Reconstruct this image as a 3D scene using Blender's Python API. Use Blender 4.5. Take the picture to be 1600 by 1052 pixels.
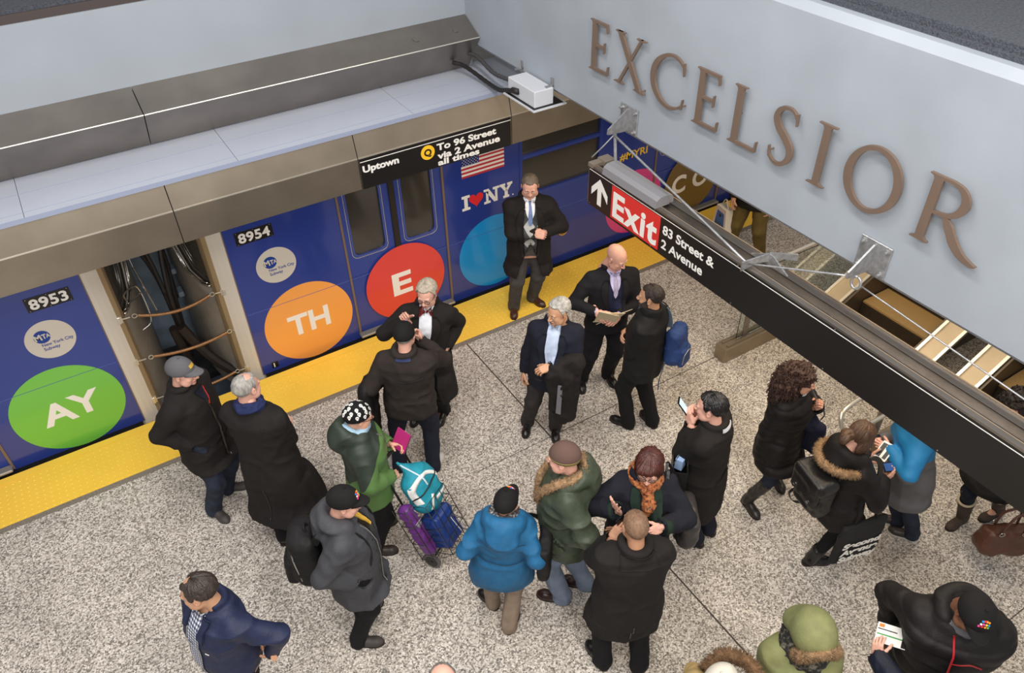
import bpy, math, random
import numpy as np
from mathutils import Vector, Matrix, noise
from mathutils.bvhtree import BVHTree
random.seed(7); RNG = np.random.RandomState(7)
for o in list(bpy.data.objects): bpy.data.objects.remove(o)
SC = bpy.context.scene
COL = SC.collection
PI = math.pi
# ------------------------------------------------------------------ camera
cd = bpy.data.cameras.new('camera'); cam = bpy.data.objects.new('camera', cd); COL.objects.link(cam)
yaw, pit, roll, fpx = 0.539369, 0.695412, -0.0267664, 1224.56
fw = Vector((math.sin(yaw)*math.cos(pit), math.cos(yaw)*math.cos(pit), -math.sin(pit)))
rt = Vector((math.cos(yaw), -math.sin(yaw), 0)); up = rt.cross(fw)
r2 = rt*math.cos(roll)+up*math.sin(roll); u2 = -rt*math.sin(roll)+up*math.cos(roll)
cam.matrix_world = Matrix(((r2.x,u2.x,-fw.x,0),(r2.y,u2.y,-fw.y,-6.77),(r2.z,u2.z,-fw.z,5.75),(0,0,0,1)))
cd.sensor_width = 36; cd.lens = fpx/1600*36; cd.clip_start = .05
SC.camera = cam
# ------------------------------------------------------------------ world, lamps, exposure
w = bpy.data.worlds.new('station_air'); SC.world = w; w.use_nodes = True
w.node_tree.nodes['Background'].inputs[0].default_value = (.93, .96, 1, 1)
w.node_tree.nodes['Background'].inputs[1].default_value = .42
def area(name, loc, size, sizey, power, col, rot=(0,0,0)):
    l = bpy.data.lights.new(name, 'AREA'); l.shape = 'RECTANGLE'; l.size = size; l.size_y = sizey; l.energy = power; l.color = col
    o = bpy.data.objects.new(name, l); COL.objects.link(o); o.location = loc; o.rotation_euler = rot
    return o
for i, (x, y) in enumerate(((-1.2,-3.2), (1.6,-3.2), (1.4,-6.4), (-1.6,-6.2))):
    area('overhead_light', (x, y, 7.6), .5, 2.4, 120, (1, .97, .93))
area('overhead_light', (6.3,-3.6,4.15), 1.2, 4.0, 95, (1,.84,.62))  # unseen warm light, added to brighten the escalators under the dark slab
area('beam_lamp', (4.25,-3.6,2.9), .25, 4.2, 34, (1,.8,.55))
area('hall_lamp', (1.0,-8.6,6.6), 9, .6, 420, (1,.95,.88), (math.radians(55),0,0))
SC.view_settings.view_transform = 'Standard'; SC.view_settings.look = 'None'
SC.view_settings.gamma = 1; SC.view_settings.use_curve_mapping = False
SC.view_settings.exposure = 0.0
# ------------------------------------------------------------------ materials
def L(r, g, b):
    f = lambda c: (c/255/12.92 if c/255 <= .04045 else ((c/255+.055)/1.055)**2.4)
    return (f(r), f(g), f(b), 1)
MATS = {}
def mat(name, col, rough=.6, metal=0, bump=None, var=None, emit=None, spec=.5, sheen=0, trans=0, coat=0, stretch=None):
    """bump=(scale, strength[,detail]); var=(scale, amount): brightness variation of the colour"""
    if name in MATS: return MATS[name]
    m = bpy.data.materials.new(name); m.use_nodes = True; MATS[name] = m
    nt = m.node_tree; N = nt.nodes; K = nt.links; p = N['Principled BSDF']
    p.inputs['Base Color'].default_value = col; p.inputs['Roughness'].default_value = rough
    p.inputs['Metallic'].default_value = metal; p.inputs['Specular IOR Level'].default_value = spec
    if sheen: p.inputs['Sheen Weight'].default_value = sheen; p.inputs['Sheen Roughness'].default_value = .4
    if trans: p.inputs['Transmission Weight'].default_value = trans
    if coat: p.inputs['Coat Weight'].default_value = coat; p.inputs['Coat Roughness'].default_value = .08
    if emit: p.inputs['Emission Color'].default_value = col; p.inputs['Emission Strength'].default_value = emit
    tc = N.new('ShaderNodeTexCoord'); src = tc.outputs['Object']
    if stretch:
        mp = N.new('ShaderNodeMapping'); mp.inputs['Scale'].default_value = stretch; K.new(src, mp.inputs[0]); src = mp.outputs[0]
    if var:
        n = N.new('ShaderNodeTexNoise'); n.inputs['Scale'].default_value = var[0]; n.inputs['Detail'].default_value = 5; K.new(src, n.inputs['Vector'])
        rp = N.new('ShaderNodeValToRGB'); K.new(n.outputs['Fac'], rp.inputs[0])
        a = var[1]; e = rp.color_ramp.elements
        e[0].position = .3; e[1].position = .7
        e[0].color = tuple(max(0, c*(1-a)) for c in col[:3])+(1,); e[1].color = tuple(min(1, c*(1+a)) for c in col[:3])+(1,)
        K.new(rp.outputs[0], p.inputs['Base Color'])
    if bump:
        n = N.new('ShaderNodeTexNoise'); n.inputs['Scale'].default_value = bump[0]; n.inputs['Detail'].default_value = bump[2] if len(bump) > 2 else 3
        K.new(src, n.inputs['Vector']); b = N.new('ShaderNodeBump'); b.inputs['Strength'].default_value = bump[1]; b.inputs['Distance'].default_value = .01
        K.new(n.outputs['Fac'], b.inputs['Height']); K.new(b.outputs[0], p.inputs['Normal'])
    return m
def nodes(m): return m.node_tree.nodes, m.node_tree.links, m.node_tree.nodes['Principled BSDF']
# ------------------------------------------------------------------ mesh helpers
def mk(name, V, F, mats=None, parent=None, smooth=True, mi=None):
    """V (n,3); F list of (k,m) int arrays or python lists; links ONE mesh object"""
    V = np.asarray(V, np.float32).reshape(-1, 3)
    me = bpy.data.meshes.new(name)
    groups = []
    for f in F:
        a = np.asarray(f, np.int32)
        if a.size: groups.append(a)
    me.vertices.add(len(V)); me.vertices.foreach_set('co', V.ravel())
    nl = sum(g.size for g in groups); npoly = sum(len(g) for g in groups)
    me.loops.add(nl); me.polygons.add(npoly)
    me.loops.foreach_set('vertex_index', np.concatenate([g.ravel() for g in groups]))
    tot = np.concatenate([np.full(len(g), g.shape[1], np.int32) for g in groups])
    st = np.concatenate([[0], np.cumsum(tot)[:-1]]).astype(np.int32)
    me.polygons.foreach_set('loop_start', st)
    if mats is not None:
        for m in (mats if isinstance(mats, (list, tuple)) else [mats]): me.materials.append(m)
    if mi is not None: me.polygons.foreach_set('material_index', np.asarray(mi, np.int32))
    me.update(calc_edges=True); me.validate()
    me.polygons.foreach_set('use_smooth', np.full(len(me.polygons), smooth))
    me.update()
    o = bpy.data.objects.new(name, me); COL.objects.link(o)
    if parent is not None: o.parent = parent
    return o
class MB:
    """collects shapes, then builds them as ONE mesh object"""
    def __init__(s): s.V = []; s.F = {}; s.n = 0; s.M = []
    def add(s, V, F, m=0):
        V = np.asarray(V, float).reshape(-1, 3)
        for f in F:
            a = np.asarray(f, np.int64)
            if a.size: s.F.setdefault((a.shape[1], m), []).append(a+s.n)
        s.V.append(V); s.n += len(V); return s
    def box(s, lo, hi, m=0, M=None, bev=0):
        lo = np.minimum(lo, hi).astype(float) if False else np.array(lo, float); hi = np.array(hi, float)
        if bev:
            c = (lo+hi)/2; h = (hi-lo)/2; b = min(bev, *(h*.9)); V = []; 
            for z in (-1, 1):
                for k in range(3):
                    pass
            # chamfered box: 24 verts
            V = []; idx = {}
            for sx in (-1, 1):
                for sy in (-1, 1):
                    for sz in (-1, 1):
                        for ax in range(3):
                            q = np.array([sx, sy, sz])*h
                            for k in range(3):
                                if k != ax: q[k] -= np.sign(q[k])*b
                            idx[(sx, sy, sz, ax)] = len(V); V.append(q+c)
            F4 = []; F3 = []
            for ax in range(3):
                o1, o2 = [k for k in range(3) if k != ax]
                for sg in (-1, 1):
                    f = []
                    for a, bb in ((-1, -1), (1, -1), (1, 1), (-1, 1)):
                        t = [0, 0, 0]; t[ax] = sg; t[o1] = a; t[o2] = bb; f.append(idx[(*t, ax)])
                    if (sg > 0) != (ax != 1): f = f[::-1]
                    F4.append(f)
            for ax in range(3):
                o1, o2 = [k for k in range(3) if k != ax]
                for a in (-1, 1):
                    for bb in (-1, 1):
                        t0 = [0, 0, 0]; t0[o1] = a; t0[o2] = bb; t1 = list(t0); t0[ax] = -1; t1[ax] = 1
                        F4.append([idx[(*t0, o1)], idx[(*t1, o1)], idx[(*t1, o2)], idx[(*t0, o2)]])
            for sx in (-1, 1):
                for sy in (-1, 1):
                    for sz in (-1, 1): F3.append([idx[(sx, sy, sz, k)] for k in range(3)])
            V = np.array(V)
            # orient outwards
            def fix(fs):
                out = []
                for f in fs:
                    p = V[f]; nn = np.cross(p[1]-p[0], p[2]-p[0])
                    out.append(f if nn@(p.mean(0)-c) > 0 else f[::-1])
                return out
            F = [fix(F4), fix(F3)]
        else:
            x0, y0, z0 = lo; x1, y1, z1 = hi
            V = np.array([(x0,y0,z0),(x1,y0,z0),(x1,y1,z0),(x0,y1,z0),(x0,y0,z1),(x1,y0,z1),(x1,y1,z1),(x0,y1,z1)])
            F = [[(0,3,2,1),(4,5,6,7),(0,1,5,4),(1,2,6,5),(2,3,7,6),(3,0,4,7)]]
        if M is not None: V = xf(M, V)
        return s.add(V, F, m)
    def tube(s, pts, r, n=10, m=0, cap=True, closed=False):
        V, F = tube(pts, r, n, cap, closed); return s.add(V, F, m)
    def prism(s, poly, frame, t, m=0):
        """poly: (u,v) outline; frame: function (u,v,w)->xyz; thickness t along w; concave outlines allowed"""
        V, F = prism(poly, frame, t); return s.add(V, F, m)
    def disc(s, c, r, ax, t, n=24, m=0, ry=None):
        ax = np.array(ax, float); ax /= np.linalg.norm(ax); a = np.cross(ax, (0,0,1.) if abs(ax[2]) < .9 else (1.,0,0)); a /= np.linalg.norm(a); b = np.cross(ax, a)
        th = np.arange(n)*2*PI/n; c = np.array(c, float)
        ring = c+np.outer(np.cos(th)*r, a)+np.outer(np.sin(th)*(ry or r), b)
        V = np.vstack([ring, ring+ax*t]); i = np.arange(n); j = (i+1) % n
        return s.add(V, [np.stack([i, j, j+n, i+n], 1), [list(range(n))[::-1]], [list(range(n, 2*n))]], m)
    def ball(s, c, r, n=12, m=0, M=None):
        r = np.broadcast_to(np.array(r, float), (3,))
        th = np.linspace(0, PI, n//2+1); ph = np.arange(n)*2*PI/n
        V = np.array([[math.sin(t)*math.cos(p), math.sin(t)*math.sin(p), math.cos(t)] for t in th for p in ph])*r
        if M is not None: V = V@np.array(M)[:3,:3].T
        F = [(i*n+j, (i+1)*n+j, (i+1)*n+(j+1)%n, i*n+(j+1)%n) for i in range(n//2) for j in range(n)]
        return s.add(V+np.array(c, float), [F], m)
    def build(s, name, mats, parent=None, smooth=False):
        V = np.vstack(s.V); F = []; mi = []
        for (k, m), fs in s.F.items():
            a = np.vstack(fs); F.append(a); mi += [m]*len(a)
        return mk(name, V, F, mats, parent, smooth, mi if isinstance(mats, (list, tuple)) and len(mats) > 1 else None)
def xf(M, V):
    M = np.array(M, float); return np.asarray(V)@M[:3,:3].T+M[:3,3]
def frames(P, closed=False):
    P = np.asarray(P, float); n = len(P); T = np.zeros_like(P)
    if closed: T = np.roll(P, -1, 0)-np.roll(P, 1, 0)
    else: T[1:-1] = P[2:]-P[:-2]; T[0] = P[1]-P[0]; T[-1] = P[-1]-P[-2]
    T /= np.linalg.norm(T, axis=1)[:,None]+1e-12
    a = np.array((0,0,1.)) if abs(T[0][2]) < .9 else np.array((1.,0,0)); A = np.zeros_like(P)
    for i in range(n):
        a = a-T[i]*(a@T[i]); a /= np.linalg.norm(a)+1e-12; A[i] = a
    return T, A, np.cross(T, A)
def tube(P, r, n=10, cap=True, closed=False):
    P = np.asarray(P, float); T, A, B = frames(P, closed); r = np.broadcast_to(np.asarray(r, float), (len(P),)) if np.ndim(r) < 2 else r
    th = np.arange(n)*2*PI/n
    V = np.vstack([P[i]+np.outer(np.cos(th), A[i])*r[i]+np.outer(np.sin(th), B[i])*r[i] for i in range(len(P))])
    i = np.arange(n); j = (i+1) % n; F = []
    for k in range(len(P)-(0 if closed else 1)):
        a = k*n; b = ((k+1) % len(P))*n; F.append(np.stack([a+i, a+j, b+j, b+i], 1))
    F = [np.vstack(F)]
    if cap and not closed: F += [[list(range(n))[::-1]], [list(range((len(P)-1)*n, len(P)*n))]]
    return V, F
def spline(P, m=6, closed=False):
    P = np.asarray(P, float); n = len(P); out = []
    g = (lambda i: P[i % n]) if closed else (lambda i: P[i] if 0 <= i < n else (2*P[0]-P[1] if i < 0 else 2*P[-1]-P[-2]))
    for i in range(n if closed else n-1):
        p0, p1, p2, p3 = g(i-1), g(i), g(i+1), g(i+2)
        for t in np.arange(m)/m:
            out.append(.5*((2*p1)+(-p0+p2)*t+(2*p0-5*p1+4*p2-p3)*t*t+(-p0+3*p1-3*p2+p3)*t**3))
    if not closed: out.append(P[-1])
    return np.array(out)
from mathutils.geometry import tessellate_polygon
def prism(poly, frame, t):
    loops = poly if isinstance(poly[0][0], (list, tuple, np.ndarray)) else [poly]
    flat = [p for l in loops for p in l]
    tris = tessellate_polygon([[Vector((p[0], p[1], 0)) for p in l] for l in loops])
    n = len(flat)
    def ccw(tr):
        a, b, c = (flat[k] for k in tr); return (b[0]-a[0])*(c[1]-a[1])-(b[1]-a[1])*(c[0]-a[0]) > 0
    tris = [tr if ccw(tr) else tr[::-1] for tr in tris]
    V = [frame(p[0], p[1], 0) for p in flat]+[frame(p[0], p[1], t) for p in flat]
    F3 = [tuple(k+n for k in tr) for tr in tris]+[tuple(tr[::-1]) for tr in tris]; F4 = []
    o = 0
    for li, l in enumerate(loops):
        m = len(l); ar = sum(l[i][0]*l[(i+1)%m][1]-l[(i+1)%m][0]*l[i][1] for i in range(m))
        for i in range(m):
            a, b = o+i, o+(i+1) % m; q = (a, b, b+n, a+n)
            F4.append(q if (ar > 0) == (li == 0) else q[::-1])
        o += m
    return np.array(V, float), [F3, F4]
def frm(o, u, v, w):
    o, u, v, w = (np.array(a, float) for a in (o, u, v, w)); return lambda a, b, c: o+u*a+v*b+w*c
def circ(r, n=48, ry=None, c=(0,0)): return [(c[0]+math.cos(2*PI*i/n)*r, c[1]+math.sin(2*PI*i/n)*(ry or r)) for i in range(n)]
def rrect(w, h, r, n=6, c=(0,0)):
    out = []
    for cx, cy, a in ((w/2-r, h/2-r, 0), (-w/2+r, h/2-r, 90), (-w/2+r, -h/2+r, 180), (w/2-r, -h/2+r, 270)):
        for i in range(n+1):
            t = math.radians(a+90*i/n); out.append((c[0]+cx+r*math.cos(t), c[1]+cy+r*math.sin(t)))
    return out
def empty(name, loc=(0,0,0), rz=0, label=None, cat=None, group=None, kind=None):
    o = bpy.data.objects.new(name, None); COL.objects.link(o); o.location = loc; o.rotation_euler = (0,0,rz); o.empty_display_size = .1
    return tag(o, label, cat, group, kind)
def tag(o, label=None, cat=None, group=None, kind=None):
    if label: o['label'] = label
    if cat: o['category'] = cat
    if group: o['group'] = group
    if kind: o['kind'] = kind
    return o
def struct(o): o['kind'] = 'structure'; return o
def rot(ax, deg): return np.array(Matrix.Rotation(math.radians(deg), 3, ax))
def textmesh(s, size=1, bold=.0, spacing=1, width=1, align='LEFT'):
    """outline of lettering as V, F in the xy plane (fills only)"""
    cu = bpy.data.curves.new('lettering', 'FONT'); cu.body = s; cu.size = size; cu.offset = bold*size; cu.space_character = spacing; cu.align_x = align; cu.resolution_u = 4
    o = bpy.data.objects.new('lettering', cu); COL.objects.link(o)
    dg = bpy.context.evaluated_depsgraph_get(); me = bpy.data.meshes.new_from_object(o.evaluated_get(dg))
    V = np.zeros(len(me.vertices)*3); me.vertices.foreach_get('co', V); V = V.reshape(-1, 3)*np.array((width, 1, 1))
    F = [list(p.vertices) for p in me.polygons]
    bpy.data.objects.remove(o); bpy.data.curves.remove(cu); bpy.data.meshes.remove(me)
    return V, F
def text(mb, s, frame, h, t=.002, bold=.02, spacing=1, width=1, fit=None, m=0, shear=0):
    """adds solid lettering with cap height h (m) to mb; fit = wanted width; returns width"""
    V, F = textmesh(s, 1, bold, spacing)
    cap = .727
    V = V*(h/cap); x0, x1 = V[:,0].min(), V[:,0].max()
    k = fit/(x1-x0) if fit else width
    V[:,0] = (V[:,0]-x0)*k+V[:,1]*shear
    n = len(V)
    top = np.array([frame(a, b, t) for a, b in V[:,:2]]); bot = np.array([frame(a, b, 0) for a, b in V[:,:2]])
    groups = {}
    ed = {}
    for f in F:
        groups.setdefault(len(f), []).append(f)
        for i in range(len(f)):
            a, b = f[i], f[(i+1) % len(f)]; ed[(a, b)] = 1
    sides = [(b, a, a+n, b+n) for (a, b) in ed if (b, a) not in ed]
    sides = [(a, b, b+n, a+n) for (b, a) in [(q[0], q[1]) for q in sides]]
    mb.add(np.vstack([bot, top]), [np.array(g)+n for g in groups.values()]+([sides] if sides else []), m)
    return (x1-x0)*k
# ================================================================== surface materials
M_floor = mat('granite_floor', L(176,160,142), .42)
N, K, p = nodes(M_floor)
tc = N.new('ShaderNodeTexCoord')
def nn(t, **kw):
    n = N.new(t)
    for k, v in kw.items():
        if k in n.inputs: n.inputs[k].default_value = v
        else: setattr(n, k, v)
    return n
v1 = nn('ShaderNodeTexVoronoi', Scale=88.0, Randomness=1.0); K.new(tc.outputs['Object'], v1.inputs['Vector'])
n1 = nn('ShaderNodeTexNoise', Scale=110.0, Detail=3.0); K.new(tc.outputs['Object'], n1.inputs['Vector'])
n2 = nn('ShaderNodeTexNoise', Scale=2.2, Detail=4.0); K.new(tc.outputs['Object'], n2.inputs['Vector'])
sx = nn('ShaderNodeSeparateColor'); K.new(v1.outputs['Color'], sx.inputs[0])
mx = nn('ShaderNodeMath', operation='ADD'); K.new(sx.outputs[0], mx.inputs[0]); K.new(n1.outputs['Fac'], mx.inputs[1])
m2 = nn('ShaderNodeMath', operation='MULTIPLY'); K.new(mx.outputs[0], m2.inputs[0]); m2.inputs[1].default_value = .5
cr = nn('ShaderNodeValToRGB'); K.new(m2.outputs[0], cr.inputs[0]); e = cr.color_ramp.elements
e[0].position = .22; e[0].color = L(88,80,74); e[1].position = .80; e[1].color = L(244,234,222)
for pos, c in ((.36, L(146,135,124)), (.5, L(192,179,164)), (.64, L(218,206,192))):
    q = e.new(pos); q.color = c
hs = nn('ShaderNodeHueSaturation', Saturation=.8); K.new(cr.outputs[0], hs.inputs['Color'])
mr = nn('ShaderNodeMapRange'); K.new(n2.outputs['Fac'], mr.inputs[0]); mr.inputs[1].default_value = .3; mr.inputs[2].default_value = .7; mr.inputs[3].default_value = .84; mr.inputs[4].default_value = 1.06
K.new(mr.outputs[0], hs.inputs['Value']); K.new(hs.outputs[0], p.inputs['Base Color'])
M_joint = mat('dark_joint', L(70,62,56), .8)
M_yellow = mat('yellow_tactile_rubber', L(250,203,72), .55, var=(1.6,.05))
M_gran = mat('grey_granite_edge', L(128,118,108), .6, var=(60,.25))
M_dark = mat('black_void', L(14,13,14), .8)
M_conc = mat('dark_trackbed', L(52,54,58), .85, var=(6,.4))
M_wall = mat('pale_grey_concrete', L(157,164,173), .55, bump=(9,.06), var=(1.3,.06))
M_beam = mat('silver_grey_plaster', L(158,165,174), .5, bump=(14,.10,6), var=(2.0,.07))
M_acou = mat('dark_grey_acoustic_spray', L(74,77,86), .95, bump=(120,.9,4), var=(70,.35))
M_ss = mat('satin_stainless', L(150,142,134), .36, metal=.9, var=(3,.12), bump=(4,.03))
M_ssd = mat('stainless_cladding', L(156,144,128), .42, metal=.85, var=(2.5,.13), bump=(5,.03))
M_ssb = mat('bright_steel_edge', L(225,218,205), .3, metal=.7)
M_galv = mat('galvanised_steel', L(176,176,178), .42, metal=.75, var=(30,.22))
M_shelf = mat('pale_blue_grey_panel', L(180,185,198), .45, var=(2,.03))
M_shelfl = mat('panel_seam', L(150,158,182), .6)
M_blk = mat('black_sign_enamel', L(26,23,23), .35)
M_wht = mat('white_vinyl', L(240,236,230), .45)
M_red = mat('red_vinyl', L(214,48,44), .45)
M_bronze = mat('brown_bronze_letter', L(122,103,90), .5, metal=.25, var=(5,.06))
M_blue = mat('blue_train_wrap', L(42,60,138), .22, coat=.5, spec=.5)
M_blued = mat('blue_door_wrap', L(44,63,142), .25, coat=.4)
M_glass = mat('dark_train_glass', L(62,58,52), .10, spec=.8, coat=.3)
M_rub = mat('black_brown_rubber', L(36,28,25), .6)
M_cream = mat('cream_car_corner', L(205,196,184), .45)
M_tan = mat('tan_car_corner', L(176,152,118), .45, metal=.2)
M_carend = mat('grey_steel_car_end', L(142,134,124), .5, metal=.1, var=(5,.15))
M_copper = mat('copper_spring', L(176,134,98), .35, metal=.75)
M_chrome = mat('chrome_bar', L(205,202,198), .2, metal=1)
M_cable = mat('black_cable', L(34,30,30), .55)
M_white = mat('white_paint', L(206,208,214), .4)
M_warm_tread = mat('warm_lit_ribbed_tread', L(188,156,104), .5, metal=.1)  # gold tone of the treads is warm light put into the colour
M_clear = mat('clear_guard_glass', L(235,245,240), .02, trans=1, spec=.3)
# ================================================================== platform
b = MB(); b.box((-7,-10,-.3),(13,-.69,0)); struct(b.build('floor', M_floor))
b = MB()
b.box((3.033,-10,-.01),(3.047,-.69,.0012)); b.box((2.2,-2.388,-.01),(3.033,-2.382,.0010)); b.box((3.047,-2.389,-.01),(5.22,-2.381,.0012))
for y in (-5.97,): b.box((3.047,y-.004,-.01),(13,y+.004,.001))
struct(b.build('floor_expansion_joint', M_joint))
b = MB()
for k in range(-5, 9):
    x = 3.04+.914*k
    if k and not (5.2 < x and False): b.box((x-.0018,-10,-.01),(x+.0018,-.69,.0006))
for k in range(-7, 2):
    y = -2.385+.914*k
    b.box((-7,y-.0018,-.01),(13,y+.0018,.0006))
struct(b.build('floor_tile_joint', mat('tile_joint', L(128,115,102), .8)))
b = MB(); b.box((-7,-.69,-.3),(13,-.628,.003)); struct(b.build('floor_granite_edge', M_gran))
b = MB(); b.box((-7,-.628,-.3),(13,-.085,.006)); b.box((-7,-.083,-.3),(13,0,.010), bev=0)
V, F = [], []
th = np.arange(8)*PI/4
dx = np.arange(-3.4, 9.2, .0605); dy = np.arange(-.60, -.10, .0605)
C0 = np.array([(x, y) for x in dx for y in dy]); nD = len(C0)
ring = lambda r, z: np.stack([C0[:,None,0]+r*np.cos(th), C0[:,None,1]+r*np.sin(th), np.full((nD, 8), z)], 2)
Vd = np.concatenate([ring(.0115,.006), ring(.0065,.0115)], 1).reshape(-1, 3); i8 = np.arange(8); j8 = (i8+1) % 8
base = (np.arange(nD)*16)[:,None,None]
b.add(Vd, [(base+np.stack([i8, j8, j8+8, i8+8], 1)[None]).reshape(-1, 4), (np.arange(nD)*16)[:,None]+np.arange(8,16)[None]])
struct(b.build('floor_yellow_tactile_strip', M_yellow))
b = MB(); b.box((-7,0,-1.35),(13,7,-1.25)); struct(b.build('floor_trackbed', M_conc))
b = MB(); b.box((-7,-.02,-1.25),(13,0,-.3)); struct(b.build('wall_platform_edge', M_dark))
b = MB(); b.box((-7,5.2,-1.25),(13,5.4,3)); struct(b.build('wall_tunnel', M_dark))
# ================================================================== canopy over the platform edge
JX = [.54+1.637*k for k in range(-4, 6)]
b = MB()
fy = [(-.5,2.16),(-.5,2.468),(-.447,2.70),(-.40,2.70),(-.40,2.16)]
for x0, x1 in zip([-7]+JX, JX+[13]):
    a = x0+.004; c = x1-.004; n = len(fy)
    b.add([(a,y,z) for y, z in fy]+[(c,y,z) for y, z in fy], [[(i,(i+1)%n,(i+1)%n+n,i+n) for i in range(n)], [list(range(n))[::-1]], [list(range(n,2*n))]])
struct(b.build('trim_canopy_fascia', M_ssd))
b = MB(); b.box((-7,-.49,2.17),(13,-.42,2.45)); struct(b.build('trim_canopy_backing', M_dark))
b = MB()
for x0, x1 in zip([-7]+JX, JX+[13]): b.box((x0+.004,-.503,2.462),(x1-.004,-.494,2.474))
struct(b.build('trim_fascia_ridge', M_ssb))
b = MB()
SX = [1.16+1.637*k for k in range(-5, 2)]
for x0, x1 in zip([-7]+SX, SX+[3.9]): b.box((x0+.002,-.45,2.69),(x1-.002,.36,2.72))
b.box((3.9,-.45,2.69),(13,.36,2.72)); b.box((-7,-.462,2.688),(3.9,-.447,2.722), 1)
b.box((-7,-.026,2.7195),(3.9,-.020,2.7215), 1); b.box((-7,-.36,2.7195),(3.9,-.354,2.7215), 1)
struct(b.build('trim_canopy_shelf', [M_shelf, M_shelfl]))
b = MB()
sp = [(.28,2.73),(.03,3.085),(.31,3.235),(.6,3.235),(.6,2.73)]
BX = [.611+3.3*k for k in range(-3, 1)]
for x0, x1 in zip([-7]+BX, BX+[3.795]):
    a = x0+.004; c = x1-.004; n = 5
    b.add([(a,y,z) for y, z in sp]+[(c,y,z) for y, z in sp], [[(i,(i+1)%n,(i+1)%n+n,i+n) for i in range(n)], [list(range(n))[::-1]], [list(range(n,2*n))]])
for cx in (3.17, 3.6): b.disc((cx,.16,3.157), .028 if cx > 3.4 else .035, (0,-.47,.88), .004)
struct(b.build('trim_stainless_bulkhead', M_ss))
b = MB()
for x0, x1 in zip([-7]+BX, BX+[3.795]): b.tube([(x0+.004,.029,3.088),(x1-.004,.029,3.088)], .006, 8)
struct(b.build('trim_bulkhead_ridge', M_ssb))
b = MB(); b.box((-7,.315,2.6),(3.85,.9,3.865)); struct(b.build('wall_trackside', M_wall))
b = MB(); b.box((-7,.33,3.865),(3.9,2.4,3.93)); 
struct(b.build('ceiling_mezzanine_edge', mat('brown_edge', L(70,60,58), .7)))
b = MB()
for x0, x1 in ((-7,-1.35),(-1.335,.86),(.875,3.05),(3.065,3.9)): b.box((x0,.352,3.90),(x1,2.4,3.96))
struct(b.build('ceiling_acoustic_panel', M_acou))
# ---- the big beam over the platform
b = MB(); b.box((3.8,-9,2.95),(4.5,.9,4.335), bev=.045); struct(b.build('beam', M_beam))
b = MB(); b.box((3.93,-9,4.29),(8,2.4,4.40)); b.box((3.90,-9,4.2),(3.95,2.4,4.36)); struct(b.build('ceiling_beam_top', M_acou))
# ================================================================== EXCELSIOR
def ribbon(P, W, m=6):
    P = spline(P, m); W = np.interp(np.linspace(0, 1, len(P)), np.linspace(0, 1, len(W)), W)
    T, A, B = frames(np.c_[P, np.zeros(len(P))]); Nn = np.c_[-T[:,1], T[:,0]]
    return [tuple(q) for q in P+Nn*W[:,None]/2]+[tuple(q) for q in (P-Nn*W[:,None]/2)[::-1]]
def stem(x, w=.115, l=.07, r=.07, y0=0, y1=1):
    """upright with bracketed serifs top and bottom"""
    f = .016; c = .05
    return [(x-l,y0),(x+w+r,y0),(x+w+r,y0+f),(x+w+.025,y0+f+.012),(x+w,y0+c+f),(x+w,y1-c-f),(x+w+.025,y1-f-.012),(x+w+r,y1-f),(x+w+r,y1),
            (x-l,y1),(x-l,y1-f),(x-.025,y1-f-.012),(x,y1-c-f),(x,y0+c+f),(x-.025,y0+f+.012),(x-l,y0+f)]
def arm(x0, x1, y, s, t=.05, hk=.12):   # a horizontal arm ending in a pointed serif; s=-1 hangs, +1 rises
    return [(x0,y),(x0,y+s*t),(x1-.06,y+s*t),(x1-.025,y+s*(t+.03)),(x1-.012,y+s*(t+hk)),(x1+.012,y+s*(t+hk)),(x1,y)]
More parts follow.
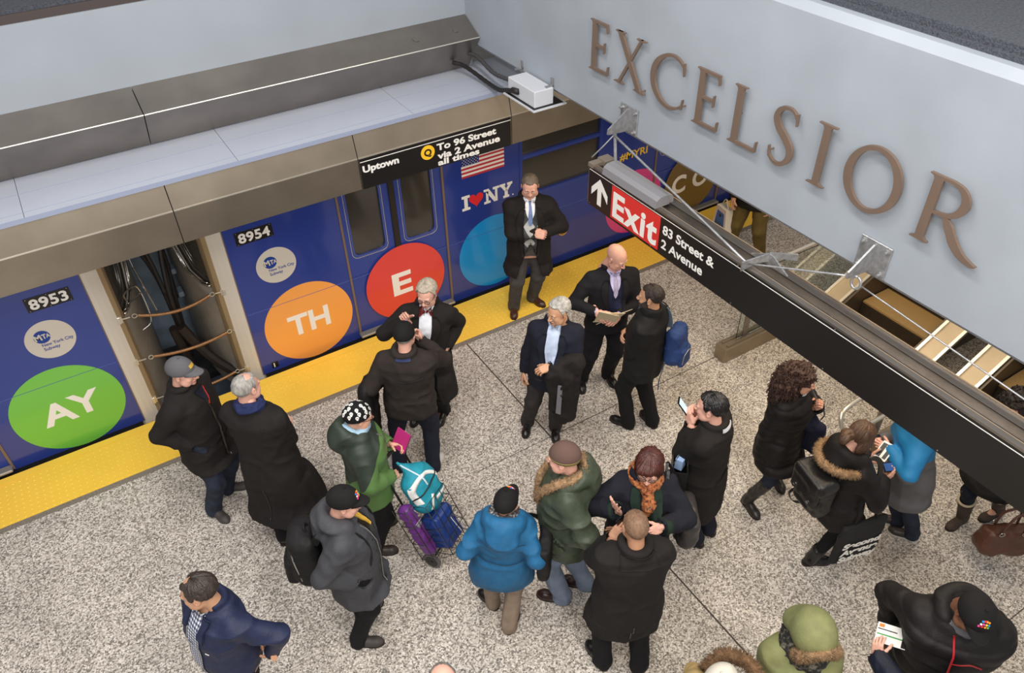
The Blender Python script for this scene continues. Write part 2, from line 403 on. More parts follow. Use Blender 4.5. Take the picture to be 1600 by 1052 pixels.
def glyph(ch):
    if ch == 'E': return [stem(.07,.115,.07,.0), arm(.18,.52,1,-1,.05,.12), [(.18,.49),(.18,.54),(.42,.54),(.435,.62),(.455,.62),(.445,.41),(.425,.41),(.42,.49)], arm(.18,.58,0,1,.055,.13)], .6
    if ch == 'L': return [stem(.07,.115,.07,.07), arm(.18,.61,0,1,.055,.14)], .63
    if ch == 'I': return [stem(.12,.115,.1,.1)], .35
    if ch == 'X':
        return [[(.06,1),(.19,1),(.83,0),(.70,0)], [(.70,1),(.76,1),(.19,0),(.12,0)],
                [(.0,1),(.27,1),(.27,.985),(.18,.955),(.09,.955),(.0,.985)], [(.6,1),(.86,1),(.86,.985),(.76,.96),(.70,.96),(.6,.985)],
                [(.02,0),(.30,0),(.30,.015),(.2,.045),(.13,.045),(.02,.015)], [(.6,0),(.91,0),(.91,.015),(.82,.045),(.7,.045),(.6,.015)]], .91
    if ch == 'C':
        return [ribbon([(.83,.86),(.70,.95),(.52,.98),(.30,.90),(.13,.72),(.075,.5),(.13,.28),(.31,.09),(.54,.02),(.73,.06),(.86,.16)], [.035,.045,.05,.08,.115,.125,.115,.085,.06,.05,.03]),
                [(.80,.92),(.835,.93),(.85,.70),(.83,.70)], [(.835,.10),(.86,.08),(.885,.28),(.865,.28)]], .88
    if ch == 'S':
        return [ribbon([(.455,.86),(.38,.95),(.26,.975),(.13,.91),(.085,.77),(.16,.62),(.31,.49),(.43,.35),(.44,.19),(.34,.055),(.2,.025),(.09,.09),(.045,.18)], [.035,.04,.05,.085,.11,.12,.125,.12,.10,.07,.05,.04,.03]),
                [(.43,.93),(.47,.95),(.475,.75),(.455,.75)], [(.025,.26),(.045,.26),(.085,.08),(.05,.08)]], .54
    if ch == 'O':
        o = circ(1, 64); a = math.radians(12)
        outer = [(.465+.465*x, .5+.515*y) for x, y in o]
        inner = [(.465+.345*x*math.cos(a)-.45*y*math.sin(a)*.45, .5+.455*y*math.cos(a)+.345*x*math.sin(a)*.5) for x, y in o]
        return [[outer, inner[::-1]]], .93
    if ch == 'R':
        return [stem(.07,.125,.07,.07), ribbon([(.18,.975),(.36,.97),(.50,.90),(.565,.75),(.51,.59),(.38,.50),(.19,.475)], [.045,.05,.085,.12,.10,.055,.04]),
                ribbon([(.36,.49),(.46,.36),(.60,.17),(.74,.055),(.90,.0),(.97,.005)], [.06,.115,.125,.10,.06,.015])], .95
order = ['first letter E', 'letter X of two crossed strokes', 'open round letter C', 'second letter E', 'letter L with one foot', 'curved letter S', 'letter I, a single upright', 'closed round letter O', 'letter R']
spans = [(-1.806,-2.05),(-2.118,-2.49),(-2.54,-2.9),(-3.012,-3.256),(-3.363,-3.618),(-3.70,-3.92),(-4.037,-4.18),(-4.282,-4.656),(-4.78,-5.165)]
for ch, (ya, yb), d in zip('EXCELSIOR', spans, order):
    polys, wd = glyph(ch); mb = MB(); H = .385; sx_ = (ya-yb)/wd
    for qi, q in enumerate(polys): mb.prism(q, frm((3.772+.0009*qi,ya,3.372),(0,-sx_,0),(0,0,H),(-1,0,0)), .02)
    for q in polys[:1]:
        l0 = q[0] if isinstance(q[0], list) else q
        u0, v0 = l0[len(l0)//2]; mb.disc((3.765, ya-sx_*(.13 if ch in 'ELR' else .18 if ch == 'I' else u0), 3.372+H*(.5 if ch in 'ELRI' else min(.95, max(.05, v0)))), .006, (1,0,0), .04, 8)
    tag(mb.build('wall_letter', M_bronze), 'brown bronze '+d+' of EXCELSIOR on the grey beam', 'letter', 'bronze letters of the word on the beam')
# ================================================================== subway cars
FT = lambda x, z, y=.1: frm((x,y,z),(1,0,0),(0,0,1),(0,-1,0))
def hole(x0, x1, z0, z1, r=.07): return rrect(x1-x0, z1-z0, r, 5, ((x0+x1)/2, (z0+z1)/2))
def ringp(mb, x0, x1, z0, z1, w, fr, t, m=0, r=.07):
    mb.prism([rrect(x1-x0+2*w, z1-z0+2*w, r+w, 6, ((x0+x1)/2, (z0+z1)/2)), rrect(x1-x0, z1-z0, r, 6, ((x0+x1)/2, (z0+z1)/2))[::-1]], fr, t, m)
def decal(car, name, cx, cz, r, color, letters, y=.0995, lab=None, rz=None):
    mb = MB(); mb.prism(circ(r, 72, rz or r, (cx, cz)), FT(0,0,y), .0022)
    d = mb.build(name, color, car)
    if lab: d['label'] = lab
    if letters:
        mb = MB()
        for s, x, z, h, wfit in letters: text(mb, s, FT(x, z, y-.0022), h, .0012, .03, fit=wfit)
        mb.build('lettering', M_wht, d)
    return d
def mta(car, cx, cz, r=.205):
    d = decal(car, 'round_logo_decal', cx, cz, r, mat('logo_cream', L(205,196,184), .4), None, lab='cream round decal')
    mb = MB(); mb.prism(circ(.068, 36, None, (cx-.055, cz+.05)), FT(0,0,.0972), .0012); c2 = mb.build('logo_disc', mat('logo_blue', L(22,58,140), .4), d)
    mb = MB(); text(mb, 'M', FT(cx-.115,cz+.022,.0959), .062, .001, .04, fit=.058, shear=-.12); text(mb, 'T', FT(cx-.055,cz+.028,.0959), .05, .001, .04, fit=.036); text(mb, 'A', FT(cx-.022,cz+.033,.0959), .04, .001, .04, fit=.034)
    mb.build('logo_letters', mat('logo_cream', L(205,196,184), .4), d)
    mb = MB(); text(mb, 'New York City', FT(cx-.085,cz-.055,.0972), .034, .0012, .015, fit=.262); text(mb, 'Subway', FT(cx-.085,cz-.103,.0972), .034, .0012, .015, fit=.135)
    mb.build('lettering', mat('logo_blue', L(22,58,140), .4), d)
def plate(car, x, z, s, w=.37, h=.145):
    mb = MB(); mb.prism(rrect(w, h, .004, 2, (x, z)), FT(0,0,.0995), .004)
    for u in (-.45, 0, .45):
        for v in (-.42, .42): mb.disc((x+u*w, .0955, z+v*h), .004, (0,-1,0), .002, 8, 1)
    d = mb.build('number_plate', [M_blk, M_galv], car)
    mb = MB(); text(mb, s, FT(x-w*.42, z-.05, .0955), .102, .0015, .03, 1.06, fit=w*.84); mb.build('lettering', M_wht, d)
def door(car, x0, x1, lab=None):
    xm = (x0+x1)/2
    for k, (a, c) in enumerate(((x0+.012, xm-.03), (xm+.03, x1-.012))):
        mb = MB(); wx0 = a+.085 if k == 0 else c-.455+.085-.01; wx1 = wx0+.36
        wx0, wx1 = (a+.085, a+.445) if k == 0 else (c-.47, c-.125)
        mb.prism([[(a,.03),(c,.03),(c,1.99),(a,1.99)], hole(wx0, wx1, 1.06, 1.86)[::-1]], FT(0,0,.125), .018)
        lf = mb.build('door_leaf', M_blued, car)
        mb = MB(); ringp(mb, wx0, wx1, 1.06, 1.86, .022, FT(0,0,.108), .008); mb.build('window_frame', mat('blue_frame', L(60,76,150), .25, coat=.4), lf)
        mb = MB(); ringp(mb, wx0-.026, wx1+.026, 1.034, 1.886, .006, FT(0,0,.108), .005); mb.build('window_trim', M_ssb, lf)
        mb = MB(); mb.box((wx0-.01,.128,1.05),(wx1+.01,.134,1.87)); mb.build('window_pane', M_glass, lf)
    mb = MB(); mb.box((xm-.034,.085,.02),(xm+.034,.14,1.99), bev=.008); mb.build('door_seal', M_rub, car)
    for x in (x0, x1): mb = MB(); mb.box((x-.012,.088,.0),(x+.012,.13,2.0)); mb.build('door_post', mat('brown_seal', L(120,100,84), .5), car)
    mb = MB(); mb.box((x0-.02,.012,.028),(x1+.0,.10,.058), bev=.008)
    for i in range(10): mb.box((x0, .02+.008*i,.058),(x1-.02,.0235+.008*i,.0605))
    mb.build('door_sill', mat('grey_ribbed_sill', L(150,144,138), .4, metal=.5), car)
def make_car(name, label, xs, xe, doors, wins, sgn):
    car = empty(name, ((xs+xe)/2, .1, 0)); car.location = (0,0,0); tag(car, label, 'subway train car')
    holes = [[(a,.0),(b_,.0),(b_,2.0),(a,2.0)] for a, b_ in doors]
    segs = []; cur = xs
    mb = MB()
    for a, b_ in doors+[(xe, None)]:
        wh = [hole(*w_)[::-1] for w_ in wins if cur < w_[0] < a]
        mb.prism([[(cur,-.02),(a,-.02),(a,2.3),(cur,2.3)]]+wh, FT(0,0,.13), .03)
        if b_: mb.box((a,.1,2.0),(b_,.13,2.3)); mb.box((a,.1,-.02),(b_,.13,.03)); cur = b_
    mb.build('side_panel', M_blue, car)
    mb = MB(); cl = (xs, xe)
    mb.box((min(xs,xe),.1,2.3),(max(xs,xe),3.1,2.42)); mb.box((xs+.02,.135,-.25),(xe-.02,3.0,-.03)); mb.box((xs+.4,3.0,-.03),(xe-.4,3.08,2.3))
    mb.build('body_shell', M_carend, car)
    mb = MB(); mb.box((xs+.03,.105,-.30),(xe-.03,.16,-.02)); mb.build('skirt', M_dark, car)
    mb = MB(); mb.box((xs+.02,.0965,.798),(xe-.02,.101,.803)); mb.box((xs+.02,.098,.79),(xe-.02,.1005,.797)); mb.build('crease_line', mat('blue_crease', L(70,84,156), .3), car)
    for a, b_ in doors: door(car, a, b_)
    for (a, b_, z0, z1) in wins:
        mb = MB(); ringp(mb, a, b_, z0, z1, .03, FT(0,0,.1), .008); mb.box((a,.094,1.585),(b_,.13,1.635))
        wf = mb.build('window_frame', M_blued, car)
        mb = MB(); ringp(mb, a-.032, b_+.032, z0-.032, z1+.032, .006, FT(0,0,.1), .006); mb.box((a+.01,.090,1.60),(b_-.01,.096,1.612)); mb.build('window_trim', mat('blue_frame', L(60,76,150), .25, coat=.4), wf)
        mb = MB(); mb.box((a-.01,.134,z0-.01),(b_+.01,.14,z1+.01)); mb.build('window_pane', M_glass, wf)
    # the car's end: rounded corner, end wall, dark window, grab bars
    e0 = xe if sgn > 0 else xs
    prof = [(0,.10),(.045,.104),(.10,.125),(.145,.15),(.185,.20),(.20,.27),(.205,.36)]
    for nm, m_, a, c in (('corner_post', M_cream, 0, 3), ('corner_edge', M_tan, 3, 6)):
        mb = MB(); pp = prof[a:c+1]
        o1 = [(e0+sgn*x, y) for x, y in pp]; o2 = [(e0+sgn*(x-.025), y+.03) for x, y in pp]; loop = o1+o2[::-1]
        mb.prism(loop, frm((0,0,-.25),(1,0,0),(0,1,0),(0,0,1)), 2.55); mb.build(nm, m_, car)
    mb = MB(); mb.box((e0-.004*sgn,.096,-.02),(e0+.006*sgn,.101,2.3)); mb.build('corner_seal', mat('brown_seal', L(120,100,84), .5), car)
    mb = MB(); xw = e0+sgn*.195
    wl = [[(.3,-.25),(2.9,-.25),(2.9,2.4),(.3,2.4)], hole(.40,.88,1.12,2.1,.1)[::-1]]
    mb.prism(wl, frm((xw-sgn*.03,0,0),(0,1,0),(0,0,1),(sgn,0,0)), .03); ew = mb.build('end_wall', M_carend, car)
    mb = MB(); mb.box((xw-sgn*.045,.38,1.1),(xw-sgn*.035,.9,2.12)); mb.build('end_window', M_glass, ew)
    pb = spline([(e0+sgn*x, y, 0) for x, y in ((.200,.355),(.265,.45),(.335,.60),(.385,.80),(.415,1.08),(.425,1.38))], 4); nb = len(pb); u = np.linspace(0, 1, nb); zt = np.interp(u, [0,.2,.4,.6,.8,1], [1.12,1.13,1.22,1.5,2.0,2.3])
    nz = 10; V = np.array([(pb[i][0], pb[i][1], -.3+(zt[i]+.3)*k/nz) for i in range(nb) for k in range(nz+1)]); W_ = V-np.array((sgn*.02,0,0)); q = np.arange(nb*(nz+1)).reshape(nb, nz+1); f = np.stack([q[:-1,:-1], q[1:,:-1], q[1:,1:], q[:-1,1:]], 2).reshape(-1, 4); ed = np.stack([q[:-1,-1], q[1:,-1], q[1:,-1]+len(V), q[:-1,-1]+len(V)], 1)
    mk('end_panel', np.vstack([V, W_]), [np.vstack([f, f[:,::-1]+len(V), ed])], M_carend, car)
    mb = MB(); mb.tube([(pb[i][0]+sgn*.012, pb[i][1]-.012, zt[i]) for i in range(nb)], .014, 8); mb.tube([(pb[i][0]+sgn*.03, pb[i][1]-.02, zt[i]+.05) for i in range(nb)], .007, 8); mb.build('window_rail', M_chrome, car, True)
    V = np.array([(pb[i][0]-sgn*.03, pb[i][1]+.01, z) for i in range(nb) for z in (.9, 2.35)]); W_ = V-np.array((sgn*.006,0,0)); q = np.arange(nb*2).reshape(nb, 2); f = np.stack([q[:-1,0], q[1:,0], q[1:,1], q[:-1,1]], 1)
    mk('end_glass', np.vstack([V, W_]), [np.vstack([f, f[:,::-1]+len(V)])], M_glass, car)
    return car
car_a = make_car('subway_car', 'blue wrapped subway car numbered 8953 with the green AY disc', -7.2, -.33, [(-2.78,-1.55)], [(-4.9,-3.8,1.13,1.86)], 1)
car_b = make_car('subway_car', 'blue wrapped subway car numbered 8954 with a flag and open corner gap at its end', .93, 12.5, [(2.09,3.285),(6.33,7.53)], [(4.305,5.40,1.13,1.86),(8.4,9.5,1.13,1.86)], -1)
car_b['label'] = 'blue wrapped subway car numbered 8954 with the orange TH disc and a flag'
plate(car_a, -.63, 1.665, '8953'); mta(car_a, -.757, 1.27)
decal(car_a, 'round_decal', -.887, .465, .497, mat('green_vinyl', L(116,192,72), .28, coat=.4), [('A', -1.14, .33, .255, .30), ('Y', -.88, .345, .255, .28)], lab='green disc decal')
decal(car_a, 'round_decal', -2.16, .465, .49, mat('brown_vinyl', L(110,92,76), .3, coat=.4), None, y=.085, lab='brown disc decal')
plate(car_b, 1.222, 1.685, '8954'); mta(car_b, 1.357, 1.275)
decal(car_b, 'round_decal', 1.555, .465, .493, mat('orange_vinyl', L(246,164,78), .28, coat=.4), [('TH', 1.32, .345, .26, .46)], lab='orange disc decal')
decal(car_b, 'round_decal', 2.72, .54, .488, mat('red_disc_vinyl', L(222,66,58), .28, coat=.4), [('E', 2.55, .40, .29, .24)], y=.0838, lab='red disc decal')
decal(car_b, 'round_decal', 3.905, .515, .485, mat('sky_blue_vinyl', L(22,146,216), .28, coat=.4), None, lab='sky blue disc decal')
decal(car_b, 'round_decal', 6.02, .50, .455, mat('pink_vinyl', L(214,66,140), .28, coat=.4), None, lab='pink disc decal')
decal(car_b, 'round_decal', 7.0, .50, .47, mat('bronze_vinyl', L(116,92,48), .3, coat=.4), [('C', 6.66, .40, .26, .24), ('O', 7.02, .40, .26, .28)], y=.0838, lab='bronze disc decal')
mb = MB(); mb.prism([rrect(.085,.085,.0,1,(1.076,.058))][0] if False else [(1.04,.02),(1.112,.02),(1.112,.1),(1.04,.1)], FT(0,0,.0995), .002); pl = mb.build('car_end_number', M_blk, car_b)
mb = MB(); text(mb, '1', FT(1.062,.032,.0975), .055, .001, .03); mb.build('lettering', M_wht, pl)
# flag
mb = MB(); x0, x1, z0, z1 = 3.525, 4.07, 1.583, 1.895
for k in range(13): mb.box((x0, .0975, z0+(z1-z0)*k/13), (x1, .1, z0+(z1-z0)*(k+1)/13), 0 if k % 2 == 0 else 1)
cz = z0+(z1-z0)*6/13; mb.box((x0,.0965,cz),(x0+.225,.098,z1), 2)
for r_ in range(9):
    for c_ in range(6 if r_ % 2 == 0 else 5):
        sx0 = x0+.225*((c_*2+1+(r_ % 2))/12); sz0 = cz+(z1-cz)*(r_+.8)/9.6
        st = [(sx0+(.008 if q % 2 == 0 else .0033)*math.sin(q*PI/5), sz0+(.008 if q % 2 == 0 else .0033)*math.cos(q*PI/5)) for q in range(10)]
        mb.prism(st, FT(0,0,.0966), .0006, 1)
fl = mb.build('flag_decal', [mat('flag_red', L(196,48,60), .4), M_wht, mat('flag_blue', L(30,42,112), .4)], car_b)
fl['label'] = 'flag decal of stripes and stars'
# I heart NY
mb = MB(); H = .185; f0 = lambda x, z: frm((x,.1,z),(1,0,0),(0,0,1),(0,-1,0)); z0 = 1.18
def slab(x, w, h=H): return [(x-w,0),(x+w,0),(x+w,.03),(x+.022,.034),(x+.022,h-.034),(x+w,h-.03),(x+w,h),(x-w,h),(x-w,h-.03),(x-.022,h-.034),(x-.022,.034),(x-w,.03)]
mb.prism(slab(3.557,.052), f0(0,z0), .002)
xn = 3.83; mb.prism([(xn-.055,0),(xn+.055,0),(xn+.055,.028),(xn+.018,.03),(xn+.018,H-.03),(xn-.055,H-.028),(xn-.055,H-.028),(xn-.055,.028),(xn-.055,.028)], f0(0,z0), .002) if False else None
mb.prism([(3.79,0),(3.875,0),(3.875,.028),(3.848,.03),(3.848,.155),(3.818,.155),(3.818,.03),(3.79,.028)], f0(0,z0), .002)
mb.prism([(3.79,H),(3.855,H),(3.968,.0),(3.922,.0),(3.815,H-.028),(3.79,H-.028)], f0(0,z0), .002)
mb.prism([(3.91,H),(3.995,H),(3.995,H-.028),(3.968,H-.03),(3.968,0),(3.938,.05),(3.938,H-.03),(3.91,H-.028)], f0(0,z0), .002)
mb.prism([(4.045,0),(4.125,0),(4.125,.028),(4.107,.03),(4.107,.09),(4.065,.09),(4.065,.03),(4.045,.028)], f0(0,z0), .002)
mb.prism([(4.0,H),(4.075,H),(4.075,H-.028),(4.062,H-.03),(4.107,.085),(4.065,.085),(4.018,H-.03),(4.0,H-.028)], f0(0,z0), .002)
mb.prism([(4.10,H),(4.17,H),(4.17,H-.028),(4.155,H-.03),(4.107,.085),(4.08,.105),(4.118,H-.03),(4.10,H-.028)], f0(0,z0), .002)
mb.disc((4.175,.1,z0+.012), .009, (0,-1,0), .002)
mb.build('lettering', M_wht, car_b)
hp = []
for q in range(40):
    t = 2*PI*q/40; hp.append((.0058*16*math.sin(t)**3, .0058*(13*math.cos(t)-5*math.cos(2*t)-2*math.cos(3*t)-math.cos(4*t))))
mb = MB(); mb.prism(hp[::-1], f0(3.69,1.283), .002); mb.build('heart_decal', mat('heart_red', L(226,44,50), .4), car_b)
mb = MB(); text(mb, '#MYRI', frm((5.735,.1,1.155),(1,0,0),(0,0,1),(0,-1,0)), .10, .002, .02, fit=.44); mb.build('hashtag_lettering', mat('gold_vinyl', L(236,190,60), .4), car_b)
mb = MB(); ringp(mb, 4.84,4.95,.395,.505,.014, FT(0,0,.1), .012, 0, .054); mb.disc((4.895,.1,.45), .052, (0,-1,0), .006, 24, 1)
mb.build('marker_light', [mat('gold_ring', L(214,170,96), .35, metal=.5), mat('dull_gold', L(128,104,58), .4, metal=.4)], car_b)
# ---- between the cars: springs, cables, gear
def sprg(p0, p1, sag, lab):
    p0 = np.array(p0, float); p1 = np.array(p1, float); d = p1-p0
    a0 = p0+d*.17; a1 = p0+d*.86
    t = empty('barrier_spring', tuple(p0)); t.location = (0,0,0); tag(t, lab, 'spring', 'copper barrier springs across the car gap')
    n = 260; s = np.linspace(0, 1, n); C = a0+(a1-a0)*s[:,None]; C[:,2] -= sag*4*s*(1-s)
    V, F = tube(C, .0165+.0022*np.sin(s*2*PI*58), 10); mb = MB(); mb.add(V, F); mb.build('coil', M_copper, t, True)
    for q, a in ((p0, a0), (p1, a1)):
        u = (a-q)/np.linalg.norm(a-q); mb = MB(); mb.tube([q, q+(a-q)*.6], .007, 8)
        e0 = a-u*.026; mb.tube([e0+np.array((math.cos(k)*.022*u[0], 0, math.sin(k)*.022)) for k in np.linspace(0, 2*PI, 14)], .005, 6)
        s_ = 1 if u[0] > 0 else -1
        mb.box(q+np.array((-.03,-.012,-.035)), q+np.array((.03,.012,.035))); mb.box(q+np.array((-.012,-.03,-.03)), q+np.array((.012,.02,.03)))
        mb.build('end_bracket', M_ssb, t)
sprg((-.18,.16,1.195),(.80,.16,1.135), .075, 'topmost copper barrier spring across the gap between the cars')
sprg((-.20,.16,.67),(.86,.16,.64), .05, 'middle copper barrier spring, behind the grey baseball cap')
sprg((-.18,.16,.145),(.80,.16,.105), .05, 'lowest copper barrier spring, beside the balding grey head')
for i, (q, r_) in enumerate([([(.14,1.0,2.1),(.18,.92,1.6),(.27,.86,1.25),(.31,.82,.9),(.33,.8,.2)], .026), ([(.20,.95,2.1),(.24,.84,1.7),(.29,.76,1.3),(.31,.72,.95)], .022), ([(.47,1.0,2.1),(.45,.9,1.6),(.385,.8,1.25),(.345,.72,.9),(.335,.7,.1)], .026), ([(.42,1.1,2.1),(.42,1.0,1.6),(.44,.95,1.2),(.40,.9,.8),(.37,.88,.3)], .02), ([(.3,1.1,2.1),(.32,1.0,1.7),(.35,.95,1.35)], .018), ([(.46,1.12,2.1),(.46,1.08,1.5),(.44,1.02,1.1),(.42,.98,.7)], .017)]):
    mb = MB(); mb.tube(spline(q, 8), r_, 9); tag(mb.build('jumper_cable', M_cable, smooth=True), 'black jumper cable hanging in the gap between the cars', 'cable', 'black cables between the cars')
g = empty('car_coupling_gear', (.3,1.0,0), 0, 'dark coupler frame and red box deep between the two cars', 'coupler')
g.location = (0,0,0)
mb = MB(); mb.box((.13,1.12,1.72),(.24,1.3,1.95), bev=.02); mb.box((.36,1.15,1.75),(.46,1.3,1.95), bev=.02); mb.build('red_box', mat('red_box_paint', L(170,30,34), .5), g)
mb = MB(); mb.box((-.1,1.4,-.2),(.70,1.5,2.2)); mb.box((.44,.95,.7),(.50,1.1,.76), bev=.01); mb.box((.44,.95,1.0),(.50,1.1,1.06), bev=.01); mb.build('blue_grey_panel', mat('blue_grey_plate', L(112,128,144), .6, var=(6,.2)), g)
mb = MB(); mb.tube(spline([(.33,.55,.62),(.42,.52,.36),(.54,.46,.12),(.70,.40,-.10)], 6), .055, 8); mb.tube([(.26,.6,.6),(.30,.66,0),(.36,.7,-.9)], .05, 8); mb.build('rubber_bellows', M_rub, g)
mb = MB(); mb.box((-.1,.5,-.75),(.7,1.2,-.7)); mb.box((.1,.3,-.6),(.55,.5,-.5), bev=.02); mb.box((-.1,.12,-.5),(.72,.2,-.42), bev=.01); mb.build('coupler_frame', mat('blue_grey_steel', L(88,100,116), .5, metal=.1), g)
mb = MB(); mb.tube(spline([(-.05,.34,1.25),(-.06,.34,1.32),(.0,.36,1.36),(.08,.40,1.33),(.10,.40,1.1),(.08,.38,.92),(-.02,.34,.88)], 6), .008, 7); mb.tube([(-.05,.34,1.22),(.09,.39,1.26)], .007, 7); mb.tube([(.09,.62,1.9),(.11,.5,1.5),(.17,.45,.98)], .010, 7); mb.build('bent_handle', M_chrome, g)
# ================================================================== "Uptown" sign
s = empty('platform_sign', (2.99,-.5,2.16), 0, 'black Uptown Q sign to 96 Street on the stainless canopy', 'sign')
lo = np.array((2.99,-.5,2.16)); FS = lambda x, z, y=-.506: frm(np.array((x,y,z))-lo,(1,0,0),(0,0,1),(0,-1,0))
mb = MB(); mb.box(np.array((2.185,-.506,2.157))-lo, np.array((3.80,-.5,2.458))-lo)
for x in (2.25,2.7,3.3,3.74): mb.disc(np.array((x,-.506,2.172))-lo, .005, (0,-1,0), .002, 8)
mb.build('sign_panel', M_blk, s)
mb = MB(); mb.box(np.array((2.19,-.5075,2.425))-lo, np.array((3.798,-.506,2.432))-lo)
text(mb, 'Uptown', FS(2.205,2.322), .066, .0012, .04, fit=.365)
text(mb, 'To 96 Street', FS(2.97,2.33), .066, .0012, .035, fit=.66); text(mb, 'via 2 Avenue', FS(2.97,2.24), .066, .0012, .035, fit=.70); text(mb, 'all times', FS(2.97,2.152+.02), .060, .0012, .035, fit=.46)
mb.build('lettering', M_wht, s)
mb = MB(); mb.prism(circ(.073, 40, None, (2.872,2.338)), FS(0,0), .0015); q = mb.build('route_disc', mat('route_yellow', L(250,196,44), .4), s)
mb = MB(); text(mb, 'Q', FS(2.832,2.305,-.5075), .068, .001, .04, fit=.08); mb.build('lettering', M_blk, q)
# ================================================================== junction box and its cables
s = empty('junction_box', (3.68,-1.05,2.87), 0, 'white junction box hung under the beam end above the Uptown sign', 'junction box'); lo = np.array((3.68,-1.05,2.87))
mb = MB(); mb.box(np.array((3.585,-1.27,2.872))-lo, np.array((3.785,-.83,3.02))-lo, bev=.006); mb.build('box', M_white, s)
mb = MB(); mb.box(np.array((3.55,-1.31,2.855))-lo, np.array((3.90,-.80,2.868))-lo); mb.build('lid', M_white, s)
mb = MB(); mb.box(np.array((3.565,-1.29,2.868))-lo, np.array((3.88,-.81,2.872))-lo); mb.build('gasket', M_blk, s)
for y in (-1.24,-.74):
    mb = MB(); mb.box(np.array((3.79,y-.015,2.93))-lo, np.array((3.798,y+.015,3.09))-lo); mb.box(np.array((3.72,y-.015,3.02))-lo, np.array((3.798,y+.015,3.03))-lo); mb.tube([np.array((3.775,y,3.0))-lo, np.array((3.775,y,3.1))-lo], .006, 8); mb.build('hanger', M_galv, s)
def cable(name, pts, r, m_, lab, group=None, n=8, cat='cable'):
    mb = MB(); mb.tube(spline(pts, 8), r, n); return tag(mb.build(name, m_, smooth=True), lab, cat, group)
mb = MB(); P = spline([(3.56,.18,2.84),(3.62,.05,2.83),(3.66,-.3,2.78),(3.61,-.62,2.82),(3.575,-.85,2.9),(3.57,-1.0,2.94)], 14)
V, F = tube(P, .021+.0015*np.sin(np.arange(len(P))*1.9), 9); mb.add(V, F); mb.tube([(3.572,-.93,2.93),(3.572,-1.02,2.945)], .028, 10)
tag(mb.build('flexible_conduit', M_cable, smooth=True), 'black flexible conduit curving into the front of the junction box', 'cable')
mb = MB(); P = spline([(3.72,.2,2.9),(3.76,.05,2.9),(3.73,-.3,2.86),(3.7,-.6,2.9),(3.69,-.84,2.95)], 14); V, F = tube(P, .02+.002*np.sin(np.arange(len(P))*1.9), 9); mb.add(V, F)
tag(mb.build('flexible_conduit', mat('dark_grey_conduit', L(84,82,84), .45, metal=.3), smooth=True), 'grey ribbed flexible conduit behind the black one at the beam end', 'cable')
# ================================================================== Exit sign
s = empty('exit_sign', (3.6,-4.4,2.44), 0, 'long black hanging sign with the red Exit panel and a white arrow', 'sign'); lo = np.array((3.6,-4.4,2.44))
SQ = lambda q: np.array((3.47+(q[0]-3.47)*.665 if q[0] > 3.483 else q[0], q[1], 2.79+(q[2]-2.79)*.3 if q[2] > 2.79 else q[2]))
B = lambda mb, a, c, m=0, bev=0: mb.box(SQ(a)-lo, SQ(c)-lo, m, None, bev)
FE = lambda y, z, x=3.47: frm(np.array((x,y,z))-lo,(0,-1,0),(0,0,1),(-1,0,0))
mb = MB(); B(mb, (3.47,-7.2,2.44), (3.482,-2.25,2.775)); B(mb, (3.742,-7.2,2.44), (3.754,-2.25,2.775)); 
for y in (-2.27,-3.05,-3.9,-4.7,-5.5): 
    for z in (2.455,2.768): mb.disc(np.array((3.47,y,z))-lo, .004, (-1,0,0), .002, 8, 1)
mb.build('sign_panel', [M_blk, M_galv], s)
mb = MB(); B(mb, (3.4685,-7.2,2.752), (3.47,-2.255,2.757)); mb.build('white_line', M_wht, s)
mb = MB(); B(mb, (3.467,-3.127,2.462), (3.47,-2.552,2.744)); rp = mb.build('red_panel', M_red, s)
mb = MB(); text(mb, 'Exit', FE(-2.575,2.49,3.467), .215, .0012, .032, 1.12, fit=.53); mb.build('exit_lettering', M_wht, rp)
mb = MB(); q = FE(-2.395,2.6); mb.prism([(-.026,-.115),(.026,-.115),(.026,.03),(.105,-.055),(.105,.012),(.0,.12),(-.105,.012),(-.105,-.055),(-.026,.03)], q, .0015); mb.build('arrow', M_wht, s)
mb = MB(); text(mb, '83 Street &', FE(-3.16,2.625), .075, .0012, .022, fit=.535); text(mb, '2 Avenue', FE(-3.16,2.505), .075, .0012, .022, fit=.44); mb.build('lettering', M_wht, s)
mb = MB(); B(mb, (3.47,-7.2,2.775), (3.55,-2.25,2.79), 0); B(mb, (3.55,-7.2,2.745),(3.66,-2.25,2.755)); B(mb, (3.545,-7.2,2.745),(3.553,-2.25,2.79)); B(mb, (3.655,-7.2,2.745),(3.663,-2.25,2.825)); B(mb,(3.655,-7.2,2.80),(3.754,-2.25,2.812)); B(mb,(3.745,-7.2,2.77),(3.756,-2.25,2.85)); B(mb,(3.47,-2.252,2.45),(3.754,-2.24,2.76))
mb.build('channel', M_ss, s)
mb = MB(); B(mb, (3.53,-7.2,2.7895),(3.536,-2.25,2.7925)); B(mb,(3.746,-7.2,2.85),(3.757,-2.25,2.853)); mb.build('channel_edge', mat('tan_edge', L(186,160,128), .4, metal=.5), s)
mb = MB(); B(mb, (3.465,-2.30,2.775),(3.60,-2.235,2.85)); B(mb, (3.60,-2.34,2.775),(3.75,-2.235,2.90)); mb.build('end_bracket', mat('warm_steel', L(172,160,144), .4, metal=.7), s)
for y in (-3.75,-4.55,-5.05,-5.6): 
    mb = MB(); B(mb, (3.60,y-.05,2.754),(3.606,y+.05,2.758)); mb.disc(np.array((3.559,y-.05,2.755))-lo, .006, (0,0,1), .006, 8); mb.build('joint_clip', M_galv, s)
mb = MB(); prof = [(0,0),(.17,0),(.17,.05),(.155,.07),(.10,.082),(.045,.078),(.012,.055)]
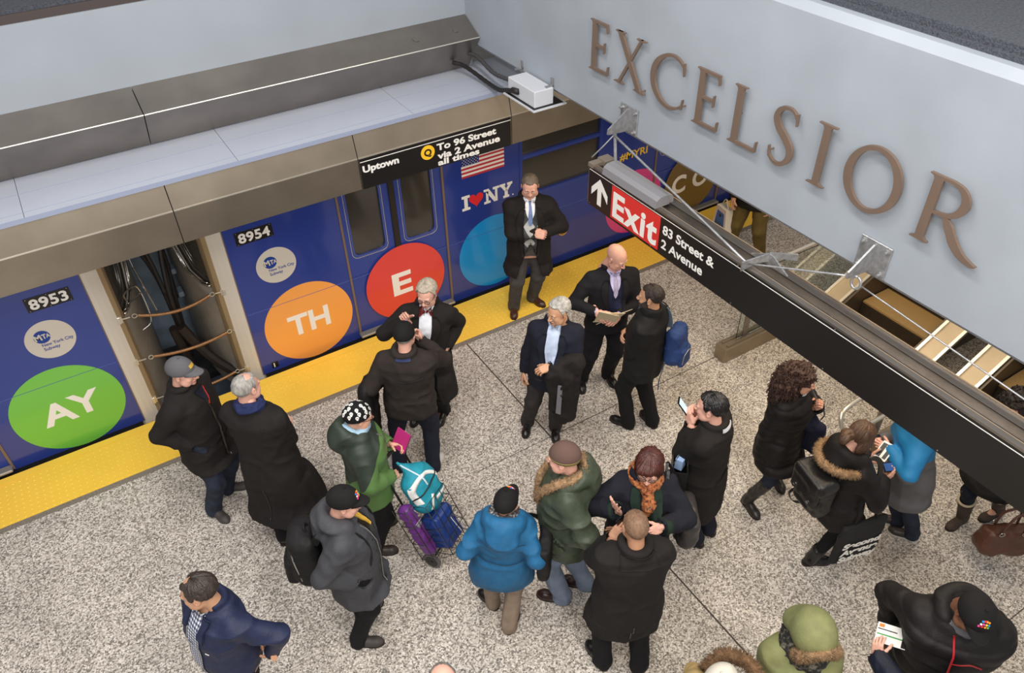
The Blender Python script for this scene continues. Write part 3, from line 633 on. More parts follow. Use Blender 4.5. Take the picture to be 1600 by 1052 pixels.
mb.prism(prof, frm(np.array((3.455,-2.43,2.79))-lo,(1,0,0),(0,0,1),(0,-1,0)), .64); mb.build('lamp_cowl', mat('grey_cowl', L(150,148,152), .4, metal=.35), s)
for a, c in (((3.43,-3.965),(3.80,-4.10)),):
    a = np.array(a); c = np.array(c); d = (c-a)/np.linalg.norm(c-a); nrm = np.array((-d[1], d[0]))
    mb = MB(); Lh = np.linalg.norm(c-a); mb.prism([(0,.0),(.02,-.06),(Lh-.02,-.06),(Lh,.0),(Lh/2+.02,.085),(Lh/2-.02,.085)] if False else [(0,-.03),(.10,.02),(Lh-.10,.02),(Lh,-.01),(Lh,.04),(Lh/2,.085),(0,.04)], frm(np.array((*a,2.80))-lo, (*d,0), (0,0,1), (*nrm,0)), .012); mb.build('brace_plate', M_galv, s)
mb = MB(); mb.prism([(0,0),(.16,0),(.02,.075),(0,.075)], frm(np.array((3.60,-4.035,2.80))-lo,(0,-1,0),(0,0,1),(1,0,0)), .012); mb.prism([(0,0),(.16,0),(.02,.075),(0,.075)], frm(np.array((3.60,-4.035,2.80))-lo,(0,1,0),(0,0,1),(1,0,0)), .012); mb.build('brace_gusset', M_galv, s)
for pts, r_ in (([(3.62,-2.356,3.05),(3.61,-2.40,2.80)], .013),): 
    mb = MB(); mb.tube([np.array(q)-lo for q in pts], r_, 8); mb.build('hanger_rod', M_galv, s)
for y0, lab in ((-2.305,'galvanised triangular bracket bolted to the beam under the letters E and X'), (-4.60,'galvanised triangular bracket bolted to the beam under the letters O and R')):
    t = empty('sign_bracket', (3.8,y0,3.0), 0, lab, 'bracket', 'galvanised sign brackets on the beam'); 
    mb = MB(); mb.box((-.014,-.105,.0),(0,.105,.215), bev=.003); mb.build('wall_plate', M_galv, t)
    mb = MB(); mb.prism([(0,.20),(.02,.20),(.20,.075),(.205,.035),(.185,.03),(0,.015)], frm((-.012,-.006,0),(-1,0,0),(0,0,1),(0,1,0)), .012); mb.build('gusset', M_galv, t)
    for u in (-.08,.08):
        for v in (.03,.185): mb = MB(); mb.disc((-.014,u,v), .016, (-1,0,0), .009, 6); mb.disc((-.023,u,v), .009, (-1,0,0), .022, 8); mb.build('bolt', M_galv, t)
cable('steel_rod', [(3.605,-2.36,3.05),(3.46,-3.96,2.835)], .009, M_galv, 'steel tie rod from the first bracket down to the sign brace', None, 8, 'rod')
cable('steel_rod', [(3.46,-3.99,2.835),(3.605,-4.60,3.045)], .007, M_galv, 'steel tie rod from the sign brace up to the second bracket', None, 8, 'rod')
cable('wire_rope', [(3.60,-4.70,3.03),(3.62,-5.6,2.945),(3.66,-7.1,2.80)], .005, M_galv, 'thin wire rope from the second bracket towards the far end of the sign', None, 6, 'cable')
cable('wire_rope', [(3.61,-2.36,3.05),(3.53,-2.32,2.95),(3.47,-2.27,2.86)], .006, M_galv, 'short wire tie at the arrow end of the sign', None, 6, 'cable')
mb = MB(); mb.tube([(3.598,-4.66+.032*math.sin(k),3.035+.04*math.cos(k)) for k in np.linspace(0,2*PI,18)], .008, 8); tag(mb.build('shackle', M_galv, smooth=True), 'steel ring shackle under the second bracket', 'shackle')
# ================================================================== guard rail and escalators beyond the sign
t = empty('guard_rail', (5.22,-2.44,0), 0, 'low stainless guard base with posts and glass beyond the sign', 'guard rail')
mb = MB(); mb.box((0,-.08,0),(4.2,.08,.19), bev=.006); mb.box((.05,-.055,.19),(4.2,-.03,.205)); mb.box((.05,.02,.19),(4.2,.045,.205)); mb.build('base', mat('tan_stainless', L(150,134,112), .35, metal=.6, var=(3,.1)), t)
for x in (.30,2.1):
    mb = MB(); mb.prism([(0,.19),(.075,.19),(.055,1.08),(.0,1.08)], frm((x,-.012,0),(1,0,0),(0,0,1),(0,1,0)), .022); mb.box((x-.02,-.05,.19),(x+.11,.05,.2)); mb.disc((x+.035,-.012,.33), .014, (0,-1,0), .008, 10); mb.disc((x+.035,-.012,.62), .014, (0,-1,0), .008, 10); mb.build('post', M_ss, t)
mb = MB(); mb.box((.22,-.004,.2),(4.1,.006,1.05)); mb.build('glass_panel', M_clear, t)
mb = MB(); mb.tube([(.2,0,1.1),(4.2,0,1.1)], .022, 10); mb.build('handrail', M_ssb, t)
M_cr = mat('cream_steel_deck', L(190,172,144), .4, metal=.3, var=(4,.08))
def escalator(y0, y1, lab):
    t = empty('escalator', (6.4,(y0+y1)/2,0), 0, lab, 'escalator', 'escalators side by side beyond the sign'); h = (y1-y0)/2
    for k in range(6):
        x = .14+.42*k; z = .14+.20*k
        mb = MB(); mb.box((x,-h,z-.02),(x+.44,h,z)); n = 56
        for i in range(n): yy = -h+(i+.25)*2*h/n; mb.box((x,yy,z),(x+.43,yy+h/n,z+.006))
        st = mb.build('step', M_warm_tread, t)
        mb = MB(); mb.box((x+.01,-h,z-.21),(x+.03,h,z-.02))
        for i in range(n): yy = -h+(i+.25)*2*h/n; mb.box((x-.002,yy,z-.20),(x+.012,yy+h/n,z-.022))
        for i in range(7): mb.box((x-.003,-h,z-.195+.026*i),(x+.010,h,z-.183+.026*i))
        mb.build('riser', mat('dark_riser', L(60,52,44), .55), st)
    for sg in (-1, 1):
        yy = sg*(h+.02)
        mb = MB(); mb.prism([(-.2,0),(2.9,0),(2.9,1.75),(.1,.36),(-.2,.33)], frm((0,yy-.01,0),(1,0,0),(0,0,1),(0,1,0)), .02); mb.build('skirt', mat('dark_skirt', L(92,80,66), .4, metal=.4), t)
        mb = MB(); V_ = [(-.2,.33),(.1,.36),(2.9,1.75)]
        for a, c in zip(V_[:-1], V_[1:]):
            for o_ in ((.02,.05) , (.22,.25)): mb.add(*prism([(a[0],a[1]),(c[0],c[1]),(c[0],c[1]+.03),(a[0],a[1]+.03)], frm((0,yy+sg*o_[0]-(.03 if sg < 0 else 0),0),(1,0,0),(0,0,1),(0,1,0)), .03))
        mb.build('rail_edge', M_ssb, t)
        mb = MB(); 
        for a, c in zip(V_[:-1], V_[1:]): mb.add(*prism([(a[0],a[1]-.05),(c[0],c[1]-.05),(c[0],c[1]),(a[0],a[1])], frm((0,min(yy+sg*.02,yy+sg*.24),0),(1,0,0),(0,0,1),(0,1,0)), .22))
        mb.build('deck', M_cr, t)
    return t
escalator(-3.70,-2.84, 'ribbed warm-lit gold escalator steps in front of the cream deck, below the second bracket')
escalator(-5.45,-4.47, 'escalator at the picture edge, its dark risers next to the curly dark hair')
mb = MB(); mb.box((5.45,-4.35,0),(6.0,-4.18,.2), bev=.01); tag(mb.build('kerb_box', mat('tan_stainless', L(150,134,112), .35, metal=.6)), 'low tan steel base box beside the crouched brown hair', 'base')
t = empty('handrail_loop', (5.2,-4.15,0), 0, 'bent tubular steel handrail end behind the brown haired head', 'handrail')
mb = MB(); mb.tube(spline([(.55,.0,.88),(.0,.0,.88),(-.32,-.02,.87),(-.40,-.07,.8),(-.35,-.12,.72),(0,-.12,.62),(.6,-.12,.6)], 6), .021, 10); mb.build('tube', M_ssb, t, True)
mb = MB(); mb.tube([(.35,0,.88),(.35,0,0)], .02, 10); mb.tube([(.15,-.12,.61),(.15,-.12,0)], .02, 10); mb.build('post', M_ss, t, True)
# ================================================================== smooth solids on a grid (numpy), for bodies and clothes
class Field:
    def __init__(s, lo, hi, h):
        s.lo = np.array(lo, float); s.h = h; s.n = np.ceil((np.array(hi, float)-s.lo)/h).astype(int)+1
        s.D = np.full(s.n, 9., np.float32)
    def blk(s, lo, hi):
        a = np.clip(np.floor((np.array(lo)-s.lo)/s.h).astype(int), 0, s.n); b = np.clip(np.ceil((np.array(hi)-s.lo)/s.h).astype(int)+1, 0, s.n)
        ax = [s.lo[k]+s.h*np.arange(a[k], b[k]) for k in range(3)]
        return tuple(slice(a[k], b[k]) for k in range(3)), ax[0][:,None,None], ax[1][None,:,None], ax[2][None,None,:]
    def put(s, sl, d, k, neg):
        D = s.D[sl]
        if neg: d = -d; a = np.clip(.5-.5*(D-d)/k, 0, 1) if k else 0; s.D[sl] = (D*(1-a)+d*a+k*a*(1-a)) if k else np.maximum(D, d)
        else:
            if k: a = np.clip(.5+.5*(D-d)/k, 0, 1); s.D[sl] = D*(1-a)+d*a-k*a*(1-a)
            else: s.D[sl] = np.minimum(D, d)
    def cap(s, a, b, ra, rb=None, k=.02, neg=False, flat=None):
        a = np.array(a, float); b = np.array(b, float); rb = ra if rb is None else rb; m = max(ra, rb)+k+3*s.h
        sl, X, Y, Z = s.blk(np.minimum(a, b)-m, np.maximum(a, b)+m); ab = b-a; l2 = ab@ab+1e-12
        if 0 in s.D[sl].shape: return s
        t = np.clip(((X-a[0])*ab[0]+(Y-a[1])*ab[1]+(Z-a[2])*ab[2])/l2, 0, 1)
        dx, dy, dz = X-a[0]-t*ab[0], Y-a[1]-t*ab[1], Z-a[2]-t*ab[2]
        if flat is not None:   # flat=(axis vector, factor): squash the section along that axis
            ax = np.array(flat[0], float); ax /= np.linalg.norm(ax); q = dx*ax[0]+dy*ax[1]+dz*ax[2]; g = 1/flat[1]-1
            dx, dy, dz = dx+q*g*ax[0], dy+q*g*ax[1], dz+q*g*ax[2]
        d = np.sqrt(dx*dx+dy*dy+dz*dz)-(ra+(rb-ra)*t)
        s.put(sl, d, k, neg); return s
    def chain(s, P, R, k=.02):
        for i in range(len(P)-1): s.cap(P[i], P[i+1], R[i], R[i+1], k)
        return s
    def ell(s, c, r, k=.02, M=None, neg=False):
        c = np.array(c, float); r = np.broadcast_to(np.array(r, float), (3,)); m = (max(r) if M is not None else r)+k+3*s.h
        sl, X, Y, Z = s.blk(c-m, c+m)
        if 0 in s.D[sl].shape: return s
        X, Y, Z = X-c[0], Y-c[1], Z-c[2]
        if M is not None: M = np.array(M)[:3,:3]; X, Y, Z = (X*M[0,i]+Y*M[1,i]+Z*M[2,i] for i in range(3))
        k0 = np.sqrt((X/r[0])**2+(Y/r[1])**2+(Z/r[2])**2); k1 = np.sqrt((X/r[0]**2)**2+(Y/r[1]**2)**2+(Z/r[2]**2)**2)+1e-9
        s.put(sl, k0*(k0-1)/k1, k, neg); return s
    def box(s, c, hf, r=.01, k=.02, M=None, neg=False):
        c = np.array(c, float); hf = np.array(hf, float); m = np.linalg.norm(hf)+k+r+3*s.h
        sl, X, Y, Z = s.blk(c-m, c+m)
        if 0 in s.D[sl].shape: return s
        X, Y, Z = X-c[0], Y-c[1], Z-c[2]
        if M is not None: M = np.array(M)[:3,:3]; X, Y, Z = (X*M[0,i]+Y*M[1,i]+Z*M[2,i] for i in range(3))
        X, Y, Z = np.broadcast_arrays(np.abs(X)-hf[0]+r, np.abs(Y)-hf[1]+r, np.abs(Z)-hf[2]+r)
        d = np.sqrt(np.maximum(X, 0)**2+np.maximum(Y, 0)**2+np.maximum(Z, 0)**2)+np.minimum(np.maximum(np.maximum(X, Y), Z), 0)-r
        s.put(sl, d, k, neg); return s
    def stack(s, rows, k=.02, pw=2.3, neg=False):
        """rows: (z, half width, half depth, cx, cy), from low to high"""
        rows = np.array(rows, float); z0, z1 = rows[0,0], rows[-1,0]; m = .05
        A = max(rows[:,1].max()+np.abs(rows[:,3]).max(), rows[:,2].max()+np.abs(rows[:,4]).max())+m
        sl, X, Y, Z = s.blk((-A,-A,z0-m), (A,A,z1+m))
        if 0 in s.D[sl].shape: return s
        a, b, cx, cy = (np.interp(Z, rows[:,0], rows[:,i]) for i in (1,2,3,4))
        q = ((np.abs(X-cx)/a)**pw+(np.abs(Y-cy)/b)**pw)**(1/pw)
        d = (q-1)*np.minimum(a, b)*np.where(q < 1, 1, 1.)
        d = np.maximum(d, np.maximum(z0-Z, Z-z1)); s.put(sl, d, k, neg); return s
    def mesh(s, smooth=2):
        D = s.D; D[0], D[-1] = 9, 9; D[:,0], D[:,-1] = 9, 9; D[:,:,0], D[:,:,-1] = 9, 9
        S = D < 0; n = np.array(D.shape)-1
        cs = [(i,j,k) for i in (0,1) for j in (0,1) for k in (0,1)]
        vw = lambda A, c: A[c[0]:c[0]+n[0], c[1]:c[1]+n[1], c[2]:c[2]+n[2]]
        cnt = sum(vw(S, c).astype(np.int8) for c in cs); act = (cnt > 0) & (cnt < 8)
        I = np.argwhere(act); idx = np.full(act.shape, -1, np.int64); idx[act] = np.arange(len(I))
        P = np.zeros((len(I), 3)); W = np.zeros(len(I))
        for c in cs:
            for ax in range(3):
                if c[ax]: continue
                d_ = list(c); d_[ax] = 1; d0 = vw(D, c)[act]; d1 = vw(D, d_)[act]; x = (d0 < 0) != (d1 < 0)
                t = np.where(x, d0/np.where(x, d0-d1, 1), 0); q = np.tile(np.array(c, float), (len(I), 1)); q[:,ax] += t
                P[x] += q[x]; W[x] += 1
        P = P/W[:,None]; V = s.lo+(I+P)*s.h; F = []
        for ax in range(3):
            b, c = (ax+1) % 3, (ax+2) % 3
            sa = [slice(None)]*3; sb = [slice(None)]*3; sa[ax] = slice(0,-1); sb[ax] = slice(1,None)
            for q in (b, c): sa[q] = slice(1,-1); sb[q] = slice(1,-1)
            s0, s1 = S[tuple(sa)], S[tuple(sb)]; E = np.argwhere(s0 != s1); fl = s0[s0 != s1]
            off = np.zeros(3, int); off[b] = 1; off[c] = 1; E = E+off
            def ci(db, dc):
                q = E.copy(); q[:,b] -= db; q[:,c] -= dc; return idx[q[:,0], q[:,1], q[:,2]]
            f = np.stack([ci(1,1), ci(0,1), ci(0,0), ci(1,0)], 1); f[~fl] = f[~fl][:,::-1]; F.append(f)
        F = np.vstack(F); V = relax(V, F, smooth); return V, F
def relax(V, F, it, lam=.5):
    if not it: return V
    a = np.concatenate([F[:,i] for i in range(4)]); b = np.concatenate([F[:,(i+1)%4] for i in range(4)])
    a, b = np.concatenate([a, b]), np.concatenate([b, a]); c = np.bincount(a, minlength=len(V))[:,None]
    for _ in range(it):
        q = np.stack([np.bincount(a, V[b,k], len(V)) for k in range(3)], 1)/np.maximum(c, 1); V = V+(q-V)*lam
    return V
def normals(V, F):
    n = np.cross(V[F[:,2]]-V[F[:,0]], V[F[:,3]]-V[F[:,1]]); N = np.zeros_like(V)
    for k in range(4):
        for c in range(3): N[:,c] += np.bincount(F[:,k], n[:,c], len(V))
    return N/(np.linalg.norm(N, axis=1)[:,None]+1e-12)
def vnoise(P, seed=0):
    """smooth value noise in -1..1"""
    P = np.asarray(P)+seed*17.31; I = np.floor(P).astype(np.int64); f = P-I; f = f*f*(3-2*f); r = 0
    for i in (0,1):
        for j in (0,1):
            for k in (0,1):
                h = ((I[:,0]+i)*73856093)^((I[:,1]+j)*19349663)^((I[:,2]+k)*83492791)^(seed*2654435); h = (h*1103515245+12345) & 0x7fffffff
                r = r+(h/0x3fffffff-1)*(f[:,0] if i else 1-f[:,0])*(f[:,1] if j else 1-f[:,1])*(f[:,2] if k else 1-f[:,2])
    return r
nrm = lambda v: np.array(v, float)/(np.linalg.norm(v)+1e-12)
def ik(a, c, l1, l2, pole):
    a = np.array(a, float); c = np.array(c, float); d = c-a; L_ = np.linalg.norm(d); mx_ = (l1+l2)*.995
    if L_ > mx_: c = a+d/L_*mx_; d = c-a; L_ = mx_
    u = d/L_; x = (l1*l1-l2*l2+L_*L_)/(2*L_); hgt = math.sqrt(max(0, l1*l1-x*x)); p = np.array(pole, float); p = p-u*(p@u); p = nrm(p)
    return a+u*x+p*hgt, c
# ------------------------------------------------------------------ head (origin at the head's centre, face towards +y)
HEADS = {}
def head_mesh(kind):
    if kind in HEADS: return HEADS[kind]
    fem = kind == 'woman'; hv = kind == 'heavy'; w_ = .94 if fem else (1.08 if hv else 1)
    f = Field((-.115,-.15,-.24), (.115,.15,.14), .0036)
    f.ell((0,-.018,.032), (.0765*w_,.098,.084), .01).ell((0,.025,-.01), (.066*w_,.068,.09), .03)
    f.ell((0,.032,-.07), (.052*w_,.050,.042), .03).ell((0,.076,-.098), (.021,.017,.017), .022)
    for s in (-1, 1):
        f.ell((s*.042*w_,.058,-.03), (.024,.026,.022), .02); f.ell((s*.05*w_,.035,-.072), (.022*(1.4 if hv else 1),.035,.03), .03)
        f.ell((s*.026,.082,.017), (.026,.013,.0095), .014)
        f.ell((s*.031,.098,-.002), (.0165,.016,.0115), .008, neg=True)
        f.ell((s*.031,.079,-.002), (.0155,.0150,.0135), .003)
        M_ = rot('Z', s*-22)@rot('X', -8)
        f.ell((s*.080*w_,-.006,-.008), (.008,.019,.031), .006, M_); f.ell((s*.090*w_,.000,-.006), (.006,.010,.018), .004, M_, True)
    f.cap((0,.090,.006), (0,.113,-.034), .0085, .0120, .008)
    for s in (-1, 1): f.ell((s*.0135,.101,-.037), (.0085,.011,.008), .006)
    f.ell((0,.088,-.062), (.026,.012,.0075), .008); f.ell((0,.086,-.076), (.022,.012,.008), .006)
    f.cap((-.022,.0975,-.0692), (.022,.0975,-.0692), .0022, None, .003, True)
    f.cap((0,-.028,-.06), (0,-.048,-.26), .052*w_*(.88 if fem else 1.08 if hv else 1), .058*w_*(.85 if fem else 1.1 if hv else 1), .03)
    V, F = f.mesh(1); bv = BVHTree.FromPolygons([tuple(v) for v in V], [tuple(int(i) for i in q) for q in F])
    c = np.array((0,-.01,.02)); az = np.radians(np.arange(0, 360, 4.)); el = np.radians(np.arange(-64, 90.1, 4.))
    R = np.zeros((len(el), len(az)))
    for i, e_ in enumerate(el):
        for j, a in enumerate(az):
            d = Vector((math.sin(a)*math.cos(e_), math.cos(a)*math.cos(e_), math.sin(e_)))
            h = bv.ray_cast(Vector(c)+d*.4, -d); R[i,j] = min(.4-h[3], .135) if h[0] is not None else .1
    HEADS[kind] = (V, F, c, az, el, R); return HEADS[kind]
def head_grid(kind, thick, keep, up=2):
    """shell over the head: thick(az, el) in metres (az 0 = face, + = right), shown where thick > keep"""
    V0, F0, c, az, el, R = head_mesh(kind); n = len(az)
    az2 = np.radians(np.arange(0, 360, 4/up)); el2 = np.radians(np.arange(-64, 90.1, 4/up))
    def interp(R):
        Rp = np.vstack([np.interp(np.degrees(az2), np.r_[np.degrees(az), 360], np.r_[r, r[0]]) for r in R])
        return np.stack([np.interp(el2, el, Rp[:,j]) for j in range(len(az2))], 1)
    R2 = interp(R); A, E_ = np.meshgrid((np.degrees(az2)+180) % 360-180, np.degrees(el2))
    T = thick(A, E_); a = np.radians(A); e_ = np.radians(E_)
    P = np.stack([np.sin(a)*np.cos(e_), np.cos(a)*np.cos(e_), np.sin(e_)], 2)
    V = c+P*(R2+T)[:,:,None]; ne, na = T.shape; ok = T > keep
    q = np.arange(ne*na).reshape(ne, na); j = (np.arange(na)+1) % na
    f = np.stack([q[:-1], q[:-1][:,j], q[1:][:,j], q[1:]], 2).reshape(-1, 4)
    g = (ok[:-1] | ok[:-1][:,j] | ok[1:][:,j] | ok[1:]).reshape(-1); f = f[g]
    u = np.unique(f); mp = np.full(ne*na, -1); mp[u] = np.arange(len(u)); return V.reshape(-1, 3)[u], mp[f]
sst = lambda x, a, b: (lambda t: t*t*(3-2*t))(np.clip((x-a)/(b-a), 0, 1))
def hair_thick(style, t=.012, seed=1):
    def f(A, E_):
        aa = np.abs(A); n = vnoise(np.stack([A/7., E_/22., A*0], -1).reshape(-1, 3), seed).reshape(A.shape); n2 = vnoise(np.stack([A/2.6, E_/9., A*0], -1).reshape(-1, 3), seed+3).reshape(A.shape)
        line = np.interp(aa, [0, 25, 42, 55, 66, 74, 84, 92, 104, 125, 180], [36, 36, 40, 26, 4, -8, 8, 14, -6, -34, -40])
        if style == 'receding': line = np.interp(aa, [0, 14, 28, 45, 58, 66, 74, 84, 92, 104, 125, 180], [50, 54, 70, 58, 26, 4, -8, 8, 14, -6, -34, -40])
        m = sst(E_+n*3, line-3, line+7)
        if style == 'fringe':
            top = np.interp(aa, [0, 60, 75, 100, 130, 180], [0, 6, 16, 30, 34, 36]); m = m*sst(top-E_+n*4, -6, 6)*(aa > 52)
        if style == 'thin_top': m = m*(1-.95*sst(E_+n*5, 48, 62)*sst(150-aa, -20, 30)*(1-sst(aa, 95, 140)*.6))
        if style == 'patch': m = m*(1-sst(-np.hypot((A-25)*np.cos(np.radians(E_)), E_-58), -26, -14))
        return -.004+(t+.004)*m*(1+.18*n+.14*n2)*np.where(E_ < -10, .75, 1)
    return f
def beard_thick(style, t=.006, seed=5):
    def f(A, E_):
        aa = np.abs(A); n = vnoise(np.stack([A/4., E_/5., A*0], -1).reshape(-1, 3), seed).reshape(A.shape)
        mo = np.exp(-((aa)/15.)**4)*np.exp(-((E_+33.)/3.6)**4)
        ch = np.exp(-(aa/20.)**4)*sst(-E_, 42, 46)*sst(E_, -60, -55)
        fu = sst(-E_, np.interp(aa, [0, 25, 60, 78], [40, 36, 22, -2])-2, np.interp(aa, [0, 25, 60, 78], [40, 36, 22, -2])+3)*(aa < 80)*sst(E_, -62, -56)
        m = mo if style == 'mustache' else np.maximum(mo, ch) if style == 'goatee' else np.maximum(mo, fu)
        return -.003+(t+.003)*m*(1+.15*n)
    return f
# ------------------------------------------------------------------ hand (right; wrist at the origin, fingers +y, back of the hand +z, thumb on -x)
HANDS = {}
def hand_mesh(pose):
    if pose in HANDS: return HANDS[pose]
    f = Field((-.10,-.08,-.13), (.075,.215,.06), .0029)
    f.cap((0,-.07,0), (0,.01,0), .027, .0235, .01, flat=((0,0,1), .78))
    f.box((.0,.048,0), (.040,.046,.0135), .0125, .014); f.ell((-.026,.035,-.008), (.018,.034,.016), .014); f.ell((.027,.035,-.007), (.014,.034,.013), .012)
    spec = {'relaxed': ([(18,26,16),(22,30,18),(26,32,20),(30,34,20)], (20,14,-.25)), 'grip': ([(62,78,40),(66,82,42),(68,82,42),(66,80,40)], (40,28,-.75)),
            'pinch': ([(46,52,22),(62,74,36),(68,80,40),(70,80,40)], (14,10,-.60)), 'point': ([(10,22,14),(66,82,42),(70,84,44),(70,82,42)], (30,28,-.65)),
            'flat': ([(6,8,5),(4,8,5),(6,9,6),(10,12,7)], (6,4,-.12)), 'hold': ([(34,40,22),(38,42,24),(42,44,24),(44,46,26)], (12,8,-.62)), 'fist': ([(76,92,52),(80,94,54),(80,94,54),(78,92,52)], (44,30,-.8))}[pose]
    base = [(-.0305,.088,.001), (-.0102,.094,.003), (.0102,.091,.002), (.0292,.082,-.001)]; ln = [(.041,.025,.021), (.045,.029,.022), (.042,.027,.022), (.033,.020,.019)]
    for b, l_, c, sp, r in zip(base, ln, spec[0], (-5, -1, 3, 8), (.0090,.0093,.0088,.0078)):
        p = np.array(b); a = 0; az = math.radians(sp); P = [p-np.array((0,.02,0)), p]
        for q, w_ in zip(l_, c): a += math.radians(w_); p = p+q*np.array((math.sin(az)*math.cos(a), math.cos(az)*math.cos(a), -math.sin(a))); P.append(p)
        f.chain(P, [r*1.05, r*1.06, r, r*.92, r*.80], .0035)
    d = nrm((-.72, .66, spec[1][2])); p = np.array((-.024,.018,-.010)); P = [p]; ax = np.cross(d, (0.25,.55,-.8)); ax = nrm(ax)
    for q, w_ in zip((.046,.034,.029), (0, spec[1][0], spec[1][1])):
        d = np.array(Matrix.Rotation(math.radians(w_), 3, Vector(ax)))@d; p = p+q*d; P.append(p)
    f.chain(P, [.0135,.0118,.0108,.0088], .008)
    HANDS[pose] = f.mesh(1); return HANDS[pose]
# ------------------------------------------------------------------ a person
def skin_mat(tone): 
    c = {'light': L(214,160,134), 'pink': L(222,168,148), 'tan': L(188,138,108), 'brown': L(122,82,62), 'olive': L(200,150,118)}[tone]
    return mat('skin_'+tone, c, .5, bump=(260,.06), var=(24,.07)), mat('lips_'+tone, (c[0]*.62, c[1]*.36, c[2]*.38, 1), .4)
M_eye = mat('eye_white', L(232,228,222), .2); M_iris = mat('iris_brown', L(48,34,26), .15)
def local(p, root, hd):
    a = math.radians(hd); d = np.array(p[:2], float)-np.array(root[:2]); x = d@np.array((math.cos(a), -math.sin(a))); y = d@np.array((math.sin(a), math.cos(a)))
    return np.array((x, y, p[2] if len(p) > 2 else 0.))
class Person:
    def __init__(s, root, hd, h, label, head=None, hyaw=None, pitch=8, roll=0, feet=None, L_=None, R_=None, pose=('relaxed','relaxed'), fem=False, g=1.0, belly=0, kind='man', tone='light', lips=True, hdir=(None,None), hnrm=(None,None), pole=(None,None), brow=None, wide=1, fly=None):
        s.root, s.hd, s.h, s.g, s.fem, s.kind, s.belly, s.wide = root, hd, h, g, fem, kind, belly, wide; k = s.k = h/1.75
        s.e = empty('person', (root[0], root[1], 0), -math.radians(hd), label, 'person')
        hl = local(head, root, hd) if head is not None else np.zeros(3); hl[:2] = np.clip(hl[:2], -.3, .45)
        s.hc = np.array((hl[0], hl[1]+.03, h-.115*k)); s.lean = hl
        s.hy = hyaw if hyaw is not None else hd
        s.HM = np.eye(4); s.HM[:3,:3] = rot('Z', -(s.hy-hd))@rot('Y', roll)@rot('X', -pitch)*(k**.35); s.HM[:3,3] = s.hc
        piv = np.array((0,-.03,-.10)); 
        up_ = lambda z: np.array((hl[0]*np.clip(z/h, 0, 1)**1.5, hl[1]*np.clip(z/h, 0, 1)**1.5, z))
        s.up = up_; s.neck = up_(1.475*k)+np.array((0,-.012,0))
        w_ = (.160 if fem else .183)*k*wide; s.sh = {'L': up_(1.385*k)+np.array((-w_,-.005,0)), 'R': up_(1.385*k)+np.array((w_,-.005,0))}
        s.pel = up_(.93*k); s.hip = {'L': s.pel+np.array((-.088*k,0,-.02)), 'R': s.pel+np.array((.088*k,0,-.02))}
        ft = feet or dict(L=(-.11,.0,-8), R=(.11,.0,8)); s.foot = {}; s.ank = {}; s.knee = {}; s.fdir = {}
        for sd in 'LR':
            q = ft[sd]
            if feet is not None: p = local((q[0], q[1], 0), root, hd); a = q[2]-hd; lift = q[3] if len(q) > 3 else 0
            else: p = np.array((q[0]*k, q[1], 0)); a = q[2]; lift = 0
            d = np.array((math.sin(math.radians(a)), math.cos(math.radians(a)), 0)); s.fdir[sd] = a; s.foot[sd] = p
            p = p+np.array((0,0,lift)); s.foot[sd] = p
            an = p-d*.065*k+np.array((0,0,.085*k)); s.knee[sd], s.ank[sd] = ik(s.hip[sd], an, .44*k, .42*k, d+np.array((0,.8,0)))
        s.el, s.wr = {}, {}
        for i, (sd, t) in enumerate((('L', L_), ('R', R_))):
            sg = -1 if sd == 'L' else 1
            if t is None or t == 'hang': p = s.sh[sd]+np.array((sg*.055,.03,-.53*k)); po = (sg*.5,-1,0)
            elif t == 'pocket': p = up_(.99*k)+np.array((sg*.175*g,.03,0)); po = (sg*.45,-1,0)
            elif t == 'fold': p = up_(1.15*k)+np.array((-sg*.02,.21+belly,0)); po = (sg*.6,-.4,-.9)
            elif t == 'front': p = up_(1.10*k)+np.array((sg*.05,.25+belly,0)); po = (sg*.45,-.7,-.8)
            elif t == 'hip': p = up_(1.0*k)+np.array((sg*.20,-.10,0)); po = (sg*.8,-1,0)
            else:
                p = local(t, root, hd) if len(t) == 3 else np.array(t[:3]); po = (sg*.7,-.5,-.7)
            if pole[i] is not None: po = pole[i]
            s.el[sd], s.wr[sd] = ik(s.sh[sd], p, .29*k, .265*k, po)
        hdir, hnrm = list(hdir), list(hnrm)
        for i, (sg, t) in enumerate(((-1, L_), (1, R_))):
            if t == 'pocket' and hdir[i] is None: hdir[i] = (-sg*.25, .22, -.95); hnrm[i] = (sg*1., .3, .1)
            if t == 'fold' and hdir[i] is None: hdir[i] = (-sg*1., -.12, .0); hnrm[i] = (0, 1, .2)
        s.skin = skin_mat(tone)
        s.body(pose, hdir, hnrm, brow)
        s.made = {}
    # torso half widths by height (fractions of a 1.75 m person)
    def prof(s, t=0., z0=.72, flare=0.0, z1=1.475, neck=True):
        k, g, b = s.k, s.g, s.belly; W = .93 if s.fem else 1.0
        base = [(.72,.165,.118,0), (.85,.182,.132,0), (.95,.178,.130,.0), (1.05,.166,.124,.004), (1.15,.168,.124,.008), (1.28,.184,.128,.012), (1.37,.186,.118,.004), (1.43,.150,.095,-.008), (1.475,.085,.072,-.014)]
        if s.fem: base = [(.72,.170,.120,0), (.85,.186,.134,0), (.95,.176,.126,0), (1.05,.150,.112,.002), (1.15,.150,.114,.008), (1.27,.168,.132,.02), (1.37,.168,.114,.006), (1.43,.135,.09,-.008), (1.475,.078,.066,-.014)]
        out = []
        for z, a, d, cy in base:
            q = s.up(z*k); bb = b*math.exp(-((z-1.05)/.16)**2); wd = s.wide if z > 1.2 else 1
            gg = g if z < 1.4 else 1
            out.append([z*k, a*k*gg*wd+t, d*k*gg+t+bb*.5, q[0], q[1]+cy+bb*.5])
        lo = []
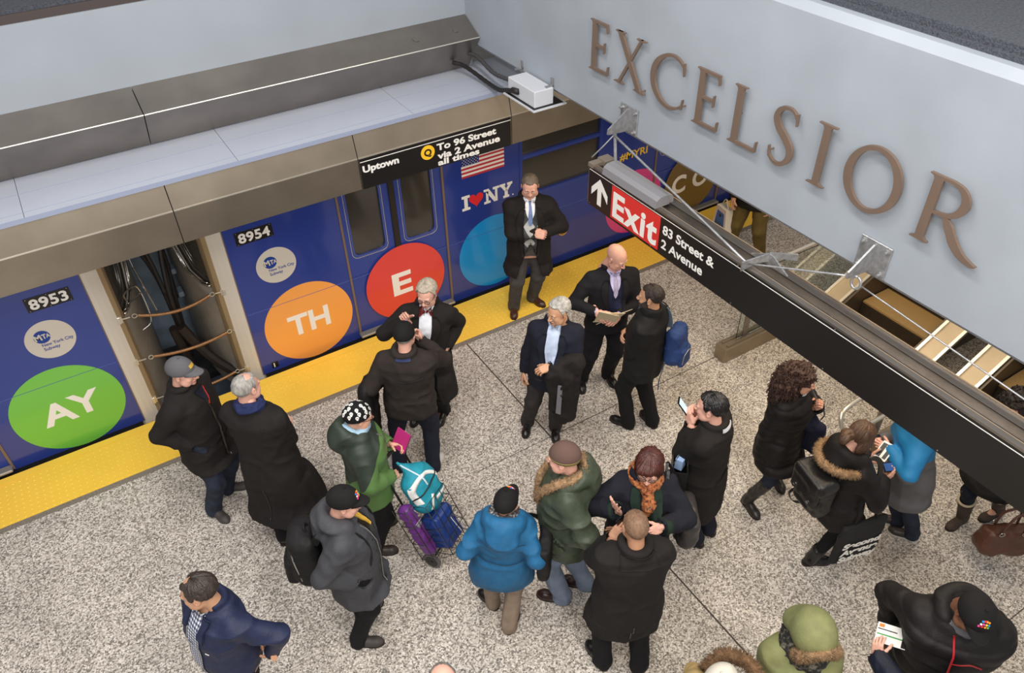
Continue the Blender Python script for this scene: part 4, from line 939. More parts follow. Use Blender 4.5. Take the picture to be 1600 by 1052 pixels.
        for z in np.arange(min(z0, .66), .70, .06) if z0 < .72 else []:
            x = []; y = []
            for sd in 'LR':
                h_, kn, an = s.hip[sd], s.knee[sd], s.ank[sd]; zz = z*k
                p = h_+(kn-h_)*np.clip((h_[2]-zz)/(h_[2]-kn[2]+1e-6), 0, 1) if zz > kn[2] else kn+(an-kn)*np.clip((kn[2]-zz)/(kn[2]-an[2]+1e-6), 0, 1)
                x.append(p[0]); y.append(p[1])
            f_ = flare*(.72-z)/.4
            lo.append([z*k, max((max(x)-min(x))/2+.085*k*g+t, .165*k*g+t)+f_, max((max(y)-min(y))/2+.10*k*g+t, .122*k*g+t)+f_*.9, (max(x)+min(x))/2, (max(y)+min(y))/2])
        if z0 < .70:
            ref = [r for r in out if r[0] <= .96*k]; A_ = max(r[1] for r in ref); B_ = max(r[2] for r in ref)
            for r in out:
                if r[0] < .88*k: r[1] = max(r[1], A_+flare*.12); r[2] = max(r[2], B_+flare*.1)
            for r in lo: r[1] = max(r[1], A_+flare*(.9-r[0]/k)/.4); r[2] = max(r[2], B_+flare*.9*(.9-r[0]/k)/.4)
        out = [r for r in lo+out if r[0] >= z0*k-1e-6]
        if out[0][0] > z0*k+.005:
            full = np.array(lo+[[z*k]+[0]*4 for z in ()]+[r for r in out]); 
            al = np.array(([r for r in lo]+s._base_rows(t))) if False else None
            r = list(out[0]); r[0] = z0*k; out = [r]+out
        return out
    def fld(s, h, m=.12, z0=0.0, z1=None):
        P = np.array([s.hc, *s.sh.values(), *s.el.values(), *s.wr.values(), *s.foot.values(), *s.knee.values()]); lo = P.min(0)-m-.08; hi = P.max(0)+m+.08
        lo = np.minimum(lo, (-.36*s.g,-.32*s.g,0)); hi = np.maximum(hi, (.36*s.g,.34*s.g,0)); lo[2] = z0; hi[2] = z1 if z1 else s.h
        return Field(lo, hi, h)
    def body(s, pose, hdir, hnrm, brow):
        k = s.k; f = s.fld(.017, z0=-.02)
        f.stack(s.prof(-.012, .80), .02)
        f.cap(s.neck-np.array((0,0,.05)), s.neck+np.array((0,.01,.05)), .056*k, .052*k, .03)
        for sd in 'LR':
            f.cap(s.neck-np.array((0,0,.04)), s.sh[sd], .05*k, .055*k, .04); f.chain([s.sh[sd], s.el[sd], s.wr[sd]], [.056*k, .042*k, .028*k], .02)
            f.chain([s.hip[sd], s.knee[sd], s.ank[sd]], [.085*k*s.g, .055*k, .040*k], .03)
            d = np.array((math.sin(math.radians(s.fdir[sd])), math.cos(math.radians(s.fdir[sd])), 0)); f.cap(s.ank[sd]-np.array((0,0,.03)), s.foot[sd]+d*.07+np.array((0,0,.03)), .034, .026, .02)
        V, F = f.mesh(2); VS = [V]; FS = [F]; MI = [np.zeros(len(F), int)]; n = len(V)
        hv, hf = head_mesh(s.kind)[:2]
        c = hv[hf].mean(1); lip = (np.abs(c[:,0]) < .022) & (c[:,1] > .084) & (c[:,2] < -.0575) & (c[:,2] > -.0825) & (np.abs(c[:,0])*.32+np.abs(c[:,2]+.0695) < .0125)
        VS.append(xf(s.HM, hv)); FS.append(hf+n); MI.append(np.where(lip, 1, 0)); n += len(hv)
        for sd, po, fd, nr in (('L', pose[0], hdir[0], hnrm[0]), ('R', pose[1], hdir[1], hnrm[1])):
            v, q = hand_mesh(po); sg = -1 if sd == 'L' else 1; v = v*np.array((1 if sd == 'R' else -1, 1, 1))*(k*.98 if not s.fem else k*.92)
            if sd == 'L': q = q[:,::-1]
            y = nrm(fd) if fd is not None else nrm(s.wr[sd]-s.el[sd]); z = np.array(nr, float) if nr is not None else np.array((sg*1., .25, .15)); z = nrm(z-y*(z@y)); x = np.cross(y, z)
            M = np.eye(4); M[:3,0], M[:3,1], M[:3,2] = x, y, z; M[:3,3] = s.wr[sd]; setattr(s, 'hand'+sd, M)
            VS.append(xf(M, v)); FS.append(q+n); MI.append(np.zeros(len(q), int)); n += len(v)
        for sg in (-1, 1):
            for c, r, m_ in (((sg*.031,.0815,-.0025), .0142, 2), ((sg*.031,.0915,-.0035), .0060, 3)):
                b = MB(); b.ball(c, (r, r if m_ == 2 else .0048, r*.74 if m_ == 2 else r), 10); v = np.vstack(b.V); q = np.vstack(b.F[(4,0)])
                VS.append(xf(s.HM, v)); FS.append(q+n); MI.append(np.full(len(q), m_)); n += len(v)
            if brow is not None:
                v, q = tube([(sg*.012,.0935,.018), (sg*.028,.0945,.0225), (sg*.046,.082,.019)], [.003,.0042,.0022], 6); q = q[0]
                VS.append(xf(s.HM, v)); FS.append(q+n); MI.append(np.full(len(q), 4)); n += len(v)
        s.b = mk('body', np.vstack(VS), [np.vstack(FS)], [*s.skin, M_eye, M_iris, mat('brow_'+(brow or 'brown'), HAIRC.get(brow or 'brown'), .7)], s.e, True, np.concatenate(MI))
    # ---------------------------------------------------------------- clothes
    def finish(s, f, name, m, wr=(7., .006), sm=2, quilt=None, seed=1, parent=None):
        V, F = f.mesh(sm)
        if wr and wr[1]:
            N_ = normals(V, F); f1 = wr[0]; w1 = np.stack([vnoise(V*3.1, seed+4), vnoise(V*3.1, seed+5), vnoise(V*3.1, seed+6)], 1)*.8
            up_ = 1-np.abs(vnoise(V*np.array((f1*.75, f1*.75, f1*1.5))+w1, seed)); dn = 1-np.abs(vnoise(V*np.array((f1*1.5, f1*1.5, f1*.30))+w1, seed+2))
            bl = np.clip((V[:,2]/s.k-.72)/.25, 0, 1); d = (up_*bl+dn*(1-bl))**2.2*1.5-.75+.35*vnoise(V*f1*2.6, seed+9)
            if quilt: zz = V[:,2]+.015*vnoise(V*4, 3); V = V+N_*((np.abs(np.sin(zz*math.pi/quilt[0]))**.6-.6)*quilt[1])[:,None]
            V = V+N_*(d*wr[1])[:,None]
        o = mk(name, V, [F], m, parent or s.e)
        s.bv = BVHTree.FromPolygons([tuple(v) for v in V], [tuple(int(i) for i in q) for q in F]); return o
    def trousers(s, m, wide=1.0, tuck=1.0, z_lo=.03, name='trousers', wr=(8., .008)):
        k = s.k; f = s.fld(.0115, z0=-.02, z1=1.12*k)
        f.stack([r for r in s.prof(.004, .86) if r[0] < 1.06*k], .02)
        for sd in 'LR':
            an = s.ank[sd]+np.array((0,0,z_lo-.03)); f.chain([s.hip[sd]-np.array((0,0,.01)), s.knee[sd], an], [.100*k*s.g*wide, .071*k*wide*(1 if tuck == 1 else .9), .060*k*wide*tuck], .03)
            f.cap(an, an-np.array((0,-.005,.035)), .060*k*wide*tuck, .066*k*wide*tuck, .02)
        return s.finish(f, name, m, wr, 2, seed=11)
    def coat(s, m, z0=.5, t=.02, sl=1.0, flare=.05, collar='fold', open_=None, wr=(6., .011), quilt=None, name='coat', cuff=.02, v=.007, seed=2, vox=.0115, hollow=True, neckcut=True, topz=None, cgap=34):
        k = s.k; f = s.fld(vox, z0=max(0, z0*k-.03))
        rows = s.prof(t, z0, flare); f.stack(rows, .02)
        for sd in 'LR':
            f.cap(s.neck+np.array((0,-.01,-.035)), s.sh[sd]+np.array((0,0,-.005)), .040*k+t, .048*k+t*.7, .05)
            w_ = s.wr[sd]+(s.el[sd]-s.wr[sd])*cuff/.26
            f.cap(s.sh[sd], s.el[sd], .058*k*sl+t, .046*k*sl+t, .035); f.cap(s.el[sd], w_, .046*k*sl+t, .034*k*sl+t*.9, .012)
            f.cap(w_+(s.wr[sd]-s.el[sd])*.04, s.wr[sd]+(s.wr[sd]-s.el[sd])*.4, .034*k*sl+t*.4, None, .004, True)
        if hollow:
            R = np.array(rows); z_ = R[0,0]; q = [[z]+[np.interp(z, R[:,0], R[:,i])-(.026+.2*max(0,z-z_) if i < 3 else 0) for i in range(1, 5)] for z in (z_-.05, z_, z_+.035, z_+.07)]; f.stack(q, .0, neg=True)
        n0 = s.neck
        if collar in ('fold', 'stand', 'both'):
            hgt = .055 if collar == 'stand' else .035; R0 = .072*k+t*.5
            P = [n0+np.array((math.sin(a)*R0*1.02, math.cos(a)*R0*1.0+.002, .02+.026*(1-math.cos(a))*-.5+.028)) for a in np.linspace(math.radians(cgap), math.radians(360-cgap), 22)]
            for a_, b_ in zip(P[:-1], P[1:]): f.cap(a_, b_, .016+t*.25, None, .014)
            if collar == 'stand':
                P2 = [p+np.array((0,0,.03)) for p in P]
                for a_, b_ in zip(P2[:-1], P2[1:]): f.cap(a_, b_, .012+t*.2, None, .012)
        if collar == 'hood':
            for a in np.linspace(-115, 115, 17):
                r_ = math.radians(a+180); w_ = math.cos(math.radians(a))
                c = n0+np.array((math.sin(r_)*(.105*k+t*.3), math.cos(r_)*(.10*k+t*.2)-.02*(w_ > 0), .015+.03*(w_ > 0)*w_-.035*max(0,-w_)))
                f.ell(c, (.05,.045,.05+.02*max(w_,0)), .03)
            f.ell(n0+np.array((0,-.15,-.05)), (.115,.07,.11), .05)
        if neckcut: 
            c = n0+np.array((0,.012,.075)); f.ell(c, (.064*k,.068*k,.085*k), .006, neg=True)
            if cgap > 50: f.ell(n0+np.array((0,.075,.03)), (.060*k,.075*k,.075*k), .006, neg=True)
        if open_:   # a front wedge cut away below z: coat hanging open
            zt, w0 = open_; P0 = s.up(zt*k)+np.array((0,.14,0)); 
            sl_, X, Y, Z = f.blk(f.lo, f.lo+f.h*f.n); tt = np.clip((zt*k-Z)/(zt*k-z0*k), 0, 1); cx = np.interp(Z, [r[0] for r in rows], [r[3] for r in rows])
            d = np.maximum(np.abs(X-cx)-w0*tt, -(Y-.02)); d = np.broadcast_to(np.where(Z < zt*k, d, 9), f.D.shape); f.D = np.maximum(f.D, -d).astype(np.float32)
        o = s.finish(f, name, m, wr, 2, quilt, seed); s.coat_o = o; return o
    def pt(s, u, z, az=0., off=.004, r=.7):
        """point on the outermost clothing: lateral u, height z, seen from azimuth az (0 front, 90 right, 180 back)"""
        a = math.radians(az); d = np.array((math.sin(a), math.cos(a), 0)); t = np.array((math.cos(a), -math.sin(a), 0)); c = s.up(z); c = np.array((c[0], c[1], z))
        h = s.bv.ray_cast(Vector(c+t*u+d*r), Vector(-d))
        q = np.array(h[0]) if h[0] is not None and (np.array(h[0])-c)@d > (.02 if z > 1.40*s.k else -.12) else c+t*u+d*.078
        n_ = np.array(h[1]) if h[0] is not None else d
        if n_@d < 0: n_ = -n_
        return q+n_*off*.6+d*off*.4
    def strip(s, name, m, left, right, n=4, az=0., off=.004, th=.004, sub=6, parent=None, lab=None):
        """flat piece lying on the clothes between two curves of (u, z)"""
        A = spline(np.array([(*p, 0) for p in left], float), sub) if len(left) > 2 else np.linspace((*left[0],0), (*left[-1],0), sub*2)
        B = spline(np.array([(*p, 0) for p in right], float), sub) if len(right) > 2 else np.linspace((*right[0],0), (*right[-1],0), sub*2)
        m_ = min(len(A), len(B)); A = A[np.linspace(0, len(A)-1, m_).round().astype(int)]; B = B[np.linspace(0, len(B)-1, m_).round().astype(int)]
        V = []; V2 = []
        for a, b in zip(A, B):
            for t in np.linspace(0, 1, n+1):
                q = a+(b-a)*t; V.append(s.pt(q[0], q[1], az, off)); V2.append(s.pt(q[0], q[1], az, off+th))
        V = np.array(V+V2); w_ = n+1; N0 = m_*w_; i = np.arange(m_-1)[:,None]*w_+np.arange(n)[None]; f = np.stack([i, i+1, i+1+w_, i+w_], 2).reshape(-1, 4)
        e1 = np.arange(m_-1)*w_; side = np.vstack([np.stack([e1, e1+w_, e1+w_+N0, e1+N0], 1), np.stack([e1+n+w_, e1+n, e1+n+N0, e1+n+w_+N0], 1)])
        e2 = np.arange(n); ends = np.vstack([np.stack([e2+1, e2, e2+N0, e2+1+N0], 1), np.stack([e2+(m_-1)*w_, e2+1+(m_-1)*w_, e2+1+(m_-1)*w_+N0, e2+(m_-1)*w_+N0], 1)])
        o = mk(name, V, [np.vstack([f[:,::-1], f+N0, side, ends])], m, parent or s.e)
        if lab: o['label'] = lab
        return o
    def line(s, name, m, pts, w_=.006, az=0., off=.005, th=.003, parent=None, n=1):
        P = spline(np.array([(*p, 0) for p in pts], float), 6) if len(pts) > 2 else np.linspace((*pts[0],0), (*pts[-1],0), 16)
        T = np.gradient(P, axis=0); T /= np.linalg.norm(T, axis=1)[:,None]+1e-9; N_ = np.c_[-T[:,1], T[:,0], T[:,0]*0]
        return s.strip(name, m, [tuple(p[:2]) for p in P-N_*w_/2], [tuple(p[:2]) for p in P+N_*w_/2], n, az, off, th, 1, parent)
    def shirt(s, m, zb=1.2, w0=.052, name='shirt', wm=None):
        k = s.k; zt = s.neck[2]+.01; zb *= k
        f = s.fld(.0075, z0=s.neck[2]-.05, z1=s.neck[2]+.12); n0 = s.neck
        for a in np.linspace(math.radians(14), math.radians(346), 25):
            p = n0+np.array((math.sin(a)*.063*k, math.cos(a)*.064*k+.010, .030-.022*math.cos(a))); b_ = p+np.array((math.sin(a)*.010, math.cos(a)*.012, -.034-.012*max(0, math.cos(a)))); f.cap(p, b_, .0085, .010, .008)
        bv = s.bv; s.finish(f, 'shirt_collar', m, None, 1); s.bv = bv
        return s.strip(name, m, [(-w0,zt),(-w0*(wm or .95),zt*.5+zb*.5),(-.012,zb)], [(w0,zt),(w0*(wm or .95),zt*.5+zb*.5),(.012,zb)], 8, 0, .008, .004, 14)
    def lapels(s, m, zb=1.18, w0=.052, wl=.06):
        k = s.k; zt = s.neck[2]-.045; zb *= k; zn = zt-.10*k
        for sg in (-1, 1):
            s.strip('lapel', m, [(sg*w0*.92,zt),(sg*w0*.9,zt*.5+zb*.5),(sg*.004,zb)], [(sg*(w0+.035),zt-.01),(sg*(w0+wl),zn),(sg*.03,zb)], 4, 0, .013, .007)
    def shoes(s, m, kind='dress', sole=None):
        k = s.k
        for sd in 'LR':
            f = Field((-.075,-.18,-.01), (.075,.20,.16), .0065); Ln = .135
            f.chain([(0,-.09,.045), (0,.0,.040), (0,.085,.030), (0,.118,.026)], [.037,.038,.036,.022], .02)
            f.ell((0,.06,.03), (.047,.075,.030), .02); f.cap((0,-.075,.05), (0,-.07,.115), .038, .040, .02)
            if kind == 'boot': f.cap((0,-.075,.05), (0,-.07,.155), .044, .048, .02)
            sl_, X, Y, Z = f.blk(f.lo, f.lo+f.h*f.n); f.D = np.maximum(f.D, (.014-Z)).astype(np.float32)
            V, F = f.mesh(2); M = np.eye(4); M[:3,:3] = rot('Z', -s.fdir[sd])*k*.98; M[:3,3] = s.foot[sd]
            o = mk('shoe' if kind != 'boot' else 'boot', xf(M, V), [F], m, s.e)
            b = MB(); out = [(-.036,-.12),(-.04,-.08),(-.037,-.02),(-.047,.05),(-.043,.10),(-.022,.138),(.0,.144),(.022,.138),(.043,.10),(.047,.05),(.037,-.02),(.04,-.08),(.036,-.12),(.0,-.135)]
            out = [tuple(p[:2]) for p in spline([(x, y, 0) for x, y in out], 3, True)]; b.prism(out[::-1], frm((0,0,.0),(1,0,0),(0,1,0),(0,0,1)), .018); v = xf(M, np.vstack(b.V)); q = MB(); q.V = [v]; q.F = b.F; q.n = len(v)
            q.build('sole', sole or M_rub, o)
    def boots(s, m, top=.42, trim=None, r=.062):
        s.shoes(m, 'dress'); k = s.k
        for sd in 'LR':
            f = s.fld(.011, z0=0, z1=.6); a = s.ank[sd]; d = nrm(s.knee[sd]-a); f.chain([a-np.array((0,0,.02)), a+d*.12, a+d*(top-.08)], [.052, .052, r], .02); f.cap(a+d*(top-.06), a+d*(top+.05), r*.82, None, .004, True)
            o = s.finish(f, 'boot_shaft', m, (14., .006), 2, None, 5)
            if trim:
                c = a+d*(top-.05); b = MB(); ax = np.cross(d, (1,0,0)); ax = nrm(ax); bx = np.cross(d, ax); b.tube([c+ax*math.cos(q)*r*.98+bx*math.sin(q)*r*.98 for q in np.linspace(0, 2*PI, 20)], .011, 7); b.build('boot_trim', trim, o, True)
    def band(s, name, m, za, zb, t, wr=None):
        k = s.k; f = s.fld(.0105, z0=za*k-.05, z1=zb*k+.05); R = np.array(s.prof(t, .72)); q = lambda z: [z]+[np.interp(z, R[:,0], R[:,i]) for i in range(1, 5)]
        f.stack([q(za*k), q(zb*k)], .0); b0 = s.bv if hasattr(s, 'bv') else None; o = s.finish(f, name, m, wr); s.bv = b0 or s.bv; return o
    def hair(s, style, m, t=.012, seed=1, parent=None):
        V, F = head_grid(s.kind, hair_thick(style, t, seed), -.001, 3); return mk('hair', xf(s.HM, V), [F], m, s.e)
    def beard(s, style, m, t=.006):
        V, F = head_grid(s.kind, beard_thick(style, t), -.0008, 3); return mk('beard' if style != 'mustache' else 'mustache', xf(s.HM, V), [F], m, s.e)
    def hairsolid(s, m, blobs, cut=(), vox=.0055, amp=.006, freq=(60,60,18), curls=0, seed=3, k=.02, name='hair', curl_r=.02):
        f = Field((-.22,-.24,-.34), (.22,.22,.17), vox)
        for c, r in blobs: f.ell(c, r, k)
        for c, r in cut: f.ell(c, r, .012, neg=True)
        V, F = f.mesh(1); N_ = normals(V, F); 
        if curls: V = V+N_*(vnoise(V*np.array(freq), seed)*amp+vnoise(V*np.array(freq)*2.7, seed+1)*amp*.5)[:,None]
        else:
            q = V-np.array((0,-.05,.06)); az = np.arctan2(q[:,0], q[:,1]); ra = np.hypot(q[:,0], q[:,1]); fl = np.stack([np.cos(az)*9, np.sin(az)*9, V[:,2]*9+ra*6], 1)
            V = V+N_*(vnoise(fl, seed)*amp+vnoise(fl*np.array((2.6,2.6,1.2)), seed+1)*amp*.7)[:,None]
        VS, FS, n = [V], [F], len(V)
        if curls:
            ok = np.where(~((V[:,1] > .015) & (V[:,2] < .075)))[0]; idx = RNG.choice(ok, curls)
            for i in idx:
                p = V[i]; nn_ = N_[i]; ln = RNG.uniform(.03,.06); r = curl_r*RNG.uniform(.5,1.0); q = np.linspace(0, 1, 12); ph = RNG.uniform(0, 6.28); e1 = nrm(np.cross(nn_, (0.3,.2,1))); e2 = np.cross(nn_, e1)
                P = p+np.outer(q*.012, nn_)+np.outer(-q*ln, (0,0,1))+np.outer(np.cos(q*9+ph)*r*.5, e1)+np.outer(np.sin(q*9+ph)*r*.5, nn_)
                v, ff = tube(P, np.linspace(.005,.0022,12), 5, False); VS.append(v); FS.append(ff[0]+n); n += len(v)
        return mk(name, xf(s.HM, np.vstack(VS)), [np.vstack(FS)], m, s.e)
    def dome(s, f_rim, off=.008, r=None, noise_=0., ribs=0, top=0):
        """closed cap shell over the skull; f_rim(az)->rim height in head space"""
        r = np.array(r if r is not None else (.0765*(1.08 if s.kind == 'heavy' else .97 if s.fem else 1),.098,.084))+off; c = np.array((0,-.018,.032)); na, ne = 72, 20
        V = []
        for i in range(ne+1):
            for j in range(na):
                a = 2*PI*j/na; zr = f_rim(a); sl_ = (zr-c[2])/r[2]; e0 = math.asin(np.clip(sl_, -.95, .95)); e_ = e0+(PI/2-e0)*i/ne; rr = 1+(.02*math.cos(a*ribs)*(math.cos(e_) if ribs else 0))+top*max(0, math.sin(e_))**3
                V.append(c+r*rr*np.array((math.sin(a)*math.cos(e_), math.cos(a)*math.cos(e_), math.sin(e_))))
        V = np.array(V); q = np.arange((ne+1)*na).reshape(ne+1, na); j = (np.arange(na)+1) % na
        F = np.stack([q[:-1], q[:-1][:,j], q[1:][:,j], q[1:]], 2).reshape(-1, 4); return V, F
    def cap(s, m, brim=None, dots=None, badge=None, up_=.0, brim_len=.075):
        V, F = s.dome(lambda a: .040+up_-.028*(1-math.cos(a))*.5-.01*abs(math.sin(a)), .0135, top=.05)
        inner = (V-np.array((0,-.018,.03)))*.965+np.array((0,-.018,.03)); n = len(V); na = 72; rim = np.arange(na); jj = (rim+1) % na
        c = mk('cap', xf(s.HM, np.vstack([V, inner])), [np.vstack([F, F[:,::-1]+n, np.stack([jj, rim, rim+n, jj+n], 1)])], m, s.e)
        b = MB(); W_ = 15; VV = []
        for lay in (0, .004):
            for i in range(7):
                for j in range(W_):
                    a = math.radians(-58+116*j/(W_-1)); t = i/6; x = math.sin(a)*.088*(1-.05*t); y0 = -.018+math.cos(a)*.108; d = brim_len*t*max(0.0, 1-(abs(a)/math.radians(60))**2.6); VV.append((x, y0+d, .043+up_-.016*t-.020*(x/.08)**2*(.3+.7*t)+lay))
        q = np.arange(7*W_).reshape(7, W_); f = np.stack([q[:-1,:-1], q[:-1,1:], q[1:,1:], q[1:,:-1]], 2).reshape(-1, 4); o = 7*W_
        ed = np.concatenate([q[0], q[1:,-1], q[-1,::-1][1:], q[::-1,0][1:-1]]); e2 = np.roll(ed, -1)
        b.add(xf(s.HM, VV), [np.vstack([f, f[:,::-1]+o, np.stack([ed, e2, e2+o, ed+o], 1)])]); b.build('brim', brim or m, c, True)
        b = MB(); b.ball(xf(s.HM, [(0,-.018,.142)])[0], (.009,.009,.005), 8); b.build('button', m, c, True)
        def on(a, e_):   # a point of the cap's front, degrees
            a, e_ = math.radians(a), math.radians(e_); r = np.array((.0765*(1.08 if s.kind == 'heavy' else .97 if s.fem else 1)+.0135,.1115,.0975))*1.006*(1+.05*max(0, math.sin(e_))**3); d = np.array((math.sin(a)*math.cos(e_), math.cos(a)*math.cos(e_), math.sin(e_))); return np.array((0,-.018,.032))+r*d, nrm(d/r)
        if dots:
            for a, e_, col in dots:
                p, n_ = on(a, e_); b = MB(); w2 = xf(s.HM, [p])[0]; n2 = s.HM[:3,:3]@n_; b.disc(w2-nrm(n2)*.001, .0062, n2, .004, 12); b.build('embroidered_dot', mat('dot_'+col, DOTC[col], .5), c)
        if badge:
            b = MB(); VV = []; 
            for a in np.linspace(badge[0], badge[1], 9):
                for e_ in (badge[2], badge[3]): p, n_ = on(a, e_); VV.append(p+n_*.002)
            q = np.arange(18).reshape(9, 2); b.add(xf(s.HM, VV), [np.stack([q[:-1,0], q[1:,0], q[1:,1], q[:-1,1]], 1)]); b.build('badge', badge[4], c)
        return c
    def beanie(s, m, fold=None, ribs=0, amp=0, low=.0):
        V, F = s.dome(lambda a: .035-.05*(1-math.cos(a))*.5+low, .013, ribs=ribs, top=.07); na = 72; n = len(V); inner = (V-np.array((0,-.018,.03)))*.95+np.array((0,-.018,.03)); rim = np.arange(na); jj = (rim+1) % na
        c = mk('knit_hat', xf(s.HM, np.vstack([V, inner])), [np.vstack([F, F[:,::-1]+n, np.stack([jj, rim, rim+n, jj+n], 1)])], m, s.e); return c, V
    def glasses(s, m, r=.021, sq=.85):
        b = MB()
        for sg in (-1, 1):
            b.tube([(sg*.033+r*1.12*math.copysign(abs(math.cos(t))**sq, math.cos(t)), .1035-.25*max(0, abs(sg*.033+r*math.cos(t))-.03), -.004+r*.85*math.copysign(abs(math.sin(t))**sq, math.sin(t))) for t in np.linspace(0, 2*PI, 25)], .0021, 6)
            b.tube([(sg*.057,.098,.002), (sg*.076,.06,.004), (sg*.082,-.005,.006), (sg*.080,-.02,-.008)], .0022, 6)
        b.tube([(-.011,.104,.0), (0,.107,.003), (.011,.104,.0)], .002, 6)
        v = xf(s.HM, np.vstack(b.V)); b.V = [v]; return b.build('eyeglasses', m, s.e, True)
    def fur(s, name, P, r, m, parent=None, n=1500, ln=.03, closed=False, seed=4):
        rs = np.random.RandomState(seed); P = spline(P, 6, closed); v, f = tube(P, r*.72, 8, True, closed); VS, FS, FT_ = [v], [f[0]], []; nn_ = len(v); T, A, B = frames(P, closed)
        i = rs.randint(0, len(P), n); th = rs.uniform(0, 2*PI, n); d = A[i]*np.cos(th)[:,None]+B[i]*np.sin(th)[:,None]; p = P[i]+T[i]*rs.uniform(-.008,.008,(n,1))+d*r*.6
        q = d+rs.normal(0, .45, (n, 3)); q /= np.linalg.norm(q, axis=1)[:,None]; tip = p+q*(ln*rs.uniform(.6,1.2,(n,1))); sd = np.cross(q, rs.normal(0, 1, (n, 3))); sd /= np.linalg.norm(sd, axis=1)[:,None]; w_ = .0032
        VS += [p-sd*w_, p+sd*w_, p+np.cross(q, sd)*w_*1.5, tip]; k = np.arange(n)
        a, b_, c, t = nn_+k, nn_+n+k, nn_+2*n+k, nn_+3*n+k; F3 = np.vstack([np.stack([a, b_, t], 1), np.stack([b_, c, t], 1), np.stack([c, a, t], 1)])
        return mk(name, np.vstack(VS), [FS[0], F3], m, parent or s.e)
    def scarf(s, m, n=2, r=.03, low=0., name='scarf', drop=None):
        f = s.fld(.0095, z0=s.neck[2]-.35, z1=s.h)
        for i in range(n):
            R0 = .078+.012*i; z_ = -.0-.025*i+low
            P = [s.neck+np.array((math.sin(a)*R0, math.cos(a)*(R0+.006)+.004, .05+z_-.02*math.cos(a)+.006*math.sin(3*a+i))) for a in np.linspace(0, 2*PI, 22)]
            for a_, b_ in zip(P[:-1], P[1:]): f.cap(a_, b_, r, None, .012)
        if drop:
            p = s.neck+np.array((0,.10,.0)); f.chain([p, s.up(s.neck[2]-.12)+np.array((-.02,.165+s.belly*.5,0)), s.up(s.neck[2]-drop)+np.array((0,.165+s.belly*.5,0))], [.045,.045,.02], .02)
        return s.finish(f, name, m, (26., .009), 1, None, 8)
HAIRC = {'black': L(28,24,23), 'brown': L(62,44,34), 'grey': L(150,146,140), 'darkgrey': L(104,98,92), 'blond': L(168,148,118), 'auburn': L(92,40,30), 'white': L(205,200,194)}
def hairmat(c): return mat('hair_'+c, HAIRC[c], .5, bump=(90,.5,4), var=(40,.35), stretch=(1,1,.3))
DOTC = {'red': L(220,50,50), 'orange': L(244,150,50), 'yellow': L(246,208,60), 'green': L(120,196,70), 'blue': L(40,140,220), 'pink': L(230,70,150), 'white': L(230,230,230)}
# ================================================================== cloth materials
def cloth(n, c, r=.85, bump=(420,.25), sheen=.0, var=(18,.12), **k): return mat(n, c, r, bump=bump, var=var, sheen=sheen, spec=.25, **k)
M_bw = cloth('black_wool', L(33,29,28), sheen=.0); M_bp = cloth('black_puffer_nylon', L(28,25,25), .6, (60,.2)); M_bf = cloth('black_brown_fleece', L(48,41,38))
M_nv = cloth('navy_wool', L(27,29,42)); M_bs = cloth('black_suit', L(27,26,30)); M_bt = cloth('black_trouser', L(24,23,25)); M_dj = cloth('dark_jean', L(44,50,64), .9, (500,.3), var=(10,.3))
M_nj = cloth('navy_jean', L(30,33,46), .9, (500,.3), var=(10,.2)); M_lj = cloth('light_jean', L(122,134,154), .9, (500,.3), var=(9,.18)); M_gt = cloth('grey_trouser', L(76,72,70)); M_kh = cloth('khaki_trouser', L(140,122,106))
M_shd = mat('black_shoe_leather', L(24,21,21), .3, var=(20,.2)); M_shb = mat('brown_shoe_leather', L(70,42,30), .3, var=(20,.2)); M_shg = mat('grey_shoe', L(66,60,58), .6); M_shn = mat('dark_brown_shoe', L(56,46,40), .45)
M_sole = mat('pale_sole', L(208,202,196), .6); M_shw = cloth('white_shirt', L(226,228,236), .7); M_shl = cloth('light_blue_shirt', L(186,198,222), .7); M_lav = cloth('lavender_shirt', L(190,184,222), .7)
M_green = cloth('green_nylon', L(66,74,60), .42, (50,.25)); M_bluep = cloth('blue_parka', L(38,98,140), .6, (60,.25)); M_char = cloth('charcoal_jacket', L(66,66,70), .7, (80,.25)); M_nvj = cloth('navy_jacket', L(36,42,68), .55, (60,.2))
M_olive = cloth('olive_parka', L(124,126,84), .7, (80,.2)); M_fur = mat('tan_fur', L(150,120,88), .9, var=(30,.45)); M_furd = mat('brown_fur', L(112,84,58), .9, var=(30,.45)); M_zip = mat('steel_zip', L(170,168,165), .4, metal=.6)
M_lth = mat('black_leather', L(26,24,24), .38, bump=(90,.25)); M_pack = cloth('black_backpack_nylon', L(30,28,29), .65, (200,.3))
def pattern(name, fn, rough=.8):
    m = mat(name, (.5,.5,.5,1), rough); N, K, p = nodes(m); tc = N.new('ShaderNodeTexCoord'); fn(N, K, p, tc.outputs['Object']); return m
def ramp(N, K, src, stops, mode='CONSTANT'):
    r = N.new('ShaderNodeValToRGB'); r.color_ramp.interpolation = mode; e = r.color_ramp.elements; K.new(src, r.inputs[0])
    e[0].position, e[0].color = stops[0]; e[1].position, e[1].color = stops[1]
    for a, c in stops[2:]: q = e.new(a); q.color = c
    return r.outputs[0]
def math_(N, K, op, a, b=None):
    n = N.new('ShaderNodeMath'); n.operation = op
    for i, v in enumerate((a, b)):
        if v is None: continue
        if isinstance(v, (int, float)): n.inputs[i].default_value = v
        else: K.new(v, n.inputs[i])
    return n.outputs[0]
